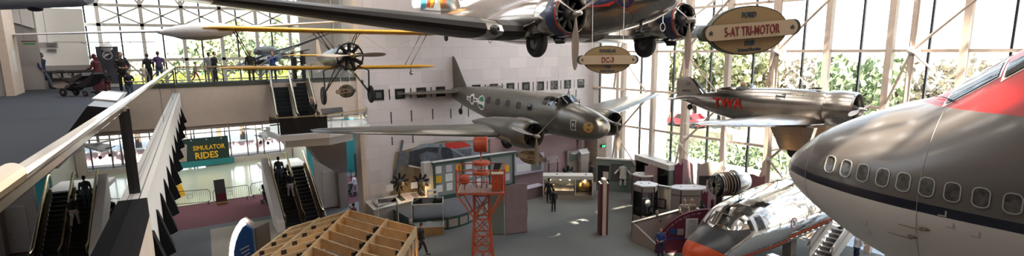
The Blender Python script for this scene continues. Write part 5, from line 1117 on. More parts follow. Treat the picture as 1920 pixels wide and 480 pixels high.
st('trim_pink_backing', MB().ab((19.9, 31.6, 0), (28.4, 31.75, 4.2)), 'pink')
def item(px0, px1, y0, y1, Y, nm, lab, cat, m, depth=.08, lean=0., legs=0):
    p = atY(px0, y1, Y); q = atY(px1, y0, Y); w = q.x-p.x; h = q.z-p.z
    t = thing(nm, lab, cat, (p.x, Y, max(p.z, 0) if not legs else 0)); z0 = p.z if legs else 0
    MB().prism([(0, 0, z0), (w, 0, z0), (w, lean, z0+h), (0, lean, z0+h)], (0, depth, 0)).build('panel', m, t, smooth=False)
    if legs:
        for x in (.1*w, .85*w): MB().bar((x, depth+.02, 0), (x, depth+.02, z0+h*.4), .05, .05).build('leg', 'black', t, smooth=False)
    return t, w, h, z0
t, w, h, z0 = item(1028, 1050, 292, 306, 30.6, 'tilted_panel', 'grey tilted text panel on black legs, left behind the globe case', 'panel', 'mauve', .05, .3, 2)
t, w, h, z0 = item(1064, 1108, 277, 331, 31.3, 'grey_booth', 'grey booth wall with pictures behind the globe case', 'booth', 'taupe', .2)
MB().ab((w*.05, -.03, h*.6), (w*.4, -.01, h*.92)).build('booth_picture', 'greengrey', t, smooth=False); MB().prism([(w*.1, -.04, h*.9), (w*.5, -.04, h*1.), (w*.7, -.04, h*.96), (w*.3, -.04, h*.82)], (0, .01, 0)).build('booth_aircraft_picture', 'paper', t, smooth=False)
t, w, h, z0 = item(1089, 1105, 287, 305, 30.7, 'lit_lectern', 'grey lectern with bright white page, beside the brick pier', 'lectern', 'taupe', .3)
MB().prism([(0, -.05, h), (w, -.05, h), (w, .3, h+.3), (0, .3, h+.3)], (0, 0, .03)).build('lectern_page', 'paper', t, smooth=False); MB().ab((.05, .02, -2), (w-.05, .28, 0)).build('lectern_base', 'taupe', t, smooth=False)
v = atY(1066, 318, 29.9); e_ = thing('black_engine', 'black uncovered engine mass standing behind the globe case', 'engine', (v.x, 29.9, 0), (0, 0, -PI/2))
radial(e_, (.2, 0, 1.1), .75, 9, .6, crank=.45, m='black'); MB().box((0, 0, .5), (.8, 1.2, 1.0)).build('engine_plinth', 'mauve', e_, smooth=False); radial(e_, (-.3, .55, 1.0), .4, 7, .4, crank=.4, m='gunmetal').name = 'accessory_engine'
t, w, h, z0 = item(961, 1020, 285, 330, 31.2, 'lilac_display', 'pale lilac display wall behind the tilted oval sign', 'display', 'lilac', .1)
MB().ab((w*.1, -.04, h*.15), (w*.55, -.01, h*.55)).build('lit_picture', 'paper', t, smooth=False); MB().ab((w*.6, -.04, h*.1), (w*.9, -.01, h*.5)).build('dark_picture', 'greengrey', t, smooth=False)
lp_ = thing('long_plinth', 'long low lilac plinth running from the screens to the globe case', 'plinth', (19.0, 29.2, 0), .1); MB().ab((0, 0, 0), (4.2, .7, .75)).build('plinth_body', 'mauve', lp_, smooth=False); MB().ab((-.03, -.03, .75), (4.23, .73, .8)).build('plinth_top', 'lilac', lp_, smooth=False)
# ================================================================ right-hand exhibits
def wallcase(nm, lab, a, b, h, depth, body='greengrey', roof='offwhite'):
    t = thing(nm, lab, 'display case', (a[0], a[1], 0), math.atan2(b[1]-a[1], b[0]-a[0])); l = math.hypot(b[0]-a[0], b[1]-a[1])
    MB().ab((0, depth-.08, 0), (l, depth, h)).build('back_panel', body, t, smooth=False); MB().ab((0, 0, 0), (l, depth, .28)).build('plinth', body, t, smooth=False)
    MB().ab((-.05, -.05, h-.35), (l+.05, depth+.05, h)).build('roof', roof, t, smooth=False)
    for x in (0, l*.5-.03, l-.06): MB().ab((x, 0, .28), (x+.06, .06, h-.35)).build('mullion', 'taupe', t, smooth=False)
    for i in range(2): MB().ab((.06+l*.5*i, .02, .3), (l*.5*(i+1)-.06, .03, h-.36)).build('glass_pane', 'glass', t, smooth=False)
    for x in (0, l-.05): MB().ab((x, 0, 0), (x+.05, depth, h-.3)).build('end_panel', body, t, smooth=False)
    return t, l
dw = thing('dark_display_wall', 'dark grey display wall with pinned flight suit beside the brick pier', 'display wall', (27.2, 28.6, 0), math.atan2(-2.6, 1.9)); lw_ = 3.15
MB().ab((0, 0, 0), (lw_, .2, 2.35)).build('wall_panel', 'greengrey', dw, smooth=False); MB().ab((-.03, -.05, 2.35), (lw_+.03, .25, 2.45)).build('cap', 'offwhite', dw, smooth=False)
MB().ab((.1, -.02, .35), (.95, 0, 1.9)).build('dark_niche', 'black', dw, smooth=False); MB().ab((1.05, -.02, .75), (2.0, 0, 2.1)).build('grey_niche', 'darkgrey', dw, smooth=False); MB().ab((.5, -.06, .9), (.9, -.03, 1.45)).build('niche_picture', 'beigewall', dw, smooth=False)
MB().ab((2.45, -.03, 1.1), (3.0, -.01, 1.9)).build('photo_panel', 'taupe', dw, smooth=False)
Wd = local((27.2, 28.6, 0), math.atan2(-2.6, 1.9))
fs = thing('flight_suit', 'pale grey flight suit hung with arms spread on the dark display wall', 'suit'); fs.location = Wd@Vector((1.95, -.1, .55)); fs.rotation_euler = (0, 0, math.atan2(-2.6, 1.9))
MB().loft([[Vector((w*math.cos(2*PI*k/14), .06*math.sin(2*PI*k/14), z)) for k in range(14)] for w, z in ((.25, .45), (.24, .7), (.22, .9), (.27, 1.15), (.24, 1.3), (.08, 1.42))]).build('suit_torso', 'offwhite', fs)
for sd in (1, -1):
    MB().tube([(sd*.2, 0, 1.3), (sd*.38, 0, 1.05), (sd*.58, 0, .82)], [.1, .085, .07], 10).build('sleeve', 'offwhite', fs); MB().tube([(sd*.13, 0, .55), (sd*.15, 0, .25), (sd*.15, 0, 0)], [.13, .1, .08], 10).build('trouser_leg', 'offwhite', fs)
wc, l_ = wallcase('mannequin_case', 'long glazed case with white roof and two dressed mannequins inside', (28.0, 25.6), (27.05, 21.9), 3.05, .75)
Wc = local((28.0, 25.6, 0), math.atan2(21.9-25.6, 27.05-28.0))
for i, x in enumerate((1.0, 3.0)): MB().ab((x, .4, 3.05), (x+.12, .52, 3.07)).build('roof_vent', 'darkgrey', wc, smooth=False)
MB().ab((.05, .1, .28), (l_-.05, .66, .75)).build('inner_stage', 'darkgrey', wc, smooth=False)
for x in (.9, 2.6):
    MB().lathe([(0, .06), (.06, .05)], (x, .2, 2.62), 'Z', 10, True).build('downlight', 'lamp', wc); L_ = bpy.data.lights.new('case_lamp_light', 'POINT'); L_.energy = 16; L_.color = (1, .8, .6); L_.shadow_soft_size = .06; lo = bpy.data.objects.new('case_lamp_light', L_); C.objects.link(lo); lo.location = Wc@Vector((x, .2, 2.55))
def mannequin(x, lab, m, hh=1.6):
    t = thing('mannequin', lab, 'mannequin'); t.location = Wc@Vector((x, .42, .75)); t.rotation_euler = (0, 0, math.atan2(21.6-25.5, 27.2-28.15)-PI/2); k = hh/1.7
    MB().tube([(0, 0, .8*k), (0, 0, 1.0*k), (0, 0, 1.25*k), (0, 0, 1.38*k), (0, 0, 1.45*k)], [.15, .13, .18, .14, .05], 12).build('jacket', m, t)
    MB().ball((0, 0, 1.56*k), (.08, .085, .11)).tube([(0, 0, 1.4*k), (0, 0, 1.5*k)], .05, 8).build('head', 'tan', t)
    for sd in (1, -1):
        MB().tube([(0, sd*.17, 1.34*k), (.03, sd*.24, 1.08*k), (.12, sd*.2, .85*k)], [.06, .05, .035], 8).build('sleeve', m, t); MB().tube([(0, sd*.08, .85*k), (0, sd*.09, .45*k), (0, sd*.09, 0)], [.1, .07, .05], 8).build('trouser_leg', 'greypaint', t)
mannequin(.75, 'mannequin in a tan jacket at the left end of the long case', 'tan'); mannequin(2.2, 'mannequin in a dark jacket near the middle of the long case', 'darkgrey'); mannequin(3.15, 'mannequin in a pinkish white dress at the right end of the long case', 'pink')
sc_ = thing('scale_model_table', 'low lit table of small models before the pink-dressed mannequin', 'table'); sc_.location = Wc@Vector((2.9, .22, .75)); sc_.rotation_euler = (0, 0, -1.8); MB().box((0, 0, .55), (.4, 1.2, .06)).build('table_top', 'paper', sc_, smooth=False)
for y in (-.5, .5): MB().box((0, y, .27), (.05, .05, .54)).build('leg', 'black', sc_, smooth=False)
def curved(nm, lab, px, pyb, z, w, h, rz, m, th=.12, shape='round'):
    p = atZ(px, pyb, z); t = thing(nm, lab, 'panel', (p.x, p.y, 0), rz)
    top = [(w*i/12, 0, h-(.28*h*(i/12)**2 if shape == 'round' else .08*math.sin(i*.9))) for i in range(13)]
    MB().prism([(0, 0, 0)]+top+[(w, 0, 0)], (0, th, 0)).build('panel', m, t, smooth=False); MB().ab((0, -.02, 0), (w, 0, .06)).build('toe_rail', 'darkgrey', t, smooth=False); return t
RB = R(-34.6)
curved('pink_panel', 'pink curved panel in front of the long mannequin case', 1210, 310, 2.8, .85, 2.8, RB, 'pink', shape='w')
curved('upright_board', 'maroon upright panel at the right end of the mannequin case', 1266, 308, 3.1, .5, 3.1, RB, 'maroon', shape='w')
t = curved('pink_panel', 'pink quarter-round panel with a small picture, right of the maroon panel', 1277, 297, 3.35, 1.15, 3.35, RB, 'pink')
MB().ab((.45, -.03, 1.6), (.75, -.01, 2.1)).build('panel_picture', 'greypaint', t, smooth=False)
t = curved('cream_panel', 'wide cream panel with dark window opening left of the cutaway engine', 1309, 306, 3.3, 1.55, 3.3, RB, 'taupe', shape='w')
MB().ab((.1, -.03, 1.9), (1.45, -.01, 2.5)).build('dark_opening', 'black', t, smooth=False)
t = curved('pink_panel', 'pink quarter-round panel standing before the cream panel', 1326, 338, 2.5, 1.0, 2.5, RB, 'pink')
MB().ab((.6, -.03, .3), (.8, -.01, .6)).build('panel_picture', 'lilac', t, smooth=False)
curved('upright_board', 'narrow maroon panel behind the woman in dark clothes on the ramp', 1318, 362, 1.9, .3, 1.9, RB, 'maroon', shape='w')

M['maroonrose'] = mat('dusky_rose', (.26, .11, .12), .7); curved('rose_panel', 'dusky rose low curved panel right of the cutaway engine', 1386, 330, 3.05, 1.7, 3.05, RB, 'maroonrose', shape='w')
# hexagonal booths
def hexbooth(lab, cx, cy, r, h, rz, dark=True, sq=1., body='taupe'):
    t = thing('hexagonal_booth', lab, 'display case', (cx, cy, 0), rz)
    P = [(r*math.cos(PI*k/3), r*sq*math.sin(PI*k/3)) for k in range(6)]
    MB().prism([(x, y, 0) for x, y in P], (0, 0, .5)).build('base', body, t, smooth=False)
    MB().prism([(x, y, h-.38) for x, y in P], (0, 0, .34)).build('header', body, t, smooth=False); MB().prism([(x*1.02, y*1.02, h-.04) for x, y in P], (0, 0, .06)).build('roof', 'paper', t, smooth=False)
    for k in range(6):
        a, b = P[k], P[(k+1) % 6]; MB().bar((a[0], a[1], 0), (a[0], a[1], h-.03), .05, .05).build('corner_post', 'black', t, smooth=False)
        MB().bar((*a, h-.38), (*b, h-.38), .03, .03).build('trim_line', 'black', t, smooth=False)
        if dark: MB().prism([(a[0]*.97, a[1]*.97, .5), (b[0]*.97, b[1]*.97, .5), (b[0]*.97, b[1]*.97, h-.38), (a[0]*.97, a[1]*.97, h-.38)], Vector((a[0]+b[0], a[1]+b[1], 0)).normalized()*.01).build('glass_pane', 'glass', t, smooth=False)
        else: MB().prism([(a[0]*.97, a[1]*.97, .5), (b[0]*.97, b[1]*.97, .5), (b[0]*.97, b[1]*.97, h-.38), (a[0]*.97, a[1]*.97, h-.38)], Vector((a[0]+b[0], a[1]+b[1], 0)).normalized()*.02).build('side_panel', body, t, smooth=False)
    for x in (-.35, .3): MB().lathe([(h+.02, .05), (h+.04, .05)], (x*r, .1, 0), 'Z', 10, True).build('roof_vent', 'darkgrey', t)
    if dark: MB().box((0, .2, .95), (r*.8, r*.5, .9)).build('inner_block', 'black', t, smooth=False)
    return t
b1 = atZ(1211, 345, 2.35); hexbooth('glass-sided hexagonal booth with white top at the ramp end, lit inside', b1.x, b1.y, .72, 2.35, R(-34.6))
MBx = thing('lit_model', 'small bright model glowing inside the hexagonal booth', 'model', (b1.x-.1, b1.y-.25, .5)); MB().box((0, 0, .1), (.5, .4, .2)).build('model_base', 'black', MBx, smooth=False); MB().ball((0, -.05, .75), (.2, .15, .22)).build('model_body', 'paper', MBx); MB().tube([(0, 0, .2), (0, 0, .6)], .03, 6).build('model_stand', 'steel', MBx)
L_ = bpy.data.lights.new('booth_lamp_light', 'POINT'); L_.energy = 14; L_.color = (1, .8, .55); L_.shadow_soft_size = .05; lo = bpy.data.objects.new('booth_lamp_light', L_); C.objects.link(lo); lo.location = (b1.x-.35, b1.y-.35, 1.85)
b2_ = atZ(1207, 327, 2.1); hexbooth('smaller hexagonal booth with white top directly behind the glass-sided booth', b2_.x, b2_.y, .75, 2.1, R(-34.6), False, body='mauve')
b3 = atZ(1291, 351, 1.95); hexbooth('wide solid hexagonal booth with white top behind the couple on the ramp', b3.x, b3.y, 1.25, 1.95, R(-34.6), False, .55)
p0, p1 = atZ(1231, 348, 2.2), atZ(1257, 352, 2.2); bp_ = thing('linking_panel', 'taupe panel with framed picture linking the two hexagonal booths', 'panel', (p0.x, p0.y, 0), math.atan2(p1.y-p0.y, p1.x-p0.x)); l = (p1-p0).length
MB().ab((0, 0, 0), (l, .12, 2.2)).build('panel', 'taupe', bp_, smooth=False); MB().ab((-.02, -.03, 2.2), (l+.02, .15, 2.25)).build('panel_cap', 'paper', bp_, smooth=False); MB().ab((.05, -.03, .85), (l*.75, -.01, 1.45)).build('framed_picture', 'black', bp_, smooth=False); MB().ab((.12, -.04, .92), (l*.65, -.03, 1.38)).build('picture', 'mauve', bp_, smooth=False)
# cutaway engine
v = atD(1362, 345, 27.5); ce = thing('cutaway_jet_engine', 'big cutaway engine of dark rings with bright silver end cowl', 'engine', (v.x, v.y, 0), (0, 0, R(-20))); z_ = v.z
MB().lathe([(-.75, .15), (-.75, .5), (-.6, .55), (-.55, .4), (-.45, .55), (-.4, .42), (-.3, .6), (-.25, .45), (-.12, .6), (-.05, .45), (.08, .62), (.15, .45), (.25, .62), (.3, .5), (.3, .1)], (0, 0, z_), 'X', 30).build('engine_core', 'gunmetal', ce)
for i, x in enumerate((-.55, -.42, -.28, -.1, .08, .24)): MB().lathe([(x, .60), (x+.04, .64), (x+.06, .60)], (0, 0, z_), 'X', 30).build('engine_ring', 'tan' if i in (2, 3) else 'steel', ce)
for k in range(14): a = 2*PI*k/14; MB().bar((-.74, .15*math.cos(a), z_+.15*math.sin(a)), (-.74, .5*math.cos(a+.15), z_+.5*math.sin(a+.15)), .02, .1).build('fan_blade', 'steel', ce, smooth=False)
MB().lathe([(.35, .45), (.4, .62), (.8, .6), (1.2, .42), (1.25, .2)], (0, 0, z_+.1), 'X', 26).build('end_cowl', 'steel', ce)
for x in (-.4, .7): MB().bar((x, 0, 0), (x, 0, z_-.4), .1, .3).build('engine_stand', 'black', ce, smooth=False)
MB().ab((-.9, -.6, 0), (1.3, .6, .12)).build('stand_base', 'maroon', ce, smooth=False)
# ramp wall, arch sign, railing
RA, RB_, RC = Vector((21.3, 19.45, 0)), Vector((25.55, 19.4, 0)), Vector((25.9, 18.6, 0))
rw = thing('ramp_wall', 'curving beige ramp wall with steel cap rising behind the maroon arch sign', 'ramp', (21.3, 19.45, 0))
MB().prism([(0, 0, 0), (3.0, -1.2, 0), (3.0, -1.2, 1.58), (0, 0, 1.02)], (.04, .14, 0)).build('wall_panel', 'taupe', rw, smooth=False); MB().prism([(3.0, -1.2, 0), (3.9, -2.5, 0), (3.9, -2.5, 1.58), (3.0, -1.2, 1.58)], (.1, .1, 0)).build('wall_panel', 'taupe', rw, smooth=False)
MB().prism([(.3, .1, .0), (3.0, -1.0, .0), (4.6, -2.2, .0), (5.4, -1.2, 0), (3.2, .6, .0), (.8, .9, 0)], (0, 0, .55)).build('ramp_deck', 'darkcarpet', rw, smooth=False)
MB().prism([(0, 0, 0), (-.15, -2.2, 0), (-.15, -2.2, .1), (0, 0, 1.0)], (.12, 0, 0)).build('wall_panel', 'taupe', rw, smooth=False)
MB().bar((-.05, .07, 1.05), (3.0, -1.13, 1.62), .2, .05).bar((3.0, -1.13, 1.62), (3.9, -2.45, 1.62), .2, .05).build('cap_rail', 'steel', rw, smooth=False)
aw = thing('arch_sign', 'maroon quarter-round sign with blue disc, white notice and curved lettering', 'sign', (20.9, 17.55, 0), R(-31)); 
arcp = [(2.6-2.6*math.cos(PI/2*i/16), 0, 2.25*math.sin(PI/2*i/16)**.9) for i in range(17)]
MB().prism(arcp+[(3.3, 0, 2.25), (3.3, 0, 0)], (0, .14, 0)).build('sign_panel', 'maroon', aw, smooth=False)
lt = MB(); msg = 'Fly the airliner of the early jet age'
for k, ch in enumerate(msg):
    if ch == ' ': continue
    a = PI/2*(.22+.70*k/len(msg)); px_, pz_ = 2.6-2.42*math.cos(a), 2.06*math.sin(a)**.9; d = Vector((math.sin(a)*2.42, 0, math.cos(a)*2.06)).normalized(); text(lt, ch, .14, (px_, -.015, pz_), d, (-d.z, 0, d.x), .008, .9)
lt.build('curved_lettering', 'lilac', aw, smooth=False)
MB().lathe([(-.03, .01), (-.03, .16), (0, .16)], (.85, 0, 1.15), 'Y', 24).build('blue_disc', 'screenblue', aw); MB().ab((1.08, -.03, .95), (1.4, 0, 1.27)).build('small_picture', 'greypaint', aw, smooth=False)
MB().ab((1.5, -.04, .75), (2.12, 0, 1.8)).build('white_notice', 'paper', aw, smooth=False)
for i in range(7): MB().ab((1.6, -.05, 1.0+i*.09), (2.02, -.04, 1.02+i*.09)).build('notice_text_line', 'greypaint', aw, smooth=False)
text(MB(), 'AMERICA', .1, (1.81, -.045, 1.63), (1, 0, 0), (0, 0, 1), .005, .9).build('notice_heading', 'black', aw, smooth=False)
MB().prism([(2.25, -.02, .95), (2.6, -.25, .95), (2.7, -.25, 1.5), (2.4, -.02, 1.5)], (0, .03, 0)).build('tilted_leaflet', 'lilac', aw, smooth=False)
for i in range(6): MB().ab((.6+i*.15, -.02, .72+.02*(i % 2)), (.72+i*.15, 0, .8)).build('blue_text_line', 'screenblue', aw, smooth=False)
v = atZ(1306, 400, 1.5); sh = thing('curved_shield', 'curved clear plastic shield beside the blonde woman at the ramp end', 'shield', (v.x, v.y, 0), R(-20)); MB().loft([[Vector((.35*math.cos(a), .35*math.sin(a), z)) for a in (R(200+i*12) for i in range(9))] for z in (.6, 1.1, 1.7)], closed=False).build('shield_panel', 'frost', sh); MB().tube([(-.3, 0, 0), (-.3, 0, .7)], .03, 6).build('shield_post', 'steel', sh)
# stairs beside the jumbo nose
sx0, sz0, nst = 28.3, 1.19, 7
stt = thing('access_stairs', 'metal stairs with small amber tread lights between the polished nose and the jumbo', 'stairs', (26.4, 11.6, 0))
for i in range(nst):
    x = sx0-26.4-.26*(i+1); z = sz0-.17*(i+1)
    tr = MB().ab((x, 0, max(z-.04, .0)), (x+.28, .95, z)).build('tread', 'greypaint', stt, smooth=False); MB().ab((x+.25, 0, max(z-.04, 0)), (x+.27, .95, z+.17)).build('riser', 'darkgrey', stt, smooth=False)
    MB().ball((x+.06, .93, z+.05), .03, 8, 6).build('tread_light', 'bulb', stt)
MB().ab((sx0-26.4, -.1, sz0-.1), (sx0-26.4+1.3, 1.6, sz0)).build('landing', 'greypaint', stt, smooth=False)
for y in (-.06, 1.0):
    a, b = (sx0-26.4-1.95, y, .0), (sx0-26.4+.1, y, sz0)
    MB().prism([a, b, (b[0], y, b[2]+.95), (a[0], y, .95)], (0, .05, 0)).build('side_panel', 'offwhite', stt, smooth=False)
    MB().tube([(a[0]-.25, y+.02, .75), (a[0]-.05, y+.02, .95), (b[0], y+.02, b[2]+.98), (b[0]+1.2, y+.02, b[2]+.98)], .04, 8).build('handrail', 'steel', stt)
    MB().tube([(a[0]-.2, y-.06, .55), (b[0], y-.06, b[2]+.7)], .03, 8).build('lower_rail', 'steel', stt)
stt['category'] = 'stairs'
px_ = atZ(1645, 452, 0); mp_ = thing('maroon_block', 'dark maroon low block on the floor under the jumbo nose', 'block', (px_.x, px_.y, 0), R(-34)); MB().prism([(-.6, 0, 0), (.6, .0, 0), (.65, 0, .55), (-.6, 0, .85)], (0, .5, 0)).build('block_body', 'maroon', mp_, smooth=False); MB().prism([(-.62, -.02, .85), (.67, -.02, .55), (.67, .52, .55), (-.62, .52, .85)], (0, 0, .03)).build('block_top', 'mauve', mp_, smooth=False)
px_ = atZ(1652, 470, 0); fr_ = thing('floor_railing', 'short black floor railing under the jumbo nose at the window', 'railing', (px_.x, px_.y, 0), R(-60))
MB().tube([(0, 0, 0), (0, 0, 1.0), (1.6, 0, 1.0), (1.6, 0, 0)], .035, 8).build('rail', 'black', fr_); MB().tube([(0, 0, .5), (1.6, 0, .5)], .025, 6).build('mid_rail', 'black', fr_)
px_ = atZ(1450, 478, 2.0); jb = thing('metal_box', 'small square metal box at the skirt of the polished nose', 'box', (px_.x, px_.y, 0), R(-10)); MB().box((0, 0, 1.9), (.35, .35, .18)).build('box_body', 'steel', jb, smooth=False); MB().box((0, 0, .9), (.1, .1, 1.8)).build('box_post', 'greypaint', jb, smooth=False)

# ================================================================ left balcony furniture
v = atZ(165, 240, BAL); rr = thing('reading_rail', 'black-sided reading desk with bright white slanted page behind the handrail', 'desk', (0, 12.0, BAL), 0)
MB().prism([(-1.3, -1.3, 0), (-.3, -1.3, 0), (-.3, -1.3, .84), (-.64, -1.3, .9)], (.15, 4.2, 0)).build('desk_body', 'black', rr, smooth=False)
MB().prism([(-.64, -.1, .91), (-.29, -.1, .85), (-.21, 2.1, .85), (-.56, 2.1, .91)], (0, 0, .025)).build('white_page', 'paper', rr, smooth=False)
v = atZ(90, 163, BAL); bc = thing('low_showcase', 'long dark low showcase with framed panels under the white screen wall', 'showcase', (-3.6, 35.2, BAL)); MB().ab((0, 0, .42), (2.0, .5, .8)).build('showcase_body', 'black', bc, smooth=False); MB().ab((-.05, -.05, .8), (2.1, .6, .88)).build('showcase_top', 'darkgrey', bc, smooth=False)
for i in range(4): MB().ab((.3+i*.42, -.02, .52), (.62+i*.42, 0, .74)).build('showcase_picture', 'greypaint', bc, smooth=False)
for x in (.1, 1.85): MB().ab((x, .1, 0), (x+.08, .4, .42)).build('leg', 'black', bc, smooth=False)
MB().ab((0, .25, 0), (2.0, .3, .42)).build('lower_back', 'beigewall', bc, smooth=False)
for px, py, l, m in ((2, 165, 'red cabinet at the far left edge beside the cream pier', 'red'), (66, 157, 'dark red fire cabinet against the grey wall behind the backpack man', 'red')):
    v = atZ(px, py, BAL); rc = thing('fire_cabinet', l, 'cabinet', (v.x, min(v.y, 34.8), BAL)); MB().ab((-.3, -.2, .25), (.3, 0, 1.0)).build('cabinet_body', m, rc, smooth=False); MB().ab((-.32, -.22, 0), (.32, 0, .25)).build('cabinet_base', 'black', rc, smooth=False); MB().ab((-.1, -.215, .65), (.1, -.2, .9)).build('cabinet_label', 'paper', rc, smooth=False)
bs_ = thing('pull_up_banner', 'dark pull-up banner with white bird emblem before the upper windows', 'banner', (atZ(208, 166, BAL).x, 34.9, BAL), R(-15)); 
M['bannergrey'] = mat('banner_slate', (.055, .06, .08), .6); MB().ab((-.48, 0, .15), (.48, .03, 2.05)).build('banner_sheet', 'bannergrey', bs_, smooth=False); MB().ab((-.5, -.1, 0), (.5, .12, .15)).build('banner_base', 'offwhite', bs_, smooth=False)
rg_ = MB().tube([(.2*math.cos(a), -.012, 1.6+.2*math.sin(a)) for a in (2*PI*k/24 for k in range(25))], .02, 6, cap=False).build('emblem_ring', 'paper', bs_); MB().prism([(-.15, -.02, 1.5), (.15, -.02, 1.68), (.02, -.02, 1.7), (-.12, -.02, 1.66)], (0, .01, 0)).build('emblem_bird', 'paper', rg_, smooth=False)
for px, py, l, w, h, Y in ((46, 80, 'pale hanging sign with green mark beside the cream pier', .95, .3, 33.8), (90, 85, 'grey sign with square symbols on the edge of the white wall', .75, .28, 35.7)):
    v = atY(px, py, Y); hs = thing('hanging_sign', l, 'sign', v); MB().ab((-w/2, -.06, -h/2), (w/2, .06, h/2)).build('sign_box', 'taupe' if px == 46 else 'greypaint', hs, smooth=False)
    MB().ab((-.05, -.07, -h*.3), (w*.4, -.06, -h*.05)).build('sign_mark', 'kelly' if px == 46 else 'darkgrey', hs, smooth=False); MB().ab((-w*.1, -.07, h*.12), (w*.45, -.06, h*.3)).build('sign_text_band', 'darkgrey', hs, smooth=False); MB().tube([(0, 0, h/2), (0, 0, 4.5)], .012, 5).build('sign_hanger', 'steel', hs)
v = atY(97, 95, 35.9); tg = thing('small_label_plate', 'small grey label plate on the white screen wall below the symbol sign', 'plate', v); MB().ab((-.18, -.03, -.07), (.18, .05, .07)).build('plate', 'taupe', tg, smooth=False)
# double stroller on the balcony
def wheel_s(t, c, r, w=.05): return wheel(t, c, r, w, 'stroller_wheel', hubr=.3, hubm='greypaint')
v = atZ(150, 180, BAL); sr = thing('double_stroller', 'black two-seat stroller pushed across the balcony carpet', 'stroller', (v.x, v.y, BAL), R(-42)); 
for x, r in ((.55, .12), (-.45, .17)):
    for y in (-.28, .28): wheel_s(sr, (x, y, r), r)
for y in (-.26, .26): MB().tube([(-.45, y, .17), (.1, y, .55), (.35, y, .62)], .02, 6).tube([(.55, y, .12), (-.1, y, .5), (-.75, y, .95), (-.85, y, 1.02)], .02, 6).build('stroller_frame', 'gunmetal', sr)
MB().tube([(-.85, -.26, 1.02), (-.88, 0, 1.03), (-.85, .26, 1.02)], .022, 6).build('push_bar', 'black', sr)
MB().prism([(.75, -.24, .5), (.35, -.24, .35), (.1, -.24, .42), (.25, -.24, .5), (.6, -.24, .7), (.98, -.24, .95), (1.0, -.24, .88)], (0, .48, 0)).build('front_seat', 'black', sr, smooth=False)
MB().prism([(-.05, -.24, .75), (.45, -.24, .95), (.5, -.24, .82), (.1, -.24, .62), (-.3, -.24, .55), (-.45, -.24, .75)], (0, .48, 0)).build('rear_seat', 'darkgrey', sr, smooth=False)
MB().ball((-.2, 0, .35), (.38, .25, .16)).build('storage_basket', 'black', sr)
def stroller(lab, px, py, z, rz):
    v = atZ(px, py, z); t = thing('stroller', lab, 'stroller', (v.x, v.y, z), rz)
    for x, r in ((.4, .1), (-.3, .15)):
        for y in (-.25, .25): wheel_s(t, (x, y, r), r)
    for y in (-.23, .23): MB().tube([(-.3, y, .15), (.1, y, .5)], .018, 6).tube([(.4, y, .1), (0, y, .5), (-.55, y, 1.0)], .018, 6).build('stroller_frame', 'gunmetal', t)
    MB().prism([(.4, -.2, .35), (.0, -.2, .4), (-.25, -.2, .85), (-.18, -.2, .9), (.05, -.2, .55), (.42, -.2, .5)], (0, .4, 0)).build('seat', 'black', t, smooth=False); MB().ball((0, 0, .25), (.28, .2, .1)).build('basket', 'darkgrey', t); MB().tube([(-.55, -.23, 1.0), (-.55, .23, 1.0)], .02, 6).build('push_bar', 'black', t)
stroller('dark stroller held by the woman in grey near the teal wall', 655, 368, 0, R(200)); stroller('dark stroller in front of the man at the left side of the lower escalator', 502, 382, 0, R(-70))
# ================================================================ people
def limb(mb, pts, rr, n=10, flat=1.): return mb.tube(pts, rr, n, True, flat)
def hand(mb, w, d, side, k, palm=None):
    """palm, four curled fingers of different lengths, thumb leaving the side of the palm"""
    d = Vector(d).normalized(); pn = Vector(palm or (0, -side, 0)); a = d.cross(pn).normalized(); w = Vector(w)
    mb.tube([w, w+d*.03*k, w+d*.08*k], [.024*k, .034*k, .036*k], 8, True, .5)
    for i, l in enumerate((.062, .072, .068, .052)):
        b = w+d*.078*k+a*(i-1.5)*.019*k; mb.tube([b, b+d*l*.45*k+pn*.006*k, b+d*l*.78*k+pn*.022*k, b+d*l*.85*k+pn*.04*k], [.009*k, .0085*k, .008*k, .006*k], 6)
    b = w+d*.03*k-a*.03*k; mb.tube([b, b+d*.025*k-a*.018*k+pn*.01*k, b+d*.055*k-a*.018*k+pn*.025*k], [.012*k, .010*k, .007*k], 6)
def solid(mb, vox=.014):
    me = bpy.data.meshes.new('body'); me.from_pydata([tuple(v) for v in mb.v], [], mb.f)
    bm = bmesh.new(); bm.from_mesh(me); bmesh.ops.recalc_face_normals(bm, faces=bm.faces); bm.to_mesh(me); bm.free()
    o = bpy.data.objects.new('body', me); C.objects.link(o); r = o.modifiers.new('r', 'REMESH'); r.mode = 'VOXEL'; r.voxel_size = vox; s = o.modifiers.new('s', 'SMOOTH'); s.factor = .5; s.iterations = 3
    e = bpy.data.meshes.new_from_object(o.evaluated_get(bpy.context.evaluated_depsgraph_get())); bpy.data.objects.remove(o); bpy.data.meshes.remove(me)
    out = MB(); out.add([v.co.copy() for v in e.vertices], [tuple(p.vertices) for p in e.polygons]); bpy.data.meshes.remove(e); return out
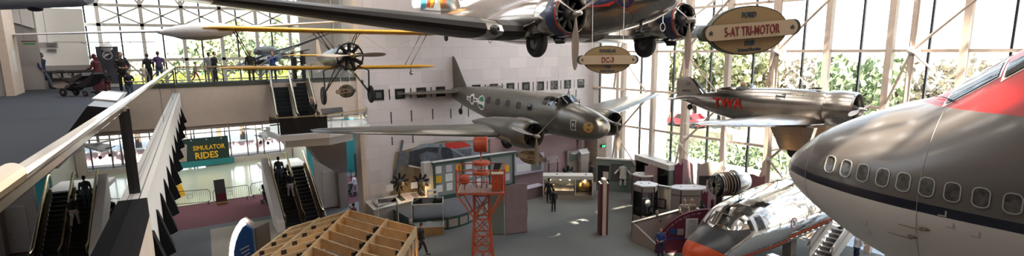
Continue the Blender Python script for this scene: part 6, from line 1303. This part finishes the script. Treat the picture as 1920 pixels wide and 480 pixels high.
POSE = {  # per side (left, right): ankle x, knee x, elbow (x,y,z), wrist (x,y,z); lean of torso
 'stand': dict(leg=((.03, .02), (-.02, .01)), arm=(((-.02, .25, 1.10), (.05, .26, .86)), ((-.02, .25, 1.10), (.05, .26, .86))), lean=0),
 'walk': dict(leg=((.30, .20), (-.34, -.03)), arm=(((-.12, .24, 1.12), (-.10, .25, .88)), ((.08, .24, 1.10), (.24, .22, .92))), lean=.04),
 'push': dict(leg=((.22, .16), (-.22, .0)), arm=(((.10, .24, 1.14), (.38, .18, 1.06)), ((.10, .24, 1.14), (.38, .18, 1.06))), lean=.07),
 'camera': dict(leg=((.05, .03), (-.05, .01)), arm=(((.14, .24, 1.18), (.22, .07, 1.45)), ((.14, .24, 1.18), (.22, .07, 1.45))), lean=0),
 'read': dict(leg=((.03, .02), (-.02, .01)), arm=(((.04, .26, 1.12), (.28, .12, 1.10)), ((.04, .26, 1.12), (.28, .12, 1.10))), lean=.03),
 'lean': dict(leg=((-.05, .03), (-.12, -.02)), arm=(((.16, .26, 1.14), (.38, .15, 1.02)), ((.16, .26, 1.14), (.38, .15, 1.02))), lean=.16),
 'sitlow': dict(leg=((.35, .42), (.30, .40)), arm=(((.1, .24, 1.1), (.32, .12, 1.0)), ((.1, .24, 1.1), (.32, .12, 1.0))), lean=.10)}
_pose = {}
def posemesh(pose, female, long_hair, dress):
    key = (pose, female, long_hair, dress)
    if key in _pose: return _pose[key]
    P = POSE[pose]; ln = P['lean']; sh = .185 if female else .205; L = lambda z: ln*max(0, (z-.92))/.5
    body = MB(); J = {}
    def tor(z, x=0): return Vector((x+L(z), 0, z))
    body.tube([tor(.86), tor(.95), tor(1.06), tor(1.2), tor(1.34), tor(1.42), tor(1.47)], [.12, .15, .125, .14, .15, .10, .06], 14)
    body.tube([tor(1.40)+Vector((0, -sh*.9, 0)), tor(1.43), tor(1.40)+Vector((0, sh*.9, 0))], [.055, .07, .055], 10)
    body.tube([tor(1.42), tor(1.55, .02)], [.058, .052], 10)
    hc = tor(1.64, .03); body.ball(hc, (.092, .075, .118), 16, 12); body.ball(hc+Vector((.045, 0, -.055)), (.05, .05, .05), 10, 8)
    body.tube([hc+Vector((.085, 0, .015)), hc+Vector((.112, 0, -.022)), hc+Vector((.088, 0, -.035))], [.012, .016, .012], 6)
    for s_ in (1, -1): body.ball(hc+Vector((-.005, s_*.076, -.01)), (.02, .012, .03), 8, 6)
    top = MB(); bot = MB(); shoe = MB(); hands = MB()
    top.tube([tor(.90), tor(.98), tor(1.08), tor(1.22), tor(1.35), tor(1.43), tor(1.47)], [.158, .165, .145, .158, .168, .115, .068], 16)
    top.tube([tor(1.385)+Vector((0, -sh, 0)), tor(1.41), tor(1.385)+Vector((0, sh, 0))], [.066, .10, .066], 10)
    shoes2 = []
    for i, s_ in enumerate((1, -1)):
        (ax_, kx) = P['leg'][i]; hp = Vector((0, s_*.09, .92)); kn = Vector((kx, s_*.10, .50)); an = Vector((ax_, s_*.10, .09))
        if ax_ < -.2: an.z = .15
        body.tube([hp, (hp+kn)/2, kn, (kn+an)/2, an], [.088, .075, .052, .05, .034], 10)
        if dress: pass
        bot.tube([hp+Vector((0, 0, .04)), (hp+kn)/2, kn, (kn+an)/2, an+Vector((0, 0, .015))], [.108, .09, .07, .066, .058], 10)
        shoe = MB(); shoes2.append(shoe); shoe.tube([an+Vector((-.06, 0, -.045)), an+Vector((.0, 0, -.04)), an+Vector((.10, 0, -.055)), an+Vector((.19, 0, -.065))], [.036, .045, .04, .022], 8)
        body.tube([an, an+Vector((.06, 0, -.05)), an+Vector((.15, 0, -.065))], [.034, .032, .018], 8)
        e, w = P['arm'][i]; S0 = tor(1.385)+Vector((0, s_*sh, 0)); e = Vector((e[0]+L(e[2]), s_*e[1], e[2])); w = Vector((w[0]+L(w[2]), s_*w[1], w[2]))
        body.tube([S0, (S0+e)/2, e, (e+w)/2, w], [.052, .046, .036, .034, .024], 10)
        top.tube([S0, (S0+e)/2, e, e*.25+w*.75], [.064, .058, .048, .042], 10)
        hand(hands, w, (w-e), s_, 1.0, (0, -s_, 0) if abs((w-e).normalized().y) < .8 else (1, 0, 0))
    bot.tube([(0, 0, .80), (0, 0, .88), (0, 0, .97), (.0, 0, 1.0)], [.10, .155, .15, .14], 14)
    if dress: bot.tube([(0, 0, 1.0), (0, 0, .8), (0, 0, .4), (0, 0, .12)], [.15, .19, .22, .26], 16)
    hair = MB()
    hair.ball(hc+Vector((-.018, 0, .03)), (.098, .087, .108), 16, 12)
    if long_hair: hair.tube([hc+Vector((-.05, 0, .05)), hc+Vector((-.085, 0, -.05)), hc+Vector((-.09, 0, -.17)), hc+Vector((-.08, 0, -.24))], [.08, .085, .07, .03], 12)
    else: hair.ball(hc+Vector((-.045, 0, -.02)), (.062, .078, .07), 12, 8)
    # open the face: push hair vertices back from the front
    hair.v = [Vector((min(v.x, hc.x+.045-.35*max(0, hc.z+.045-v.z)), v.y, v.z)) for v in hair.v]
    b = solid(body); b.v += []; n0 = len(b.v); b.add(hands.v, [list(f) for f in hands.f])
    eyes = MB(); 
    for s_ in (1, -1): eyes.ball(hc+Vector((.083, s_*.03, .012)), (.012, .013, .009), 8, 6)
    r = []
    for mbx, m in ((b, 'skin'), (solid(top, .016), 'white'), (solid(bot, .016), 'black'), (shoes2[0], 'black'), (shoes2[1], 'black'), (hair, 'black'), (eyes, 'black')):
        o = mbx.build('tmp', m); r.append(o.data); bpy.data.objects.remove(o)
    _pose[key] = r; return r
COL = {}
def colm(c):
    if c in M: return M[c]
    return M[c]
for n_, c in dict(cl_navy=(.02, .03, .08), cl_black=(.012, .012, .015), cl_purple=(.09, .06, .16), cl_pink=(.55, .18, .2), cl_red=(.42, .07, .06), cl_maroon=(.10, .02, .03), cl_blue=(.03, .06, .22), cl_jean=(.06, .09, .14), cl_grey=(.25, .26, .28),
        cl_beige=(.55, .48, .40), cl_white=(.62, .64, .68), cl_khaki=(.35, .30, .22), cl_green=(.03, .05, .045), cl_tan=(.40, .30, .22), hr_brown=(.06, .035, .02), hr_black=(.012, .01, .01), hr_grey=(.35, .34, .33), hr_blond=(.38, .27, .15), hr_bald=(.42, .26, .19)).items(): M[n_] = mat(n_, c, .8)
PN = ['body', 'shirt', 'trousers', 'shoe', 'shoe', 'hair', 'eyes']
def person(lab, pos, face, h=1.75, pose='stand', top='cl_black', bot='cl_black', hair='hr_brown', skin='skin', female=False, lh=False, dress=False, backpack=None, extra=None):
    t = thing('person', lab, 'person', pos, face); t.scale = (h/1.76,)*3
    ms = posemesh(pose, female, lh, dress)
    for nm, me, m in zip(PN, ms, (skin, top, bot, 'black', 'black', hair, 'black')):
        o = bpy.data.objects.new('skirt' if dress and nm == 'trousers' else nm, me); C.objects.link(o); o.parent = t
        if nm == 'hair' and hair == 'hr_bald': pass
        o.material_slots[0].link = 'OBJECT'; o.material_slots[0].material = M[m]
    if backpack: 
        q = MB().ball((-.22, 0, 1.2), (.13, .16, .24), 14, 10).build('backpack', backpack, t)
        for s_ in (1, -1): MB().tube([(-.18, s_*.1, 1.36), (-.02, s_*.13, 1.46), (.14, s_*.12, 1.32), (.0, s_*.15, 1.08)], .018, 6).build('strap', backpack, q)
    return t
TOC = lambda p: math.atan2(-p[1], -p[0])          # facing the camera
AW = PI/2                                          # facing the far windows
RG = R(-34.6)                                      # facing right in the view
def Bp(px, py): v = atZ(px, py, BAL); v.y = min(v.y, 36.2); return v
v = Bp(84, 167); person('man with blue backpack striding right past the cream pier on the balcony', v, RG, 1.75, 'walk', 'cl_navy', 'cl_jean', 'hr_black', 'skindark', backpack='cl_blue')
v = Bp(190, 174); person('woman in long maroon clothes and head covering pushing the double stroller', v, RG+PI, 1.68, 'push', 'cl_maroon', 'cl_maroon', 'cl_maroon', 'skindark', True, True, True)
v = Bp(204, 176); person('small child in dark clothes holding on beside the woman in maroon', v, TOC(v), 1.0, 'stand', 'cl_black', 'cl_maroon', 'hr_black', 'skindark')
v = Bp(234, 174); person('man in black carrying a child, standing right of the slate banner', v, TOC(v)+.3, 1.75, 'read', 'cl_black', 'cl_black', 'hr_brown')
v = Bp(243, 171); v.z = BAL+.55; person('small child in pink held up on the arm of the man in black', v, TOC(v)+PI, .95, 'stand', 'cl_pink', 'cl_grey', 'hr_black')
v = Bp(246, 184); person('child in a dark jacket with white shirt standing at the handrail', v, TOC(v), 1.05, 'read', 'cl_black', 'cl_jean', 'hr_brown')
v = Bp(282, 158); person('woman in black with her back turned, at the far rail', v, AW, 1.66, 'stand', 'cl_black', 'cl_black', 'hr_brown', 'skin', True)
v = Bp(272, 160); person('small child in beige half hidden beside the woman in black', v, AW, 1.1, 'stand', 'cl_beige', 'cl_beige', 'hr_blond')
v = Bp(302, 157); person('man in a purple shirt with his back turned, at the far rail', v, AW, 1.78, 'stand', 'cl_purple', 'cl_jean', 'hr_brown')
v = Bp(368, 155); person('child in red shorts walking behind the far glass balustrade', v, RG, 1.15, 'walk', 'cl_khaki', 'cl_red', 'hr_brown')
v = Bp(396, 155); person('person in grey turned away, left one of a close pair at the far rail', v, AW, 1.7, 'stand', 'cl_grey', 'cl_khaki', 'hr_brown')
v = Bp(405, 156); person('man in black jacket, right one of a close pair at the far rail', v, RG, 1.74, 'read', 'cl_black', 'cl_black', 'hr_brown')
v = Bp(473, 155); person('stout person in black with fair hair above the small windows, left of the escalator', v, AW, 1.78, 'stand', 'cl_black', 'cl_black', 'hr_blond')
v = Bp(514, 153); person('person in blue jacket photographing at the top of the upper escalator', v, -AW, 1.76, 'camera', 'cl_blue', 'cl_navy', 'hr_black')
v = Bp(554, 152); person('person in dark coat right of the upper escalator top, left one of two', v, RG, 1.7, 'stand', 'cl_black', 'cl_black', 'hr_brown')
v = Bp(571, 151); person('person in black right of the upper escalator top, right one of two', v, RG+PI, 1.75, 'read', 'cl_black', 'cl_navy', 'hr_brown')
v = atY(589, 252, 28.5); v.z = 6.3; person('bald man in black taking a picture on the mid landing', v, RG, 1.72, 'camera', 'cl_black', 'cl_black', 'hr_bald')
# lower level
def Gp(px, py, z=0): return atZ(px, py, z)
v = Gp(499, 381); person('man in black standing left of the lower escalator behind a stroller', v, RG-.6, 1.7, 'push', 'cl_black', 'cl_khaki', 'hr_brown')
v = Vector((6.95, 36.2, 1.98)); person('man in dark jacket and jeans riding the lower escalator, farther up', v, AW, 1.78, 'stand', 'cl_green', 'cl_jean', 'hr_black')
v = Vector((7.3, 35.0, 1.27)); person('man in black top and pale trousers riding the lower escalator, nearer', v, AW, 1.72, 'walk', 'cl_black', 'cl_white', 'hr_black')
v = Gp(667, 368); person('woman in pale grey pushing a stroller by the teal wall', v, RG+PI, 1.65, 'push', 'cl_white', 'cl_grey', 'hr_grey', 'skin', True)
v = Gp(666, 430); person('person in maroon raising an arm, mostly hidden behind the lumber frame peak', v, RG+PI, 1.6, 'camera', 'cl_maroon', 'cl_black', 'hr_black', 'skindark', True)
v = Gp(772, 468); person('grey-haired person in dark clothes behind the right corner of the lumber frame', v, AW, 1.68, 'stand', 'cl_black', 'cl_black', 'hr_grey', 'skin', True)
v = Gp(790, 480); person('man in dark suit walking right past the corner of the lumber frame', v, RG+.2, 1.76, 'walk', 'cl_black', 'cl_black', 'hr_brown')
v = Gp(1029, 381); person('tall person in black looking into the globe case', v, R(55), 1.75, 'stand', 'cl_black', 'cl_black', 'hr_black')
v = Gp(1038, 396); person('child in black standing just behind the tall person at the globe case', v, R(70), 1.5, 'stand', 'cl_black', 'cl_black', 'hr_black')
v = Gp(1109, 345); person('person in black behind the right end of the globe case', v, R(100), 1.7, 'stand', 'cl_black', 'cl_black', 'hr_black')
v = atZ(1232, 429, .0); v = atZ(1232, 392, 1.6); v.z = 0; person('grey-haired woman in dark clothes leaning on the lower part of the ramp wall', v, TOC(v), 1.6, 'lean', 'cl_green', 'cl_black', 'hr_grey', 'skin', True, True)
v = atZ(1282, 372, 2.28); v.z = .56; person('heavy bald man in a beige shirt leaning on the ramp wall', v, TOC(v)+.2, 1.74, 'lean', 'cl_beige', 'cl_khaki', 'hr_bald')
v = atZ(1298, 373, 2.24); v.z = .56; person('blonde woman in a tan top standing at the end of the ramp wall', v, TOC(v)-.4, 1.68, 'stand', 'cl_tan', 'cl_khaki', 'hr_blond', 'skin', True, True)
v = atZ(1322, 375, 2.16); v.z = .56; person('woman in black on the ramp just above the polished nose', v, RG+PI, 1.6, 'lean', 'cl_black', 'cl_black', 'hr_black', 'skin', True, True)
v = atZ(1336, 363, 1.65); v.z = 0; person('person in a rose top beyond the woman in black on the ramp', v, RG+PI, 1.6, 'stand', 'cl_maroon', 'cl_black', 'hr_black')
v = Gp(1321, 375, 0); person('dark-haired person behind the wide hexagonal booth', v, AW, 1.7, 'stand', 'cl_black', 'cl_navy', 'hr_black')
v = Gp(1238, 486); person('woman in a blue top and dark trousers standing before the maroon arch sign', v, TOC(v)-.2, 1.66, 'read', 'cl_blue', 'cl_navy', 'hr_brown', 'skin', True)
v = Vector((28.75, 12.3, 1.19)); person('person in black on the stair landing, partly hidden by the jumbo nose', v, RG+PI, 1.72, 'stand', 'cl_black', 'cl_black', 'hr_black')
v = Gp(1603, 498); person('man in a pale blue shirt at the bottom edge, under the jumbo nose', v, RG, 1.7, 'read', 'cl_white', 'cl_navy', 'hr_brown')
# ================================================================ outdoors
st('floor_outdoor_plaza', MB().ab((XW+.3, -40, -.2), (55, 36, -.1)), 'plaza')
st('floor_outdoor_lawn', MB().ab((55, -200, -.4), (320, 260, -.15)), 'lawn')
st('floor_outdoor_left', MB().ab((-60, 57.3, -.25), (55, 200, -.12)), 'plaza')
for i, (x, z, y0, y1, l) in enumerate(((38.5, .9, -20, 30, 'low concrete retaining wall nearest the glass wall'), (46, 2.2, -30, 30, 'taller concrete retaining wall behind the planting'))):
    t = thing('retaining_wall', l, 'wall', (x, 0, -.1)); MB().ab((0, y0, 0), (.5, y1, z)).build('wall_body', 'concrete', t, smooth=False); MB().ab((-.08, y0, z), (.58, y1, z+.12)).build('coping', 'offwhite', t, smooth=False)
st('floor_outdoor_bank', MB().ab((46.5, -60, -.2), (62, 60, 2.1)), 'lawn'); st('floor_outdoor_terrace', MB().ab((62, -90, -.2), (300, 120, 3.2)), 'plaza')
rt = random.Random(7)
def leaves(mb, c, r, n, s=.28):
    for i in range(n):
        a, b = rt.uniform(0, 2*PI), math.acos(rt.uniform(-1, 1)); q = rt.uniform(.5, 1)**.5
        p = Vector(c)+Vector((math.sin(b)*math.cos(a)*r[0], math.sin(b)*math.sin(a)*r[1], math.cos(b)*r[2]))*q
        e = Euler((rt.uniform(0, 6), rt.uniform(0, 6), rt.uniform(0, 6))).to_matrix(); k = s*rt.uniform(.6, 1.3)
        mb.add([p+e@Vector((-k, -k*.6, 0)), p+e@Vector((k, -k*.6, 0)), p+e@Vector((k*.7, k*.6, k*.3)), p+e@Vector((-k*.7, k*.6, 0))], [(0, 1, 2, 3)])
def tree(lab, x, y, z, h, r, m, n=900, grp='trees outside the glass wall', nm='tree', s=.3):
    t = thing(nm, lab, 'tree', (x, y, z), rt.uniform(0, 6), grp)
    tr = MB().tube([(0, 0, 0), (.1, .05, h*.3), (0, .1, h*.6)], [.16+h*.012, .12+h*.008, .06], 8)
    for k in range(7):
        a = k*2.4; tr.tube([(0, .05, h*(.28+.04*k)), (r*.4*math.cos(a), r*.4*math.sin(a), h*(.5+.04*k)), (r*.7*math.cos(a), r*.7*math.sin(a), h*(.65+.035*k))], [.08, .05, .02], 5)
    tr.build('trunk', 'bark', t); f = MB()
    for k in range(9):
        a = k*2.4; q = r*.55 if k else 0; leaves(f, (q*math.cos(a), q*math.sin(a), h*(.5+.05*k)), (r*.55, r*.55, h*.2), n//9, s)
    f.build('foliage', m, t, smooth=False); return t
T = [(1190, 31.5, 42, 8.2, 2.7, 'leafg', 'green leafy tree closest to the stone wall corner, outside the glass'), (1225, 36, 44, 9.5, 3.2, 'leafy', 'yellow-green tree outside behind the left wing tip of the mail plane'),
     (1262, 0, 47, 8.0, 2.8, 'leafy', 'yellow-green tree outside behind the mail plane tail fin'), (1308, 0, 50, 9.6, 3.4, 'leafy', 'broad yellow-green tree outside above the red lettered fuselage'),
     (1355, 0, 52, 9.0, 3.2, 'leafg', 'green tree outside below the tri-motor sign'), (1400, 0, 50, 8.6, 3., 'leafy', 'yellow-green tree outside behind the mail plane cockpit'),
     (1450, 0, 54, 8.8, 3.3, 'leafb', 'tan autumn tree outside behind the silver fuselage top'), (1500, 0, 58, 8.6, 3.4, 'leafb', 'tan autumn tree outside left of the mail plane engine'),
     (1565, 0, 56, 8.2, 3.2, 'leafb', 'tan autumn tree outside above the mail plane engine'), (1618, 0, 50, 9.0, 3.2, 'leafg', 'green tree outside just right of the mail plane engine'),
     (1672, 0, 60, 8.0, 3.4, 'leafb', 'tan autumn tree outside between two inner truss columns'), (1745, 0, 60, 8.4, 3.6, 'leafb', 'tan autumn tree outside over the jumbo nose'),
     (1800, 0, 58, 8.2, 3.4, 'leafb', 'tan autumn tree outside left of the jumbo windshield'), (1862, 0, 60, 8.6, 3.6, 'leafb', 'tan autumn tree outside above the jumbo windshield'), (1915, 0, 60, 8.4, 3.4, 'leafb', 'tan autumn tree outside at the right edge of the view')]
for px, _, X, h, r, m, l in T:
    if px >= 1450: h *= .78
    y = atX(px, 100, X).y; tree(l, X, y, 2.1 if X < 62 else 3.2, h, r, m)
for i, (px, py, m, l) in enumerate(((1330, 262, 'leafg', 'low green shrub outside below the mail plane wing'), (1420, 268, 'leafg', 'round green shrub outside beside the truss node'), (1480, 275, 'leafg', 'green shrub outside right of the truss node'), (1380, 272, 'leafg', 'green shrub outside left of the truss node'), (1262, 225, 'leafg', 'small shrub outside under the tail wheel'))):
    v = atX(px, py, 41); t = thing('shrub', l, 'shrub', (41, v.y, -.1), 0, 'shrubs in the outdoor bed'); f = MB(); leaves(f, (0, 0, 1.3), (1.6, 1.9, 1.2), 420, .16); f.build('foliage', m, t, smooth=False); MB().tube([(0, 0, 0), (0, .1, 1.2)], .05, 5).build('stem', 'bark', t)
rc_ = thing('parked_car', 'red car parked outside beyond the planting', 'car', (47.5, atX(1290, 215, 47.5).y, 2.1), PI/2); M['carred'] = mat('car_red', (.5, .03, .04), .3, coat=.5)
MB().prism([(-2.1, -.85, .3), (2.1, -.85, .3), (2.15, -.85, .75), (1.2, -.85, .9), (.7, -.85, 1.4), (-.9, -.85, 1.4), (-1.5, -.85, .95), (-2.1, -.85, .85)], (0, 1.7, 0)).build('car_body', 'carred', rc_, smooth=False); MB().prism([(-1.3, -.87, .92), (1.0, -.87, .92), (.62, -.87, 1.33), (-.82, -.87, 1.33)], (0, 1.74, 0)).build('car_windows', 'darkglass', rc_, smooth=False)
for x in (-1.3, 1.3):
    for y in (-.8, .8): wheel(rc_, (x, y, .33), .33, .2)
for i, (px, w, h, X, l) in enumerate(((1606, 14, 26, 190, 'pale stepped office block on the horizon, above the mail plane engine'), (1640, 12, 15, 200, 'pale low block on the horizon right of the stepped office block'), (1440, 60, 14, 230, 'long pale museum block on the horizon at the centre of the glass wall'), (1850, 70, 15, 230, 'long pale building on the far right horizon'))):
    y = atX(px, 90, X).y; t = thing('distant_building', l, 'building', (X, y, 3)); MB().ab((0, -w/2, 0), (15, w/2, h*.7)).ab((1, -w*.3, h*.7), (14, w*.3, h)).build('wall', 'haze', t, smooth=False); q = MB()
    for k in range(6): q.ab((-.3, -w*.44, h*.1+k*h*.1), (0, w*.44, h*.1+k*h*.1+h*.03))
    q.build('window_bands', 'concrete', t, smooth=False)
lt_ = [(178, 62, 'leafy', 10), (262, 66, 'leafy', 9), (330, 64, 'leafy', 10), (395, 62, 'leafg', 12), (440, 60, 'leafy', 13), (500, 58, 'leafg', 13), (545, 60, 'leafy', 12)]
wh = ['farthest left', 'behind the couple looking out', 'behind the woman in black', 'behind the red-clothed child', 'above the far rail between two couples', 'behind the grey drone', 'right of the grey drone']
for (px, Y, m, h), l in zip(lt_, wh): v = atY(px, 100, Y+6); Y += 6; tree('tree outside the upper left windows, '+l, v.x, Y, -.1, h, 3.4, m, 900, 'trees outside the upper left windows')
for i, px in enumerate((150, 215, 280, 345, 410, 470, 530)):
    v = atY(px, 140, 60.5); t = thing('hedge_bush', ['bright yellow-green bush outside below the left windows, '+w_ for w_ in ('leftmost of seven', 'second from the left', 'third from the left', 'fourth from the left', 'fifth from the left', 'sixth from the left', 'rightmost of seven')][i], 'bush', (v.x, 60.5, -.1), 0, 'bushes outside the left windows')
    f = MB(); leaves(f, (0, 0, 6.6), (2.6, 1.6, 1.9), 420, .22); f.build('foliage', 'leafbright', t, smooth=False) if 'leafbright' in M else f.build('foliage', M.setdefault('leafbright', mat('bright_leaves', (.42, .44, .05), .8, noise=.4)), t, smooth=False); MB().tube([(0, 0, 0), (0, 0, 6.2)], .12, 6).build('stem', 'bark', t)
t = thing('outdoor_low_wall', 'long reddish low wall outside the lobby windows', 'wall', (-12, 63, -.1)); MB().ab((0, 0, 0), (28, .4, 1.1)).build('wall_body', 'pink', t, smooth=False); MB().ab((0, -.05, 1.1), (28, .45, 1.2)).build('coping', 'offwhite', t, smooth=False)
# ================================================================ light
W = bpy.data.worlds.new('sky'); S.world = W; W.use_nodes = True; nt = W.node_tree; bg = nt.nodes['Background']
tc = nt.nodes.new('ShaderNodeTexCoord'); sp = nt.nodes.new('ShaderNodeSeparateXYZ'); rp_ = nt.nodes.new('ShaderNodeValToRGB')
nt.links.new(tc.outputs['Generated'], sp.inputs[0]); nt.links.new(sp.outputs['Z'], rp_.inputs[0])
rp_.color_ramp.elements[0].position = 0; rp_.color_ramp.elements[0].color = (1, .97, .93, 1); rp_.color_ramp.elements[1].position = .7; rp_.color_ramp.elements[1].color = (.62, .76, 1, 1)
nt.links.new(rp_.outputs[0], bg.inputs[0]); bg.inputs[1].default_value = 2.4
sl = bpy.data.lights.new('sun', 'SUN'); sl.energy = 21; sl.angle = R(.8); sl.color = (1, .88, .72)
for i, (x, y) in enumerate([(x, y) for x in (1, 9, 17, 25) for y in (-6, 3, 12, 21, 28.5) if x > 1 or y > 3]):  # unseen area lights and panels added under the roof to brighten the hall
    t = thing('ceiling_fill', 'broad white fill light panel added above the hall, out of view', 'lamp', (x, y, ROOF-.12), 0, 'fill lights added above the hall')
    MB().ab((-1.3, -1.3, 0), (1.3, 1.3, .12)).build('fill_panel', 'offwhite', t, smooth=False)
    L_ = bpy.data.lights.new('ceiling_fill_light', 'AREA'); L_.energy = 200; L_.size = 2.4; L_.color = (1, .93, .86); lo = bpy.data.objects.new('ceiling_fill_light', L_); C.objects.link(lo); lo.location = (x, y, ROOF-.16)
for i, (x, y) in enumerate([(x, y) for x in (-4, 3, 9) for y in (41, 51)]):  # more added fill lights, out of view, to lighten the lobby
    t = thing('lobby_fill', 'square fill light panel added above the terrazzo floor, out of view', 'lamp', (x, y, 6.29), 0, 'fill lights added in the lobby'); MB().ab((-.8, -.8, 0), (.8, .8, .1)).build('fill_panel', 'offwhite', t, smooth=False)
    L_ = bpy.data.lights.new('lobby_fill_light', 'AREA'); L_.energy = 90; L_.size = 1.5; lo = bpy.data.objects.new('lobby_fill_light', L_); C.objects.link(lo); lo.location = (x, y, 6.24)
so = bpy.data.objects.new('sun', sl); C.objects.link(so); so.rotation_euler = SUN.to_track_quat('-Z', 'Y').to_euler()
S.view_settings.view_transform = 'Standard'; S.view_settings.look = 'None'; S.view_settings.gamma = 1; S.view_settings.exposure = .95
S.view_settings.use_curve_mapping = False
S.cycles.use_denoising = True; S.cycles.max_bounces = 8; S.cycles.diffuse_bounces = 4; S.cycles.transparent_max_bounces = 16; S.cycles.caustics_reflective = False; S.cycles.caustics_refractive = False; S.cycles.sample_clamp_indirect = 8
